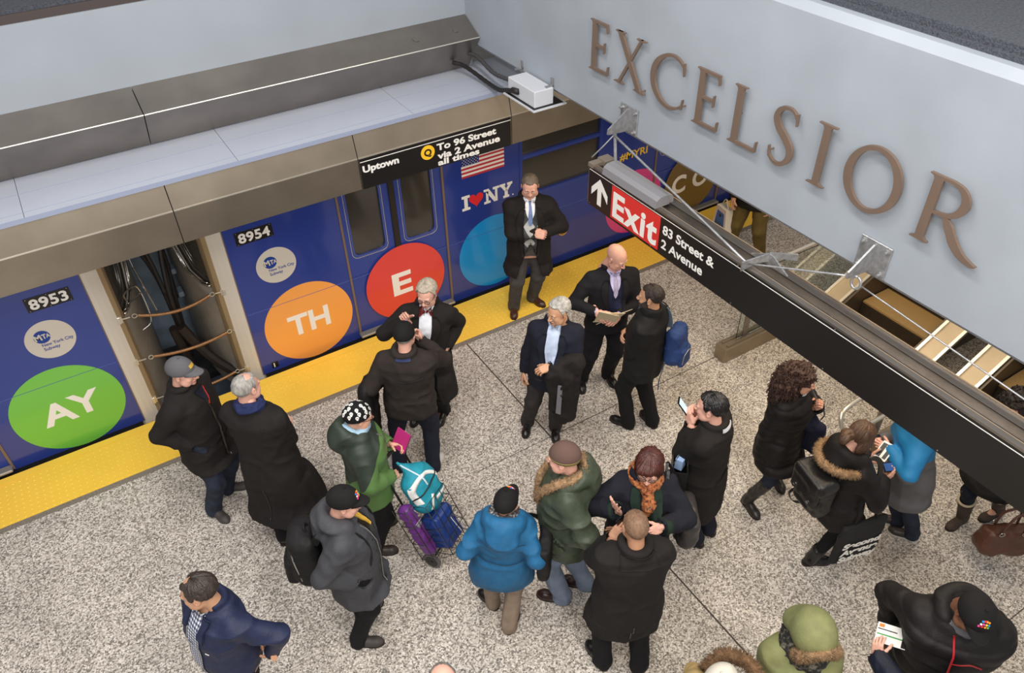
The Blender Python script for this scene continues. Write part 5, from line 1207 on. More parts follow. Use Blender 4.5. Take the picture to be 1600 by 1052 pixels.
def f_check(N, K, p, src):
    s = N.new('ShaderNodeSeparateXYZ'); K.new(src, s.inputs[0]); f = lambda o: math_(N, K, 'LESS_THAN', math_(N, K, 'FRACT', math_(N, K, 'MULTIPLY', o, 44.)), .5)
    a = math_(N, K, 'MULTIPLY', math_(N, K, 'ADD', f(s.outputs[0]), f(s.outputs[2])), .49); K.new(ramp(N, K, a, [(0, L(232,230,228)), (.3, L(132,138,158)), (.8, L(46,54,88))]), p.inputs['Base Color'])
M_check = pattern('navy_white_check_shirt', f_check)
def f_argyle(N, K, p, src):
    s = N.new('ShaderNodeSeparateXYZ'); K.new(src, s.inputs[0]); g = lambda v, k, o: math_(N, K, 'ABSOLUTE', math_(N, K, 'SUBTRACT', math_(N, K, 'FRACT', math_(N, K, 'ADD', math_(N, K, 'MULTIPLY', v, k), o)), .5))
    d = math_(N, K, 'ADD', g(s.outputs[0], 7., .5), g(s.outputs[2], 5., .1)); c1 = ramp(N, K, d, [(0, L(178,178,176)), (.42, L(66,68,70)), (.70, L(52,54,56))])
    K.new(c1, p.inputs['Base Color'])
M_argyle = pattern('grey_argyle_knit', f_argyle, .95)
def f_two(N, K, p, src):
    s = N.new('ShaderNodeSeparateXYZ'); K.new(src, s.inputs[0]); v = math_(N, K, 'SUBTRACT', math_(N, K, 'MULTIPLY', s.outputs[1], 1.25), math_(N, K, 'SUBTRACT', s.outputs[2], 1.16))
    K.new(ramp(N, K, math_(N, K, 'ADD', v, .5), [(0, L(44,54,44)), (.5, L(86,120,62))]), p.inputs['Base Color'])
M_two = pattern('two_tone_green_jacket', f_two, .6)
def f_block(N, K, p, src):
    s = N.new('ShaderNodeSeparateXYZ'); K.new(src, s.inputs[0]); K.new(ramp(N, K, math_(N, K, 'SUBTRACT', s.outputs[2], .6), [(0, L(92,90,92)), (.52, L(24,118,172))]), p.inputs['Base Color'])
M_block = pattern('blue_and_grey_jacket', f_block, .65)
def noisy(name, cols, scale, rough=.9):
    def f(N, K, p, src):
        n = N.new('ShaderNodeTexNoise'); n.inputs['Scale'].default_value = scale; n.inputs['Detail'].default_value = 4; K.new(src, n.inputs['Vector']); K.new(ramp(N, K, n.outputs['Fac'], [(.34+.32*i/(len(cols)-1), c) for i, c in enumerate(cols)], 'LINEAR'), p.inputs['Base Color'])
    return pattern(name, f, rough)
M_scarfo = noisy('orange_brown_print', [L(60,34,26), L(150,82,46), L(190,120,70), L(86,70,60)], 34); M_scarfg = noisy('grey_flecked_knit', [L(36,34,36), L(70,68,70), L(170,166,166)], 60); M_lace = noisy('black_lace_print', [L(24,23,22), L(34,33,30), L(104,98,84)], 46)
dts = lambda a0, rows: [(a0+8*i, 34-7*r+1.5*i, c) for r, row in enumerate(rows) for i, c in enumerate(row) if c]
DOTS = [(-13,40,'orange'),(-4,44,'orange'),(6,45,'red'),(15,43,'blue'),(-11,31,'blue'),(-2,34,'yellow'),(8,35,'pink'),(17,33,'white'),(-8,23,'green'),(1,25,'orange'),(11,26,'red'),(20,24,'pink')]
def btn(p, pts, m=None, r=.009, az=0):
    for u, z in pts:
        q = p.pt(u, z, az, .004); n_ = p.pt(u, z, az, .012)-q; b = MB(); b.disc(q, r, n_, .004, 12); b.build('button', m or M_blk, p.e)
def tie(p, m, zb, w_=.03):
    zt = p.neck[2]-.005; p.strip('tie_knot', m, [(-.017,zt+.01),(-.013,zt-.025)], [(.017,zt+.01),(.013,zt-.025)], 3, 0, .016, .010)
    p.strip('tie', m, [(-.012,zt-.022),(-w_*.8,zb+.05),(-.004,zb)], [(.012,zt-.022),(w_*.8,zb+.05),(.004,zb)], 3, 0, .0145, .004, 12)
def pocketflaps(p, m, z, u=.11, w_=.13):
    for sg in (-1, 1): p.strip('pocket_flap', m, [(sg*(u-w_/2),z),(sg*(u-w_/2),z-.05)], [(sg*(u+w_/2),z+.01),(sg*(u+w_/2),z-.04)], 4, 0, .005, .005)
HM = hairmat
# ------------------------------------------------------------------ A: grey cap
p = Person((.09,-1.456), 133, 1.80, 'person in a grey baseball cap, black jacket and jeans in front of the car gap', (.11,-1.52), 126, 10, feet=dict(L=(.2,-1.34,109), R=(-.02,-1.57,160)), L_='pocket', R_='pocket', tone='pink', brow='grey', g=1.08, belly=.03)
p.trousers(M_dj, 1.08); p.shoes(M_shg, sole=M_sole); p.coat(M_bw, .66, .03, flare=.03, collar='fold', seed=21)
p.line('front_seam', M_blk, [(.005,1.40),(.0,.72)], .03, 0, .004); btn(p, [(.0,1.3),(.0,1.15),(.0,1.0)]); pocketflaps(p, M_bw, .95)
p.strip('shirt_collar', M_nv, [(-.05,1.50),(-.015,1.40)], [(.05,1.50),(.02,1.40)], 4, 0, .006, .004); p.line('neck_cord', M_red, [(-.05,1.49),(-.02,1.41),(.01,1.36)], .007, 0, .014)
p.hair('full', HM('grey'), .007); p.cap(mat('grey_cap_cotton', L(92,90,94), .85, bump=(300,.2)), badge=(-22,20,24,40,mat('cap_badge_gold', L(196,158,56), .6)))
# ------------------------------------------------------------------ B: balding, long black coat seen from behind
p = Person((.50,-2.07), 45, 1.80, 'person with balding grey crown and navy scarf in a long black coat', (.48,-2.01), 62, 6, feet=dict(L=(.41,-2.07,15), R=(.62,-2.1,30)), L_='fold', R_='fold', tone='pink', g=1.12, belly=.04, brow='grey')
p.trousers(M_bt); p.shoes(M_shn); p.coat(M_bw, .33, .03, flare=.07, seed=33); p.line('back_vent', M_blk, [(.0,.78),(.01,.42)], .010, 180, .003)
p.scarf(M_nv if False else cloth('navy_scarf', L(38,46,84)), 2, .026); p.hair('thin_top', HM('grey'), .008, 4)
# ------------------------------------------------------------------ C: bow tie
p = Person((2.19,-1.53), 214, 1.76, 'grey-haired person in round glasses, red bow tie and black coat', (2.23,-1.61), 226, 14, feet=dict(L=(2.26,-1.57,225), R=(2.04,-1.43,227)), R_=(1.99,-1.64,1.45), L_='pocket', pose=('relaxed','pinch'), hdir=(None,(.25,.35,.9)), hnrm=(None,(.5,-.8,.1)), pole=(None,(1,-.3,-.8)), tone='pink', brow='grey')
p.trousers(M_bt); p.shoes(M_shd); p.coat(M_bw, .46, .024, flare=.08, cgap=72, open_=(.92,.16), seed=5); pocketflaps(p, M_bw, .92, .15, .12)
p.strip('waistcoat', M_bs, [(-.085,1.40),(-.06,1.15),(-.05,.93)], [(.085,1.40),(.06,1.15),(.05,.93)], 6, 0, .003, .003); p.shirt(M_shw, 1.10, .056); p.lapels(M_bw, 1.04, .06, .072)
btn(p, [(0,1.36),(0,1.28),(0,1.2)], M_shw, .005)
for sg in (-1, 1): p.strip('bow_tie', cloth('dark_red_silk', L(104,30,30), .45), [(sg*.006,p.neck[2]-.002),(sg*.006,p.neck[2]-.020)], [(sg*.058,p.neck[2]+.016),(sg*.058,p.neck[2]-.040)], 4, 0, .024, .012)
p.hair('full', HM('white') if False else mat('hair_ash', L(176,164,146), .5, bump=(90,.5,4), var=(40,.3)), .016, 6); p.beard('goatee', mat('beard_white', L(186,176,166), .7)); p.glasses(mat('dark_brown_frame', L(38,26,22), .3), .021, 1.)
# ------------------------------------------------------------------ D: brown black jacket from behind
p = Person((1.76,-2.02), 34, 1.76, 'person in black cap and dark brown fleece, facing the bow tie', (1.78,-2.07), 34, 8, feet=dict(L=(1.59,-1.90,352), R=(1.92,-2.09,50)), R_=(2.02,-1.83,1.34), L_=(-.24,.12,1.04,0), pose=('grip','pinch'), hdir=(None,(-.25,.3,.9)), hnrm=(None,(.6,.75,.0)), pole=((-.5,-1,-.3),(1,-.2,-.7)), tone='pink', g=1.16, belly=.05, brow='grey')
PDp = p; p.trousers(M_nj, 1.1); p.shoes(M_sole, sole=M_sole); p.coat(M_bf, .80, .022, flare=.0, seed=8, collar='fold', wr=(7,.010)); p.strip('shirt_collar', cloth('blue_collar', L(70,84,130)), [(-.06,p.neck[2]+.02),(-.06,p.neck[2]-.008)], [(.06,p.neck[2]+.02),(.06,p.neck[2]-.008)], 4, 180, .006, .005)
p.hair('fringe', HM('grey'), .006); p.cap(cloth('black_cap_cotton', L(26,24,24)), dots=[(a+2,e+24,c) for a, e, c in DOTS]); p.line('back_yoke_seam', M_blk, [(-.17,1.30),(.0,1.275),(.17,1.30)], .005, 180, .003)
# ------------------------------------------------------------------ E: skull print hat, green jacket
p = Person((1.12,-2.6), 106, 1.66, 'person in a skull print hat and two-tone green jacket, pulling a cart', (1.10,-2.6), 98, 12, feet=dict(L=(1.19,-2.46,100), R=(1.07,-2.72,116)), L_=(1.34,-2.60,1.10), R_=(1.24,-2.79,.97), pose=('hold','grip'), hdir=((.45,.9,.1),None), hnrm=((-.9,.2,.4),(.5,.1,.85)), pole=((-1,-.6,-.3),(1,-.7,-.2)), fem=True, kind='woman', tone='light', g=1.2, brow='brown')
PE = p; p.trousers(M_bt, 1.1); p.shoes(M_shn); p.coat(M_two, .74, .032, flare=.02, collar='hood', seed=13, wr=(6,.011)); p.line('zip', M_zip, [(.02,1.34),(.02,.80)], .010, 0, .004)
p.scarf(cloth('pale_blue_scarf', L(158,188,208)), 1, .024, .01); p.hair('full', HM('brown'), .010); p.glasses(M_blk, .019)
h, V = p.beanie(cloth('black_print_jersey', L(22,21,22)), low=-.01)
for r_, e_ in enumerate((12, 30, 48, 66)):
    n = (11, 10, 7, 3)[r_]
    for i in range(n):
        a = 2*PI*(i+.5*(r_ % 2))/n; e2 = math.radians(e_); rr = np.array((.0765*.97+.0135,.0115+.098+.002,.0975))*np.array((1,1,1+.07*math.sin(e2)**3)); d = np.array((math.sin(a)*math.cos(e2), math.cos(a)*math.cos(e2), math.sin(e2))); q = np.array((0,-.018,.032))+rr*d*1.006; nn_ = nrm(d/rr)
        q2 = xf(p.HM, [q])[0]; n2 = nrm(p.HM[:3,:3]@nn_); up2 = nrm(np.cross(np.cross(n2, (0,0,1)), n2)); s2 = np.cross(up2, n2); b = MB()
        b.disc(q2+up2*.003, .0135, n2, .0012, 12, 0); b.disc(q2-up2*.0105, .0078, n2, .0012, 8, 0); b.disc(q2+s2*.004+up2*.002+n2*.0006, .0034, n2, .0012, 8, 1); b.disc(q2-s2*.005+up2*.002+n2*.0006, .0034, n2, .0012, 8, 1)
        b.build('skull_print', [M_wht, M_blk], h)
# ------------------------------------------------------------------ F: charcoal jacket, backpack
p = Person((.68,-3.3), 118, 1.70, 'person in a dotted black cap and charcoal hooded jacket with a backpack', (.70,-3.32), 116, 14, feet=dict(R=(.61,-3.42,120), L=(.74,-3.17,80)), L_='pocket', R_='pocket', tone='pink', g=1.12, belly=.03, brow='brown')
PF = p; p.trousers(M_bt, 1.05); p.shoes(M_shg); p.coat(M_char, .64, .034, flare=.03, collar='hood', seed=17, wr=(6,.011))
p.strip('open_front', M_blk, [(-.045,1.42),(-.02,1.1),(-.015,.68)], [(.05,1.42),(.03,1.1),(.02,.68)], 5, 0, .004, .004); p.strip('yellow_top', mat('yellow_cloth', L(214,168,60), .8), [(-.022,1.46),(-.012,1.33)], [(.022,1.46),(.010,1.33)], 3, 0, .010, .004); p.line('zip', M_zip, [(.062,1.40),(.045,1.1),(.03,.68)], .008, 0, .006)
btn(p, [(.075,1.25),(.075,1.12),(.075,.99),(.072,.86)], M_blk, .007); p.hair('full', HM('brown'), .006); p.cap(cloth('black_cap_cotton', L(26,24,24)), dots=DOTS)
# ------------------------------------------------------------------ G: navy jacket, hand on hip
p = Person((-.25,-3.51), 250, 1.75, 'person with dark thinning hair in a navy zip jacket and check shirt, hand on hip', (-.25,-3.51), 296, 8, L_=(-.27,-.13,1.0,0), R_='hang', pose=('grip','relaxed'), hdir=((.75,-.3,-.3),None), hnrm=((-.3,-.9,.2),None), pole=((-1,-.75,.1),None), tone='olive', g=1.08, belly=.05, brow='black', wide=1.02)
p.trousers(M_bt); p.shoes(M_shd); p.coat(M_nvj, .86, .026, flare=-.01, cgap=72, seed=4, wr=(6,.012)); p.strip('check_shirt', M_check, [(-.06,1.47),(-.055,1.2),(-.035,.90)], [(.06,1.47),(.05,1.2),(.03,.90)], 8, 0, .004, .004)
for sg in (-1, 1): p.strip('jacket_collar', M_nvj, [(sg*.058,p.neck[2]),(sg*.06,1.36)], [(sg*.105,p.neck[2]-.02),(sg*.11,1.33)], 4, 0, .010, .008); p.line('zip', M_zip, [(sg*.058,1.36),(sg*.055,1.2),(sg*.036,.90)], .007, 0, .009)
p.line('chest_tag', M_wht, [(-.13,1.24),(-.105,1.242)], .008, 0, .006); p.line('pocket_zip', M_zip, [(-.13,1.02),(-.15,.95)], .006, 0, .006)
p.band('belt', M_lth, .865, .905, .014)
b = MB(); b.box((-.028,.165,.885),(.028,.185,.925), bev=.004); b.build('belt_buckle', M_chrome, p.e); p.hair('patch', HM('black') if False else mat('hair_dark', L(50,40,34), .5, bump=(90,.5,4), var=(40,.35)), .015, 9)
# ------------------------------------------------------------------ H: argyle sweater, on the yellow strip
p = Person((3.98,-.52), 208, 1.80, 'person in an open black coat over an argyle sweater, standing on the yellow strip', (3.985,-.56), 212, 20, feet=dict(R=(3.79,-.5,212), L=(4.12,-.48,168)), R_=(3.90,-.80,1.22), L_=(3.975,-.815,1.23), pose=('grip','grip'), hdir=((.95,.35,-.1),(-.95,.35,-.1)), hnrm=((-.2,.85,.5),(.2,.85,.5)), pole=((-1,-.3,-.4),(1,-.3,-.4)), tone='pink', g=1.16, belly=.05, kind='heavy', wide=1.05, brow='brown')
p.trousers(M_gt, 1.12); p.shoes(M_shb); p.coat(M_bw, .60, .028, flare=.05, cgap=72, open_=(1.05,.15), seed=6); zt = p.neck[2]
p.strip('argyle_sweater', M_argyle, [(-.075,1.46),(-.075,1.2),(-.06,.92)], [(.075,1.46),(.075,1.2),(.06,.92)], 8, 0, .003, .003); p.shirt(M_shw, 1.30, .05); tie(p, cloth('blue_tie', L(112,132,178), .5), 1.29)
for sg in (-1, 1): p.strip('lapel', M_bw, [(sg*.062,zt-.05),(sg*.08,1.2),(sg*.07,.9)], [(sg*.105,zt-.065),(sg*.15,1.32),(sg*.09,.9)], 4, 0, .014, .008)
p.hair('full', mat('hair_greybrown', L(104,90,76), .5, bump=(90,.5,4), var=(40,.3)), .007, 2)
# ------------------------------------------------------------------ I: bald with papers
p = Person((3.9,-2.03), 203, 1.79, 'bald person in a black suit and lavender shirt reading papers', (3.93,-2.11), 168, 24, feet=dict(L=(4.03,-2.05,192), R=(3.73,-1.95,213)), R_=(3.66,-2.23,1.20), L_=(3.82,-2.34,1.17), pose=('hold','hold'), hdir=((.75,.75,-.2),(-.35,.95,-.2)), hnrm=((-.5,.5,.75),(.6,.5,.6)), pole=((-1,-.5,-.4),(1,-.5,-.4)), tone='pink', g=1.06, brow='grey', wide=1.04)
PI_ = p; p.trousers(M_bs, 1.08); p.shoes(M_shd); p.coat(M_bs, .80, .016, flare=.0, cgap=72, seed=9, wr=(6,.009)); p.strip('navy_sweater', cloth('navy_sweater', L(30,34,58)), [(-.075,1.45),(-.07,1.2),(-.05,.98)], [(.075,1.45),(.07,1.2),(.05,.98)], 6, 0, .003, .003); p.shirt(M_lav, 1.31, .048); tie(p, cloth('pale_stripe_tie', L(168,160,188), .5), 1.30, .026); p.lapels(M_bs, 1.02, .07, .06)
for sd in 'LR': b = MB(); c_ = p.wr[sd]; d_ = nrm(p.wr[sd]-p.el[sd]); b.tube([c_-d_*.022, c_-d_*.006], .031, 12); b.build('shirt_cuff', M_lav, p.e, True)
# ------------------------------------------------------------------ J: navy blazer, coat over the arm
p = Person((3.04,-2.32), 224, 1.69, 'grey-haired person with moustache in a navy blazer, coat over one arm', (3.10,-2.39), 262, 6, feet=dict(R=(2.9,-2.17,222), L=(3.1,-2.38,212)), R_=(2.86,-2.18,.80), L_=(2.90,-2.55,1.13), pose=('hold','relaxed'), hdir=((.8,.5,-.2),None), hnrm=((-.3,.3,.9),None), pole=((-1,-.6,-.3),(.6,-1,0)), tone='olive', g=1.1, belly=.05, brow='darkgrey')
PJ = p; p.trousers(cloth('charcoal_trouser', L(52,48,48)), 1.08); p.shoes(M_shd); p.coat(M_nv, .74, .018, flare=.01, cgap=72, seed=12, wr=(6,.009)); p.shirt(M_shl, 1.06, .056); p.lapels(M_nv, 1.02, .058, .066); btn(p, [(.0,1.30),(0,1.2),(0,1.1)], M_shw, .005); p.hair('full', mat('hair_silver', L(172,168,162), .5, bump=(90,.5,4), var=(40,.35)), .015, 3); p.beard('mustache', mat('moustache_grey', L(150,142,134), .7), .005)
# ------------------------------------------------------------------ K: black jacket, blue backpack
p = Person((3.856,-2.69), 338, 1.73, 'bearded person in a black stand-collar jacket with a blue backpack', (3.85,-2.75), 322, 2, feet=dict(L=(3.74,-2.63,336), R=(3.99,-2.74,5)), L_='fold', R_='fold', tone='olive', g=1.12, brow='black')
PK = p; p.trousers(M_bt, 1.12); p.shoes(M_shd); p.coat(cloth('black_softshell', L(25,24,25), .7), .76, .024, flare=.0, collar='stand', seed=14, wr=(6,.010)); p.hair('full', mat('hair_darkbrown', L(44,34,30), .55, bump=(90,.5,4), var=(40,.35)), .011, 5); p.beard('full', mat('beard_dark', L(52,40,34), .8))
# ------------------------------------------------------------------ L: blue parka
p = Person((1.64,-3.76), 40, 1.53, 'short person in a bright blue parka and dotted black cap seen from behind', (1.67,-3.84), 52, 6, feet=dict(L=(1.60,-3.61,350), R=(1.66,-3.88,55)), L_='pocket', R_='pocket', fem=True, kind='woman', tone='light', g=1.22, brow='grey')
PL = p; p.trousers(M_kh, 1.2); p.shoes(M_shd); p.coat(M_bluep, .60, .034, flare=.03, collar='hood', sl=.85, seed=15, wr=(6,.011)); p.line('waist_drawcord', mat('blue_seam', L(28,76,112), .7), [(-.2,.93),(.0,.915),(.2,.93)], .012, 180, .004); p.line('back_yoke_seam', mat('blue_seam', L(28,76,112), .7), [(-.17,1.16),(.0,1.12),(.17,1.16)], .006, 180, .003)
p.scarf(M_scarfg, 2, .028, .012); p.hair('full', HM('darkgrey'), .006); p.cap(cloth('black_cap_cotton', L(26,24,24)), dots=[(a*1.3+6,e+18,c) for a, e, c in DOTS])
# ------------------------------------------------------------------ M: green bomber with fur collar
p = Person((2.17,-3.88), 305, 1.80, 'person in a striped brown knit hat and shiny green fur-collared parka', (2.14,-3.89), 316, 8, feet=dict(L=(2.06,-3.88,318), R=(2.30,-3.88,322)), L_='pocket', R_='pocket', pole=((-.8,-1,.1),None), tone='pink', g=1.12, belly=.03, brow='grey')
PM = p; p.trousers(M_lj, 1.15); p.shoes(mat('burgundy_loafer', L(46,28,26), .3)); p.coat(M_green, .74, .036, flare=.0, collar='hood', seed=19, wr=(5,.016), quilt=None); n0 = p.neck
p.band('hem_band', M_green, .735, .80, .042, (10,.006)); p.line('pocket_welt', M_green, [(-.10,1.02),(-.17,.92)], .02, -40, .006)
p.bv = p.bv; p.fur('fur_trim', [n0+np.array((-.03,.22,-.26)), n0+np.array((-.09,.195,-.12)), n0+np.array((-.135,.10,.015)), n0+np.array((-.13,.0,.065)), n0+np.array((-.085,-.085,.085)), n0+np.array((0,-.108,.09)), n0+np.array((.085,-.085,.085)), n0+np.array((.13,.0,.065)), n0+np.array((.135,.10,.015)), n0+np.array((.09,.195,-.12)), n0+np.array((.03,.22,-.26))], .040, M_fur, None, 2600, .026)
def f_knit(N, K, p_, src):
    s = N.new('ShaderNodeSeparateXYZ'); K.new(src, s.inputs[0]); z0 = 1.67; v = math_(N, K, 'MULTIPLY', math_(N, K, 'SUBTRACT', s.outputs[2], z0), 10.)
    K.new(ramp(N, K, v, [(0, L(92,70,62)), (.20, L(176,164,84)), (.28, L(70,56,50)), (.38, L(176,164,84)), (.46, L(98,74,66))]), p_.inputs['Base Color'])
p.hair('full', HM('darkgrey'), .008); p.beanie(pattern('brown_stripe_knit', f_knit, .95), ribs=40, low=.0)
# ------------------------------------------------------------------ N: auburn bob, glasses, scarf
p = Person((2.66,-4.10), 214, 1.67, 'person with auburn bob, glasses and orange patterned scarf, gesturing', (2.64,-4.16), 226, 14, R_=(2.31,-4.26,1.38), L_=(2.55,-4.45,1.24), pose=('relaxed','flat'), hdir=((.85,.45,-.1),(.25,.35,.9)), hnrm=((-.25,.7,.7),(.75,.6,-.1)), pole=((-1,-.3,-.6),(1,-.4,-.6)), fem=True, kind='woman', tone='pink', g=1.16, brow='auburn')
PN = p; p.trousers(M_bt); p.shoes(M_shn); p.coat(cloth('dark_navy_wool', L(26,27,36)), .62, .030, flare=.05, seed=23, wr=(6,.010), sl=1.1)
for sg in (-1, 1): p.strip('green_collar', cloth('dark_green_trim', L(30,44,36)), [(sg*.05,p.neck[2]+.0),(sg*.04,1.30),(sg*.012,1.12)], [(sg*.10,p.neck[2]-.01),(sg*.11,1.30),(sg*.04,1.12)], 4, 0, .008, .007)
for sd in 'LR': b = MB(); c_ = p.wr[sd]; d_ = nrm(p.wr[sd]-p.el[sd]); b.tube([c_-d_*.075, c_-d_*.008], [.062,.068], 14); b.build('green_cuff', cloth('dark_green_trim', L(30,44,36)), p.e, True)
btn(p, [(.075,1.26)], M_zip, .008); p.scarf(M_scarfo, 2, .034, -.01, drop=.26); p.glasses(M_blk, .021, .6)
p.hairsolid(mat('hair_auburn', L(76,36,29), .45, bump=(90,.6,4), var=(40,.4), stretch=(1,1,.3)), [((0,-.022,.045), (.098,.118,.098)), ((.066,-.02,-.02), (.036,.075,.08)), ((-.066,-.02,-.02), (.036,.075,.08)), ((0,-.085,-.03), (.085,.05,.09)), ((.02,.068,.075), (.07,.04,.034))], [((0,.135,-.035), (.062,.085,.088))], vox=.0045, amp=.010, freq=(55,55,16), seed=31)
# ------------------------------------------------------------------ O: photographing with a phone
p = Person((3.40,-4.03), 336, 1.76, 'dark-haired person in a long black coat, photographing with a phone', (3.33,-4.06), 326, 4, feet=dict(L=(3.36,-4.05,330), R=(3.55,-4.01,345)), L_=(3.25,-3.94,1.42), R_=(3.37,-3.89,1.42), pose=('hold','hold'), hdir=((.35,.55,.75),(-.45,.55,.7)), hnrm=((-.85,.4,.1),(.85,.4,.1)), pole=((-.4,-.1,-1),(.5,-.1,-1)), tone='pink', g=1.1, brow='black')
PO = p; p.trousers(M_nj); p.shoes(M_shb); p.coat(M_bw, .47, .026, flare=.07, seed=25); p.strip('shirt_collar', M_shw, [(-.06,p.neck[2]+.034),(-.062,p.neck[2]+.006)], [(.06,p.neck[2]+.034),(.062,p.neck[2]+.006)], 6, 180, .012, .006); p.line('back_belt', M_bw, [(-.13,.98),(.13,.97)], .045, 180, .006); p.hair('full', mat('hair_black_gloss', L(24,21,21), .35, bump=(60,.4,4), stretch=(1,1,.3)), .018, 7)
# ------------------------------------------------------------------ P: shaved head, back to us
p = Person((2.19,-4.58), 24, 1.76, 'person with shaved head in a plain black coat, hand at the ear', (2.18,-4.59), 24, 8, feet=dict(L=(2.06,-4.47,2), R=(2.32,-4.67,52)), L_=(2.13,-4.43,1.40), R_='front', pose=('hold','relaxed'), hdir=((.55,.25,.8),None), hnrm=((-.6,-.5,.5),None), pole=((-.45,.1,-1),None), tone='tan', g=1.18, belly=.04, wide=1.03, brow='black')
PP = p; p.trousers(M_bt, 1.12); p.shoes(M_shd); p.coat(M_bw, .50, .028, flare=.03, seed=27, collar='fold'); p.line('back_vent', M_blk, [(.0,.80),(.005,.58)], .010, 180, .003)
p.strip('coat_collar', M_bw, [(-.10,p.neck[2]+.03),(-.13,p.neck[2]-.07)], [(.10,p.neck[2]+.03),(.13,p.neck[2]-.07)], 8, 180, .006, .007); p.hair('full', mat('hair_stubble', L(122,92,70), .7, var=(60,.3)), .0022, 3)
# ------------------------------------------------------------------ Q: curly hair, black puffer
p = Person((4.22,-4.06), 160, 1.66, 'person with long curly brown hair in a knee length black puffer and tall boots', (4.18,-4.10), 146, 8, feet=dict(R=(4.05,-4.09,192), L=(4.46,-4.02,205,.02)), L_=(4.35,-4.22,1.24), R_=(4.04,-4.06,.78), pose=('fist','relaxed'), hdir=((.2,.5,.8),None), hnrm=((-.5,.8,-.2),None), pole=((-1,-.4,-.8),(.5,-1,0)), fem=True, kind='woman', tone='light', g=1.1, brow='brown')
PQ = p; p.trousers(M_dj, .95, .72); p.boots(mat('dark_brown_boot', L(40,34,31), .4, var=(14,.25)), .42); p.coat(M_bp, .62, .036, flare=.03, seed=29, quilt=(.085,.010), wr=(7,.008), collar='stand'); p.scarf(M_shw, 1, .02, -.005); p.line('zip', M_zip, [(-.16,1.02),(-.17,.92)], .006, -30, .004); p.line('front_zip', M_zip, [(.0,1.36),(.0,.72)], .007, 0, .004)
p.hairsolid(mat('hair_curly_brown', L(64,40,32), .5, bump=(120,.6,4), var=(50,.45)), [((0,-.035,.04), (.112,.125,.105)), ((.085,-.065,-.05), (.06,.07,.12)), ((-.085,-.065,-.05), (.06,.07,.12)), ((0,-.12,-.07), (.13,.075,.14)), ((0,-.11,-.17), (.13,.07,.09))], [((0,.135,-.03), (.082,.105,.10))], vox=.0065, amp=.020, freq=(42,42,36), curls=620, seed=41)
# ------------------------------------------------------------------ R: walking with a phone, fur hood, backpack
p = Person((4.12,-4.77), 104, 1.62, 'person with tied brown hair in a black fur-hooded parka, walking', (4.08,-4.75), 96, 34, feet=dict(R=(4.11,-4.79,118), L=(4.50,-4.80,103)), R_=(4.34,-4.92,1.06), L_=(4.40,-4.74,1.08), pose=('hold','hold'), hdir=((.35,.9,.0),(-.2,.95,.05)), hnrm=((-.6,-.2,-.8),(.5,-.2,-.85)), pole=((-1,-.5,-.5),(1,-.5,-.5)), fem=True, kind='woman', tone='pink', g=1.08, brow='brown')
PR = p; p.trousers(M_bt, .95, .78); p.boots(mat('black_boot', L(28,26,26), .4), .2, None, .056); p.coat(M_bp, .66, .034, flare=.03, collar='hood', seed=31, wr=(6,.012)); n0 = p.neck
p.fur('fur_trim', [n0+np.array((-.16,.02,-.06)), n0+np.array((-.17,-.10,-.03)), n0+np.array((-.11,-.20,-.02)), n0+np.array((0,-.24,-.02)), n0+np.array((.11,-.20,-.02)), n0+np.array((.17,-.10,-.03)), n0+np.array((.16,.02,-.06))], .034, M_fur, None, 2200, .028)
p.hairsolid(mat('hair_soft_brown', L(86,62,46), .42, bump=(70,.5,4), var=(30,.35), stretch=(1,1,.25)), [((0,-.02,.045), (.09,.112,.093)), ((.062,.01,-.03), (.03,.07,.085)), ((-.062,.01,-.03), (.03,.07,.085)), ((.07,.05,-.11), (.02,.035,.08)), ((-.07,.05,-.11), (.02,.035,.08)), ((-.03,-.13,-.02), (.045,.04,.045)), ((-.01,-.16,-.05), (.035,.03,.045))], [((0,.14,-.04), (.055,.085,.09))], vox=.0045, amp=.006, freq=(70,70,14), seed=43)
# ------------------------------------------------------------------ S: blue and grey jacket, head behind the sign
p = Person((4.93,-4.93), 318, 1.66, 'person in a blue and grey jacket, head hidden behind the black sign', (4.68,-4.80), 310, 20, feet=dict(L=(4.95,-5.01,330), R=(4.97,-4.85,330)), L_=(4.56,-4.79,1.14), R_='front', pose=('hold','relaxed'), hdir=((.3,.9,.1),None), hnrm=((-.7,.2,.6),None), pole=((-1,-.5,-.2),None), fem=True, kind='woman', tone='pink', g=1.1, brow='brown')
PS = p; p.trousers(M_dj, 1.0); p.shoes(M_shn, sole=M_sole); p.coat(M_block, .60, .032, flare=.06, seed=33, wr=(6,.010)); p.hair('full', HM('brown'), .016)
b = MB(); c_ = p.wr['L']; d_ = nrm(p.wr['L']-p.el['L']); b.tube([c_-d_*.06, c_-d_*.0], .042, 12); b.build('grey_cuff', cloth('grey_knit_cuff', L(92,90,92)), p.e, True)
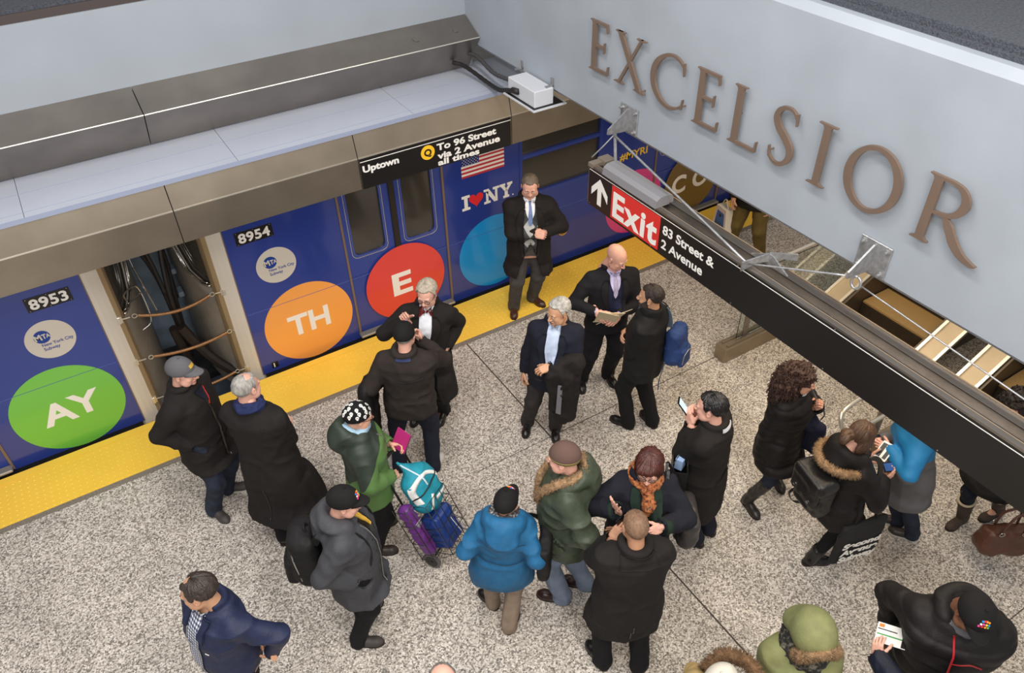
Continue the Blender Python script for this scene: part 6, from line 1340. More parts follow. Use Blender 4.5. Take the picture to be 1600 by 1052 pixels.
# ------------------------------------------------------------------ T: boots with cream trim, mostly behind the sign
p = Person((5.56,-5.25), 268, 1.64, 'person in black with cream trimmed boots and curly dark hair, mostly behind the sign', (5.36,-5.20), 268, 14, feet=dict(R=(5.44,-5.18,272), L=(5.76,-5.29,280)), L_='hang', R_='front', pose=('grip','relaxed'), fem=True, kind='woman', tone='light', g=1.05, brow='black')
PT = p; p.trousers(M_nj, .95, .72); p.boots(mat('brown_suede_boot', L(66,54,46), .8, var=(14,.25)), .33, cloth('cream_fleece', L(206,190,162)), .066); p.coat(M_bp, .62, .03, flare=.03, seed=35)
p.hairsolid(mat('hair_curly_dark', L(34,25,23), .5, bump=(120,.6,4), var=(50,.45)), [((0,-.03,.04), (.12,.125,.105)), ((.09,-.03,-.06), (.06,.085,.12)), ((-.09,-.03,-.06), (.06,.085,.12)), ((0,-.11,-.08), (.13,.07,.13))], [((0,.135,-.03), (.064,.09,.092))], vox=.007, amp=.018, freq=(42,42,36), curls=420, seed=47)
# ------------------------------------------------------------------ U: olive parka, hood up
p = Person((2.62,-5.63), 208, 1.67, 'person in an olive parka with the fur-trimmed hood up, looking down', (2.62,-5.63), 205, 34, L_='front', R_='front', fem=True, kind='woman', tone='pink', g=1.22, brow='brown')
p.trousers(M_bt); p.shoes(M_shd); p.coat(M_olive, .55, .036, flare=.04, seed=37, wr=(6,.012)); p.line('front_placket', mat('olive_seam', L(98,100,64), .8), [(.0,1.30),(.0,.62)], .05, 0, .005); p.scarf(M_lace, 3, .046, .0, drop=.22)
f_ = Field((-.18,-.22,-.2), (.18,.2,.2), .006); f_.ell((0,-.025,.02), (.128,.150,.140), .02).ell((0,-.09,-.10), (.12,.085,.11), .05); f_.ell((0,.16,-.03), (.095,.145,.125), .015, neg=True); f_.ell((0,-.0,-.0), (.105,.125,.118), .01, neg=True); f_.ell((0,0,-.2), (.10,.10,.12), .01, neg=True)
V, F = f_.mesh(2); mk('hood', xf(p.HM, V), [F], M_olive, p.e)
p.fur('fur_trim', list(xf(p.HM, [(math.sin(a)*.104, .075+.02*abs(math.sin(a)), -.012+math.cos(a)*.118) for a in np.linspace(-2.35, 2.35, 17)])), .034, M_fur, None, 3000, .032)
# ------------------------------------------------------------------ V: black puffer, grey lining
p = Person((3.61,-5.94), 229, 1.80, 'person in a dotted black cap and black puffer with a red zip', (3.41,-6.06), 216, 30, R_=(3.42,-5.72,1.0), L_='pocket', pose=('relaxed','relaxed'), pole=(None,(.6,-1,-.1)), tone='brown', g=1.25, belly=.06, wide=1.08, brow='black', kind='heavy')
PV = p; p.trousers(M_nj); p.shoes(M_shd); p.coat(M_bp, .70, .042, flare=.02, collar='hood', sl=.82, seed=39, quilt=(.11,.010), wr=(6,.012), cuff=.05); zt = p.neck[2]
p.line('red_zip', mat('red_zip_tape', L(186,36,44), .5), [(.06,zt-.02),(.035,1.30),(.02,.80)], .011, 0, .006); p.line('red_zip', mat('red_zip_tape', L(186,36,44), .5), [(.035,1.32),(-.05,1.36),(-.13,1.31)], .009, 0, .007)
p.scarf(cloth('grey_lining', L(98,98,102), .8), 1, .042, -.035, name='hood_lining'); p.scarf(cloth('black_neck_gaiter', L(24,23,24)), 1, .03, .005); p.hair('full', HM('black'), .004); p.cap(cloth('black_cap_cotton', L(26,24,24)), dots=[(a*1.3,e+16,c) for a, e, c in DOTS])
# ------------------------------------------------------------------ W: only a forearm and flyer in the picture
p = Person((3.07,-6.33), 14, 1.56, 'person in a navy puffer, only a forearm with a flyer in view', None, 20, 5, L_=(3.09,-5.83,1.15), R_='front', pose=('hold','relaxed'), hdir=((.2,.5,.8),None), hnrm=((-.75,-.4,.3),None), pole=((-.2,-.4,-1),None), fem=True, kind='woman', tone='pink', brow='brown')
PW = p; p.trousers(M_nj); p.shoes(M_shd); p.coat(cloth('navy_puffer', L(26,30,44), .5, (60,.2)), .66, .03, collar='hood', seed=41, quilt=(.07,.009)); p.hair('full', HM('brown'), .014)
# ------------------------------------------------------------------ X: cream cap and fur hood
p = Person((2.05,-5.66), 255, 1.67, 'person in a cream cap with a brown fur hood at the bottom of the picture', (1.98,-5.57), 262, 6, L_='pocket', R_='pocket', fem=True, kind='woman', tone='light', g=1.1, brow='brown')
p.trousers(M_bt); p.shoes(M_shd); p.coat(cloth('tan_parka', L(176,150,100), .7), .6, .026, flare=.03, collar='fold', seed=43); n0 = p.neck
p.fur('fur_trim', [n0+np.array((-.15,-.06,-.01)), n0+np.array((-.12,-.18,.03)), n0+np.array((0,-.235,.05)), n0+np.array((.12,-.18,.03)), n0+np.array((.15,-.06,-.01))], .045, M_furd, None, 2600, .034)
p.hair('full', HM('brown'), .006); p.cap(cloth('cream_cap_cotton', L(208,200,184)), badge=(34,42,40,52,M_blk))
# ------------------------------------------------------------------ Y: bald crown at the bottom edge
p = Person((.69,-4.80), 200, 1.75, 'person whose bald crown alone shows at the bottom edge', (.69,-4.80), 200, 5, tone='pink', brow='grey')
p.trousers(M_bt); p.shoes(M_shd); p.coat(M_bs, .74, .02, seed=45); p.hair('fringe', HM('darkgrey'), .006)
# ------------------------------------------------------------------ Z: olive trousers beyond the beam
p = Person((6.93,-1.12), 240, 1.75, 'person in olive trousers and black jacket, seen under the grey beam', (6.80,-1.15), 240, 5, feet=dict(L=(6.96,-1.30,240), R=(6.80,-.93,240)), L_='hang', R_='hang', tone='light', brow='brown', g=1.05)
PZ = p; p.trousers(cloth('olive_trouser', L(112,94,54)), 1.15); p.shoes(M_shn); p.coat(M_bw, .76, .024, seed=47); p.hair('full', HM('brown'), .012)
# ================================================================== things people carry
class Thing:
    """a thing placed in a person's own frame; base = its lowest middle point there"""
    def __init__(s, p, base, name, label, cat, group=None):
        s.b = np.array(base, float); a = math.radians(p.hd); x, y, z = s.b
        s.e = empty(name, (p.root[0]+x*math.cos(a)+y*math.sin(a), p.root[1]-x*math.sin(a)+y*math.cos(a), z), -a, label, cat, group)
    def mesh(s, name, V, F, m, parent=None, smooth=True, mi=None): return mk(name, np.asarray(V)-s.b, F, m, parent or s.e, smooth, mi)
    def field(s, name, f, m, wr=None, sm=2, parent=None, seed=3):
        V, F = f.mesh(sm)
        if wr: N_ = normals(V, F); V = V+N_*((1-np.abs(vnoise(V*wr[0], seed)))**2-.5+.3*vnoise(V*wr[0]*3, seed+1))[:,None]*wr[1]
        s.bv = BVHTree.FromPolygons([tuple(v) for v in V], [tuple(int(i) for i in q) for q in F]); return s.mesh(name, V, [F], m, parent)
    def tube(s, name, P, r, m, n=8, parent=None, flat=None, sp=6):
        P = spline(P, sp) if len(P) > 2 else np.array(P, float); V, F = tube(P, r, n)
        return s.mesh(name, V, F, m, parent)
    def strap(s, name, P, w_, t, m, up=(0,0,1), parent=None):
        """flat band along P, its width across 'up'"""
        P = spline(P, 6); T = np.gradient(P, axis=0); T /= np.linalg.norm(T, axis=1)[:,None]; A = np.cross(T, np.broadcast_to(np.array(up, float), P.shape)); A /= np.linalg.norm(A, axis=1)[:,None]+1e-9; B = np.cross(T, A)
        V = np.vstack([np.stack([P-A*w_/2-B*t/2, P+A*w_/2-B*t/2, P+A*w_/2+B*t/2, P-A*w_/2+B*t/2], 1).reshape(-1, 3)]); n = len(P); i = np.arange(n-1)[:,None]*4; j = np.arange(4); F = np.stack([i+j, i+(j+1)%4, i+4+(j+1)%4, i+4+j], 2).reshape(-1, 4)
        return s.mesh(name, V, [F, [[3,2,1,0],[4*n-4,4*n-3,4*n-2,4*n-1]]], m, parent, False)
    def mb(s, name, b, m, parent=None, smooth=False): b.V = [np.vstack(b.V)-s.b]; return b.build(name, m, parent or s.e, smooth)
def hframe(p, sd):
    """hand frame in the person's frame: origin palm, (x, y fingers, z back of hand)"""
    M = getattr(p, 'hand'+sd); return M[:3,3]+M[:3,1]*.075-M[:3,2]*.03, M[:3,0], M[:3,1], M[:3,2]
def slabm(c, u, v, w, hu, hv, t, r=.006):
    b = MB(); b.prism(rrect(2*hu, 2*hv, r, 4), frm(np.array(c)-np.array(w)*t/2, u, v, w), t); return b
M_scr = mat('lit_phone_screen', L(176,206,226), .15, emit=.7); M_scd = mat('blue_phone_screen', L(52,84,140), .15, emit=.35); M_ph = mat('black_phone_glass', L(18,18,20), .15)
def phone(p, label, c, u, v, screen, hu=.036, hv=.07):
    u = nrm(u); v = nrm(np.array(v)-u*(np.array(v)@u)); w_ = np.cross(u, v); T = Thing(p, np.array(c)-np.array((0,0,hv)), 'phone', label, 'phone'); T.mb('phone_body', slabm(c, u, v, w_, hu, hv, .009), M_ph)
    if screen: b = slabm(np.array(c)+w_*.0052, u, v, w_, hu*.88, hv*.82, .001, .002); T.mb('screen', b, screen)
    return T
# ---- F's backpack
T = Thing(PF, (0,-.30,.80), 'backpack', 'full black backpack with white badges on the back of the charcoal jacket', 'backpack'); f = Field((-.24,-.52,.72), (.24,-.05,1.42), .011)
f.box((0,-.285,1.06), (.155,.095,.25), .07, .02).ell((0,-.36,.98), (.13,.075,.17), .04).ell((0,-.30,1.27), (.13,.09,.06), .03); T.field('pack', f, M_pack, (9,.012))
f = Field((-.2,-.55,.7), (.2,-.1,1.3), .011); f.box((0,-.405,.94), (.115,.05,.13), .045, .02); T.field('front_pocket', f, M_pack, (12,.010))
for sg in (-1,1): T.strap('shoulder_strap', [(sg*.09,-.20,1.25),(sg*.115,-.12,1.40),(sg*.125,.02,1.43),(sg*.135,.13,1.34),(sg*.14,.165,1.18),(sg*.165,.12,1.02),(sg*.16,-.05,.92),(sg*.12,-.2,.90)], .055, .012, M_pack, (1,0,0))
T.tube('haul_loop', [(-.03,-.24,1.30),(-.02,-.26,1.345),(.02,-.26,1.345),(.03,-.24,1.30)], .008, M_pack)
T.tube('zip', [(-.15,-.33,.92),(-.145,-.35,1.15),(-.08,-.36,1.27),(.08,-.36,1.27),(.145,-.35,1.15),(.15,-.33,.92)], .005, M_zip, 6)
for q, r_ in (((-.085,-.455,.96),.016),((-.10,-.452,.925),.013)): b = MB(); b.disc(q, r_, (0,-1,0), .006, 14); T.mb('badge', b, M_wht)
b = MB(); b.box((-.052,-.462,.955),(-.042,-.45,1.0)); T.mb('red_tab', b, M_red)
# ---- K's blue backpack, on one shoulder
T = Thing(PK, (.13,-.28,.86), 'backpack', 'small blue backpack slung on the shoulder of the black stand-collar jacket', 'backpack'); f = Field((-.12,-.48,.78), (.38,-.05,1.40), .010); Mb_ = cloth('blue_pack_nylon', L(44,66,116), .6, (60,.3))
f.box((.14,-.25,1.07), (.125,.075,.20), .065, .02).ell((.14,-.31,1.0), (.10,.06,.12), .04); T.field('pack', f, Mb_, (10,.012)); f = Field((0,-.48,.78), (.3,-.1,1.2), .01); f.box((.14,-.345,.98), (.085,.035,.10), .03, .02); T.field('front_pocket', f, Mb_, (12,.008))
T.strap('shoulder_strap', [(.13,-.18,1.24),(.15,-.13,1.38),(.155,.0,1.435),(.16,.12,1.35),(.17,.16,1.18)], .055, .012, cloth('grey_blue_strap', L(96,108,126)), (1,0,0))
T.strap('loose_strap', [(.02,-.22,.92),(.0,-.21,.80),(.01,-.19,.66),(.02,-.19,.55)], .022, .005, cloth('grey_blue_strap', L(96,108,126)), (0,1,0)); T.tube('zip', [(.06,-.372,.93),(.07,-.377,1.03),(.14,-.38,1.06),(.21,-.377,1.03)], .005, M_zip, 6)
# ---- coats carried
w_ = PJ.wr['L']; e_ = PJ.el['L']; T = Thing(PJ, (w_[0]*.4+e_[0]*.6, .22, .42), 'folded_coat', 'black overcoat hung over the forearm of the navy blazer', 'coat'); f = Field((-.55,-.2,.34), (.25,.55,1.28), .0115)
c = lambda t, z, dy=0: np.array((w_[0]*t+e_[0]*(1-t), w_[1]*t+e_[1]*(1-t)+dy, z)); f.cap(c(.85,1.09), c(.05,1.12), .075, .085, .04)
f.cap(c(.62,1.05,.07), c(.55,.50,.06), .075, .062, .05, flat=((.3,1,0),.65)); f.cap(c(.1,1.05,.05), c(.15,.50,.05), .085, .075, .05, flat=((.3,1,0),.65)); f.cap(c(.35,1.0,.09), c(.35,.52,.06), .08, .07, .05, flat=((.3,1,0),.6)); f.cap(c(.9,1.06,.06), c(.8,.66,.06), .05, .035, .03)
f.ell(c(.05,1.13,.03), (.10,.09,.07), .04); T.field('overcoat', f, M_bw, (8,.022)); b = MB(); p0 = c(.48,.88,.135); b.prism([(-.02,.1),(.02,.1),(.035,-.24),(-.01,-.26)], frm(p0,(1,.2,0),(0,0,1),(-.2,1,0)), .008); T.mb('grey_lining', b, cloth('grey_satin', L(118,116,122), .5))
T.strap('collar', [c(.3,1.17,.06), c(.1,1.19,.06), c(-.1,1.16,.04)], .07, .014, M_bw, (0,0,1))
PD = PDp
w_ = PD.wr['L']; T = Thing(PD, (-.30,.02,.50), 'folded_coat', 'black jacket draped over the bent arm of the dark brown fleece', 'coat'); f = Field((-.52,-.3,.42), (-.08,.4,1.34), .0115); e_ = PD.el['L']
f.chain([e_+np.array((-.02,.0,.015)), e_*.5+w_*.5+np.array((-.02,0,.02)), w_+np.array((-.03,.0,.02))], [.065,.072,.06], .04); f.cap(e_+np.array((-.05,-.03,-.05)), np.array((e_[0]-.06,e_[1]-.03,.66)), .085, .095, .05, flat=((1,.2,0),.6)); f.cap(w_*.5+e_*.5+np.array((-.05,0,-.05)), np.array((e_[0]-.05,e_[1]+.10,.52)), .09, .075, .05, flat=((1,.2,0),.6)); T.field('jacket', f, M_bp, (8,.022)); T.tube('jacket_zip', [(e_[0]-.085,e_[1]-.03,.95),(e_[0]-.085,e_[1]-.01,.72)], .004, M_zip, 6)
# ---- papers, booklet, flyers
M_paper = mat('cream_paper', L(238,222,188), .7); c = (PI_.wr['L']+PI_.wr['R'])/2+np.array((0,.085,.02)); T = Thing(PI_, c-np.array((0,0,.12)), 'papers', 'folded cream papers held in both hands of the bald person in the suit', 'papers')
for k, (dx, a, b_) in enumerate(((-.035, .50, .25), (.02, -.10, .55), (.045, -.35, .2))):
    u = nrm((math.cos(a), math.sin(a)*.6, .12*k)); v = nrm((-.45+.25*k, .55, .75)); T.mb('paper_sheet', slabm(c+np.array((dx,.02*k,.015*k)), u, v, np.cross(u, v), .095, .15, .003, .002), M_paper)
o, x, y, z = hframe(PE, 'L'); c = o+np.array((-.01,.03,.075)); T = Thing(PE, c-np.array((0,0,.1)), 'booklet', 'magenta booklet held up by the person in the skull print hat', 'booklet'); u = nrm((.72,.60,-.2)); v = nrm((-.15,.35,.9)); v = nrm(v-u*(u@v)); w_ = np.cross(u, v)
T.mb('cover', slabm(c, u, v, w_, .066, .092, .010, .003), mat('magenta_cover', L(178,40,112), .5)); T.mb('pages', slabm(c+w_*0+u*.003, u, v, w_, .0655, .089, .006, .002), mat('dark_page_edge', L(60,40,54), .7))
o, x, y, z = hframe(PW, 'L'); c = o+np.array((.085,-.005,.03)); T = Thing(PW, c-np.array((0,0,.12)), 'flyer', 'white printed flyer held by the raised navy puffer sleeve', 'flyer'); u = nrm((.80,-.55,-.12)); v = nrm((.35,.6,.65)); v = nrm(v-u*(u@v)); w_ = np.cross(u, v)
T.mb('flyer_sheet', slabm(c, u, v, w_, .10, .06, .003, .002), M_wht); b = MB()
for k, (a0, a1, b0, b1, m_) in enumerate(((-.095,.02,.02,.026,0),(-.095,.09,-.012,-.004,1),(-.09,-.06,.034,.054,2),(.055,.095,-.055,.05,3))):
    b.prism([(a0,b0),(a1,b0),(a1,b1),(a0,b1)], frm(c+w_*.0016,u,v,w_), .0006, m_)
    b.prism([(a0,b0),(a1,b0),(a1,b1),(a0,b1)], frm(c-w_*.0022,u,v,w_), .0006, m_)
T.mb('flyer_print', b, [M_blk, mat('print_green', L(70,150,80), .5), mat('print_orange', L(220,130,50), .5), M_blk])
o, x, y, z = hframe(PR, 'L'); c = o+np.array((-.02,.04,.05)); T = Thing(PR, c-np.array((0,0,.05)), 'leaflet', 'black and white leaflet behind the phone of the fur-hooded black parka', 'leaflet'); u = nrm((.9,.3,.1)); v = nrm((-.2,.75,.5)); v = nrm(v-u*(u@v)); w_ = np.cross(u, v)
T.mb('leaflet_sheet', slabm(c, u, v, w_, .05, .075, .003, .002), M_wht); b = MB()
for a0, a1 in ((-.042,-.008),(.012,.04)): b.prism([(a0,-.06),(a1,-.06),(a1,.06),(a0,.06)], frm(c+w_*.0016,u,v,w_), .0006)
T.mb('leaflet_print', b, M_blk)
# ---- phones
o, x, y, z = hframe(PO, 'L'); phone(PO, 'lit phone held up by the person in the long black coat', (PO.wr['L']+PO.wr['R'])/2+np.array((-.02,.10,.10)), (.93,.30,-.05), (-.2,.55,.80), M_scr, .040, .072)
o, x, y, z = hframe(PR, 'R'); phone(PR, 'black phone with a blue screen, held by the person with tied hair', o+np.array((-.01,.035,.03)), (.25,.95,.05), (-.85,.25,.35), M_scd, .072, .038)
o, x, y, z = hframe(PP, 'L'); phone(PP, 'small dark phone at the ear of the shaved head', o+np.array((.005,.02,.035)), (.8,.5,.2), (-.3,.2,.9), None, .026, .045)
# ---- L's black shoulder bag
T = Thing(PL, (.33,-.02,.74), 'shoulder_bag', 'flat black shoulder bag at the side of the blue parka', 'bag'); f = Field((.12,-.32,.62), (.52,.34,1.2), .011); f.box((.345,.0,.92), (.045,.17,.175), .035, .02); T.field('bag_body', f, M_pack, (9,.012))
T.strap('bag_strap', [(.33,-.13,1.06),(.25,-.13,1.14),(.17,-.06,1.235),(.165,.05,1.225),(.25,.13,1.13),(.33,.13,1.06)], .04, .008, M_pack, (0,1,0))
# ---- N's bag
T = Thing(PN, (-.40,-.06,.62), 'handbag', 'dark grey leather shoulder bag behind the elbow of the orange scarf', 'bag'); f = Field((-.62,-.36,.52), (-.18,.28,1.10), .011); f.box((-.385,-.06,.80), (.075,.185,.155), .06, .02); f.ell((-.385,-.06,.72), (.085,.19,.10), .04); T.field('bag_body', f, mat('dark_grey_leather', L(62,58,58), .4, bump=(60,.3)), (9,.014))
for s_ in (-.11,.08): T.strap('bag_strap', [(-.36,-.06+s_,.94),(-.30,-.05+s_,1.12),(-.19,-.03+s_*.4,1.41),(-.17,.0+s_*.4,1.43),(-.17,.09+s_*.2,1.33),(-.27,.12+s_*.2,1.1),(-.36,.04+s_,.94)][:7], .022, .006, M_lth, (0,1,0))
for q in ((-.20,.135,1.24),(-.215,.14,1.20)): b = MB(); b.ball(q, .009, 8); T.mb('strap_stud', b, M_zip)
# ---- O's paper shopping bag and R's tote, both with the line's name
def lettered(T, c, u, v, w_, lines, h, gap, m=None, off=.002, widths=None, shear=.2):
    b = MB()
    for k, s_ in enumerate(lines): text(b, s_, frm(np.array(c)-np.array(v)*gap*k+np.array(w_)*off, u, v, w_), h, .0012, .04, fit=widths[k] if widths else None, shear=shear)
    T.mb('lettering', b, m or M_wht)
# the bag hangs from the left hand
h0 = PO.wr['L']; T = Thing(PO, (h0[0]-.17,h0[1]-.02,.83), 'shopping_bag', 'black paper shopping bag lettered Second Avenue Subway, hung beside the long black coat', 'shopping bag'); cb = np.array((h0[0]-.17,h0[1]-.02,1.01)); u = nrm((.92,.40,0)); w2 = nrm((.40,-.92,0)); v = np.array((0,0,1.))
b = MB()
for s_ in (-1,1): b.prism([(-.13,-.18),(.13,-.18),(.13,.18),(-.13,.18)], frm(cb+w2*s_*.055, u, v, w2), .004)
for s_ in (-1,1): b.prism([(-.055,-.18),(.0,-.18),(.055,-.18),(.055,.18),(.0,.18),(-.055,.18)], frm(cb+u*s_*.13, w2, v, u), .004)
b.prism([(-.13,-.055),(.13,-.055),(.13,.055),(-.13,.055)], frm(cb-v*.18, u, w2, v), .004); T.mb('bag_body', b, mat('black_paper', L(28,26,27), .5)); lettered(T, cb+w2*.059-u*.10+v*(-.03), u, v, w2, ['Second','Avenue','Subway'], .042, .05, widths=(.20,.20,.20), shear=.15)
for s_ in (-1,1): T.tube('bag_cord', [cb+w2*s_*.055-u*.06+v*.18, cb*.4+h0*.6+w2*s_*.02-u*.02, h0+np.array((0,.05,.0)), cb*.4+h0*.6+w2*s_*.02+u*.03, cb+w2*s_*.055+u*.06+v*.18], .0035, M_cable, 6)
b = MB(); b.box(cb+np.array((-.03,-.03,.10)), cb+np.array((.05,.03,.20))); T.mb('tissue', b, mat('pale_blue_tissue', L(150,176,214), .7))
# R: backpack and tote
T = Thing(PR, (0,-.30,.80), 'backpack', 'black leather flap backpack on the fur-hooded parka', 'backpack'); f = Field((-.26,-.52,.72), (.26,-.02,1.36), .011); f.box((0,-.27,1.05), (.155,.075,.20), .05, .02).box((0,-.30,1.20), (.165,.095,.07), .05, .02); T.field('pack', f, M_lth, (8,.014))
f = Field((-.26,-.55,.7), (.26,-.1,1.36), .011); f.box((0,-.375,1.13), (.15,.022,.13), .02, .02); T.field('flap', f, M_lth, (8,.010))
for sg in (-1,1): T.strap('shoulder_strap', [(sg*.09,-.18,1.20),(sg*.115,-.10,1.36),(sg*.12,.05,1.40),(sg*.13,.14,1.26),(sg*.16,.10,1.0),(sg*.13,-.14,.90)], .04, .010, M_lth, (1,0,0)); b = MB(); b.disc((sg*.09,-.40,1.05), .014, (0,-1,0), .008, 12); T.mb('clasp', b, M_chrome)
T.strap('hanging_strap', [(-.14,-.28,.92),(-.20,-.30,.78),(-.19,-.24,.66),(-.12,-.16,.70)], .022, .006, M_lth, (0,1,0))
T = Thing(PR, (.16,.12,.30), 'tote_bag', 'black cloth tote lettered Second Avenue Subway, hanging at the side of the walking person', 'tote bag'); cb = np.array((.22,.10,.54)); f = Field((-.1,-.25,.22), (.42,.5,.92), .010); f.box(cb, (.028,.20,.23), .022, .02); T.field('bag_body', f, mat('black_tote_cloth', L(26,24,25), .85), (7,.014)); u = np.array((0,1.,0)); v = np.array((0,0,1.)); w2 = np.array((1.,0,0))
b = MB()
for k, s_ in enumerate(('Second','Avenue','Subway')): text(b, s_, frm(cb+np.array((.040,-.17,-.02-.085*k)), u, v, w2), .065, .0016, .05, fit=.34, shear=.1)
T.mb('lettering', b, M_wht)
for s_ in (-.10,.10): T.strap('bag_handle', [cb+np.array((.0,s_,.22)), np.array((.205,.06+s_*.6,1.0)), np.array((.20,.03+s_*.3,1.18))], .025, .005, mat('black_tote_cloth', L(26,24,25), .85), (0,1,0))
# ---- Q's navy bag
o = PQ.wr['L']; T = Thing(PQ, (o[0]-.07,o[1]-.0,.66), 'handbag', 'soft navy bag hanging under the fist of the long black puffer', 'bag'); Mn_ = cloth('navy_canvas', L(34,36,58), .7); f = Field((o[0]-.26,o[1]-.26,.6), (o[0]+.14,o[1]+.26,1.16), .010); cb = np.array((o[0]-.07,o[1],.86)); f.box(cb, (.055,.125,.17), .05, .02); f.cap(cb+np.array((0,0,.12)), cb+np.array((0,0,.22)), .06, .03, .05); T.field('bag_body', f, Mn_, (10,.02))
for s_ in (-.05,.05): T.strap('bag_strap', [cb+np.array((0,s_,.20)), np.array((o[0]-.02,o[1]+.05+s_*.4,1.20)), np.array((o[0]+.0,o[1]-.05+s_*.1,1.36)), np.array((-.12,.10,1.43))], .02, .006, cloth('grey_strap', L(84,80,82)), (0,1,0))
# ---- T's brown handbag
T = Thing(PT, (-.02,.02,.14), 'handbag', 'brown leather handbag with ring fittings beside the cream trimmed boots', 'bag'); 
o = np.array((PT.wr['L'][0]-.02, PT.wr['L'][1]+.05, 0)); cb = np.array((o[0]-.13, o[1]+.10, .40)); T = Thing(PT, cb-np.array((0,0,.17)), 'handbag', 'brown leather handbag with ring fittings beside the cream trimmed boots', 'bag') if not bpy.data.objects.remove(T.e) else None
Mh_ = mat('brown_handbag_leather', L(84,50,36), .42, bump=(60,.3), var=(12,.15)); f = Field(cb-.36, cb+.36, .011); R_ = rot('Z', 57); f.box(cb, (.185,.075,.125), .05, .02, R_).box(cb-np.array((0,0,.06)), (.20,.095,.08), .06, .04, R_); T.field('bag_body', f, Mh_, (8,.016)); d_ = R_@np.array((1.,0,0)); q_ = R_@np.array((0,1.,0))
for s_ in (-1,1):
    T.tube('bag_handle', [cb-d_*.09+q_*s_*.05+np.array((0,0,.12)), cb-d_*.07+q_*s_*.05+np.array((0,0,.26)), cb+d_*.0+q_*s_*.03+np.array((0,0,.33)), cb+d_*.07+q_*s_*.05+np.array((0,0,.26)), cb+d_*.09+q_*s_*.05+np.array((0,0,.12))], .010, Mh_)
    for t_ in (-1,1): b = MB(); cc = cb+d_*.09*t_+q_*s_*.065+np.array((0,0,.13)); b.tube([cc+d_*math.cos(k)*.02+np.array((0,0,math.sin(k)*.02)) for k in np.linspace(0,2*PI,16)], .004, 6); T.mb('ring', b, M_chrome, None, True)
# ---- Z's bag
T = Thing(PZ, (.34,.10,.34), 'shopping_bag', 'white bag with a blue printed panel carried by the person in olive trousers', 'bag'); cb = np.array((.34,.10,.52)); b = MB(); u = nrm((.75,-.66,0)); v = np.array((0,0,1.)); w2 = np.cross(u, v)
b.prism([(-.15,-.18),(.15,-.18),(.10,.16),(-.10,.16)], frm(cb-w2*.05, u, v, w2), .10); T.mb('bag_body', b, mat('white_bag', L(226,218,206), .6)); b = MB()
for s_ in (.051,-.053): b.prism([(-.11,-.15),(.11,-.15),(.07,.10),(-.07,.10)], frm(cb+w2*s_, u, v, w2), .002)
T.mb('blue_panel', b, mat('blue_print', L(46,112,178), .5)); b = MB()
for s_ in (.054,-.055):
    for k in range(4): b.prism([(-.08+.045*k,-.14),(-.055+.045*k,-.14),(-.06+.042*k,-.05+.02*(k%2)),(-.07+.042*k,-.03)], frm(cb+w2*s_, u, v, w2), .001)
    b.prism(circ(.022, 12, None, (0,.05)), frm(cb+w2*s_, u, v, w2), .001)
T.mb('dark_print', b, M_blk); T.strap('bag_handle', [cb-u*.07+v*.16, cb+v*.27, cb+u*.07+v*.16], .02, .004, mat('white_bag', L(226,218,206), .6), tuple(u))
# ---- the shopping cart and what it carries
O_ = np.array((1.52,-2.98,.085)); a_ = nrm((.85,.53,0)); d_ = nrm((-.53,.85,0)); l_ = nrm(d_*.40+np.array((0,0,.92))); n_ = np.cross(a_, l_)
if n_[2] < 0: n_ = -n_
ct = lambda a, l, n: O_+a_*a+l_*l+n_*n-np.array((1.52,-2.98,0))
CE = empty('shopping_cart', (1.52,-2.98,0), 0, 'black folding wire shopping cart pulled by the person in the green jacket', 'shopping cart')
bt = lambda name, P, r, m, sp=True, n=8: (lambda b: (b.tube(spline(P, 6) if sp and len(P) > 2 else np.array(P), r, n), b.build(name, m, CE, True)))(MB())
M_cf = mat('black_cart_tube', L(26,24,24), .4)
bt('cart_frame', [ct(-.14,.0,0), ct(-.14,.92,0), ct(-.13,1.0,0), ct(-.09,1.03,0), ct(.09,1.03,0), ct(.13,1.0,0), ct(.14,.92,0), ct(.14,0,0)], .010, M_cf); bt('handle_grip', [ct(-.13,.99,0), ct(-.09,1.03,0), ct(.09,1.03,0), ct(.13,.99,0)], .016, M_cf)
b = MB()
for l in (.06,.2,.34,.48,.6): b.tube([ct(-.14,l,0), ct(-.14,l,.24), ct(.14,l,.24), ct(.14,l,0)], .0035, 6)
for a in (-.14,-.07,0,.07,.14):
    b.tube([ct(a,.06,.0), ct(a,.06,.24)], .0035, 6); b.tube([ct(a,.06,.24), ct(a,.6,.24)], .0035, 6)
b.tube([ct(-.15,.0,0), ct(.15,0,0)], .008, 8); b.build('wire_basket', M_cf, CE, True)
b = MB()
for l in (.12,.3,.5,.66): b.tube([ct(-.15,l,.02), ct(-.27,l,.02), ct(-.27,l,.16), ct(-.15,l,.16)], .0035, 6)
for a, n in ((-.27,.02),(-.27,.16),(-.21,.16)): b.tube([ct(a,.10,n), ct(a,.68,n)], .0035, 6)
b.build('side_basket', M_cf, CE, True)
for s_, r_ in ((-1,.078),(1,.05)):
    c = ct(s_*.175,0,0)+np.array((0,0,r_-.085)); b = MB(); b.disc(c-a_*.014, r_, a_, .028, 28); w_o = b.build('wheel', mat('grey_tyre', L(96,92,90), .6), CE); b = MB(); b.disc(c-a_*.017, r_*.74, a_, .034, 24); b.disc(c-a_*.022, r_*.2, a_, .044, 12); b.build('hub', M_cf, w_o)
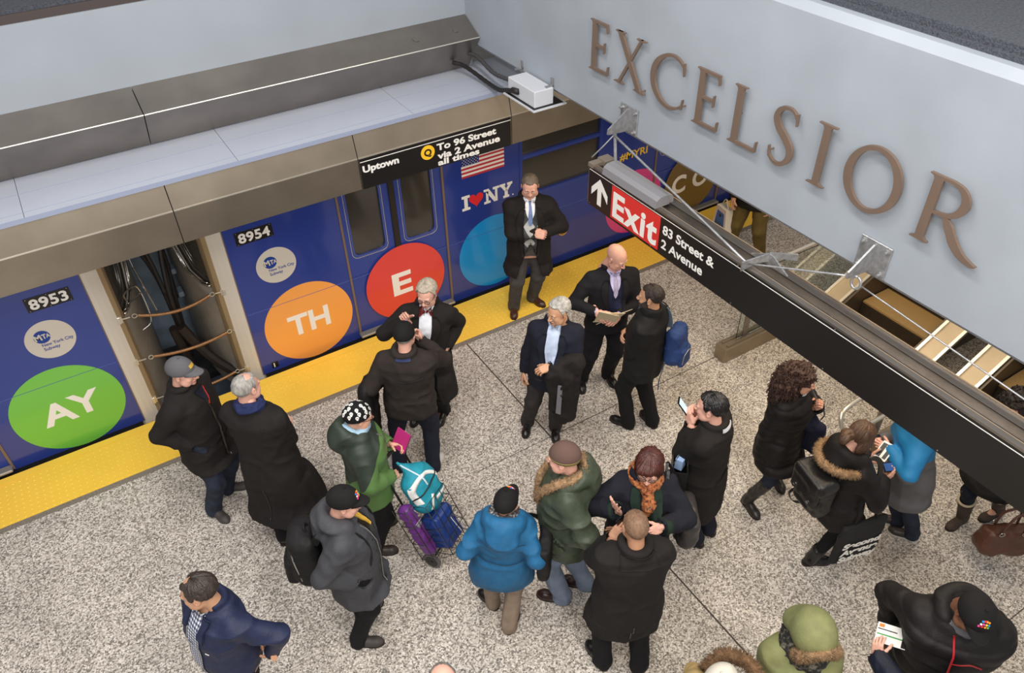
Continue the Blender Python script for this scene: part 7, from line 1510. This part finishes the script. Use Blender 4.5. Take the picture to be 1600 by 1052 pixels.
def cbag(name, lab, fn, m, wr, base):
    e = empty(name, tuple(O_+a_*base[0]+l_*base[1]+n_*base[2]), 0, lab, 'bag'); sh = np.array(e.location); f = fn(); V, F = f.mesh(2); N_ = normals(V, F); V = V+N_*((1-np.abs(vnoise(V*wr[0], 5)))**2-.5)[:,None]*wr[1]; W = O_+V[:,:1]*a_+V[:,1:2]*l_+V[:,2:]*n_; mk('bag_body', W-sh, [F], m, e); return e, sh, BVHTree.FromPolygons([tuple(v) for v in V], [tuple(int(i) for i in q) for q in F])
def f1(): f = Field((-.26,.28,-.12), (.26,1.12,.36), .011); f.box((.03,.64,.12), (.155,.19,.10), .09, .02); f.cap((.02,.82,.12), (-.05,.99,.10), .07, .012, .08); f.cap((.05,.5,.13), (.04,.36,.14), .07, .012, .08); return f
TB, ts, tv = cbag('tote_bag', 'stuffed teal zip bag with white handles on top of the wire cart', f1, cloth('teal_canvas', L(38,140,160), .6, (60,.2)), (7,.02), (0,.36,.1))
def onbag(bv, a, l, off): h = bv.ray_cast(Vector((a,l,.6)), Vector((0,0,-1))); return np.array((a, l, (h[0].z if h[0] is not None else .12)+off))
def bagstrip(e, sh, bv, name, P, w_, m, off=.004):
    P = spline(np.array([(x, y, 0) for x, y in P], float), 6); T_ = np.gradient(P, axis=0); T_ /= np.linalg.norm(T_, axis=1)[:,None]; A = np.c_[-T_[:,1], T_[:,0], T_[:,0]*0]; R_ = []
    for off2 in (off, off+.005):
        for s_ in (-.5, 0, .5): R_.append([onbag(bv, *(p+q*w_*s_)[:2], off2) for p, q in zip(P, A)])
    n = len(P); V = np.vstack([np.array(r) for r in R_]); W = O_+V[:,:1]*a_+V[:,1:2]*l_+V[:,2:]*n_-sh; q = np.arange(6*n).reshape(6, n); F = []
    for r0, r1 in ((0,1),(1,2),(4,3),(5,4),(3,0),(2,5)): F.append(np.stack([q[r0,:-1], q[r1,:-1], q[r1,1:], q[r0,1:]], 1))
    mk(name, W, [np.vstack(F)], m, e)
M_wb = cloth('white_webbing', L(228,228,224), .7)
bagstrip(TB, ts, tv, 'bag_handle', [(-.11,.60),(-.115,.74),(-.04,.80),(.05,.80),(.14,.72),(.165,.62),(.17,.54)], .030, M_wb); bagstrip(TB, ts, tv, 'bag_handle', [(.16,.545),(.10,.55),(.02,.555)], .030, M_wb); bagstrip(TB, ts, tv, 'bag_handle', [(-.06,.50),(-.03,.57),(.0,.62)], .026, M_wb); bagstrip(TB, ts, tv, 'zip', [(-.05,.97),(-.02,.88),(-.005,.80),(.0,.72)], .012, mat('pale_zip', L(196,214,226), .6)); bagstrip(TB, ts, tv, 'tie_cord', [(-.14,.66),(0,.70),(.16,.73)], .010, M_cf, .010)
def f2(): f = Field((-.2,-.02,-.04), (.2,.5,.3), .011); f.box((.01,.24,.115), (.125,.17,.10), .05, .02); return f
BB, bs, bvv = cbag('shopping_bag', 'shiny dark blue bag at the bottom of the wire cart', f2, mat('blue_shiny_bag', L(28,58,128), .35, bump=(30,.3)), (12,.016), (0,.08,.1)); bagstrip(BB, bs, bvv, 'white_dashes', [(.05,.30),(.06,.2),(.07,.12)], .006, M_wht, .002); bagstrip(BB, bs, bvv, 'white_dashes', [(.085,.30),(.095,.2),(.105,.12)], .004, M_wht, .002)
def f3(): f = Field((-.34,.05,-.06), (-.1,.8,.26), .010); f.box((-.21,.40,.09), (.05,.26,.06), .04, .02); f.ell((-.21,.62,.09), (.055,.07,.06), .03); return f
PB, ps, pv = cbag('shopping_bag', 'slim purple bag in the side basket of the wire cart', f3, mat('purple_nylon', L(98,42,120), .35, bump=(30,.3)), (14,.016), (-.21,.13,.08)); bagstrip(PB, ps, pv, 'grey_patch', [(-.235,.48),(-.20,.49),(-.18,.48)], .05, mat('grey_patch', L(130,124,132), .4), .003)
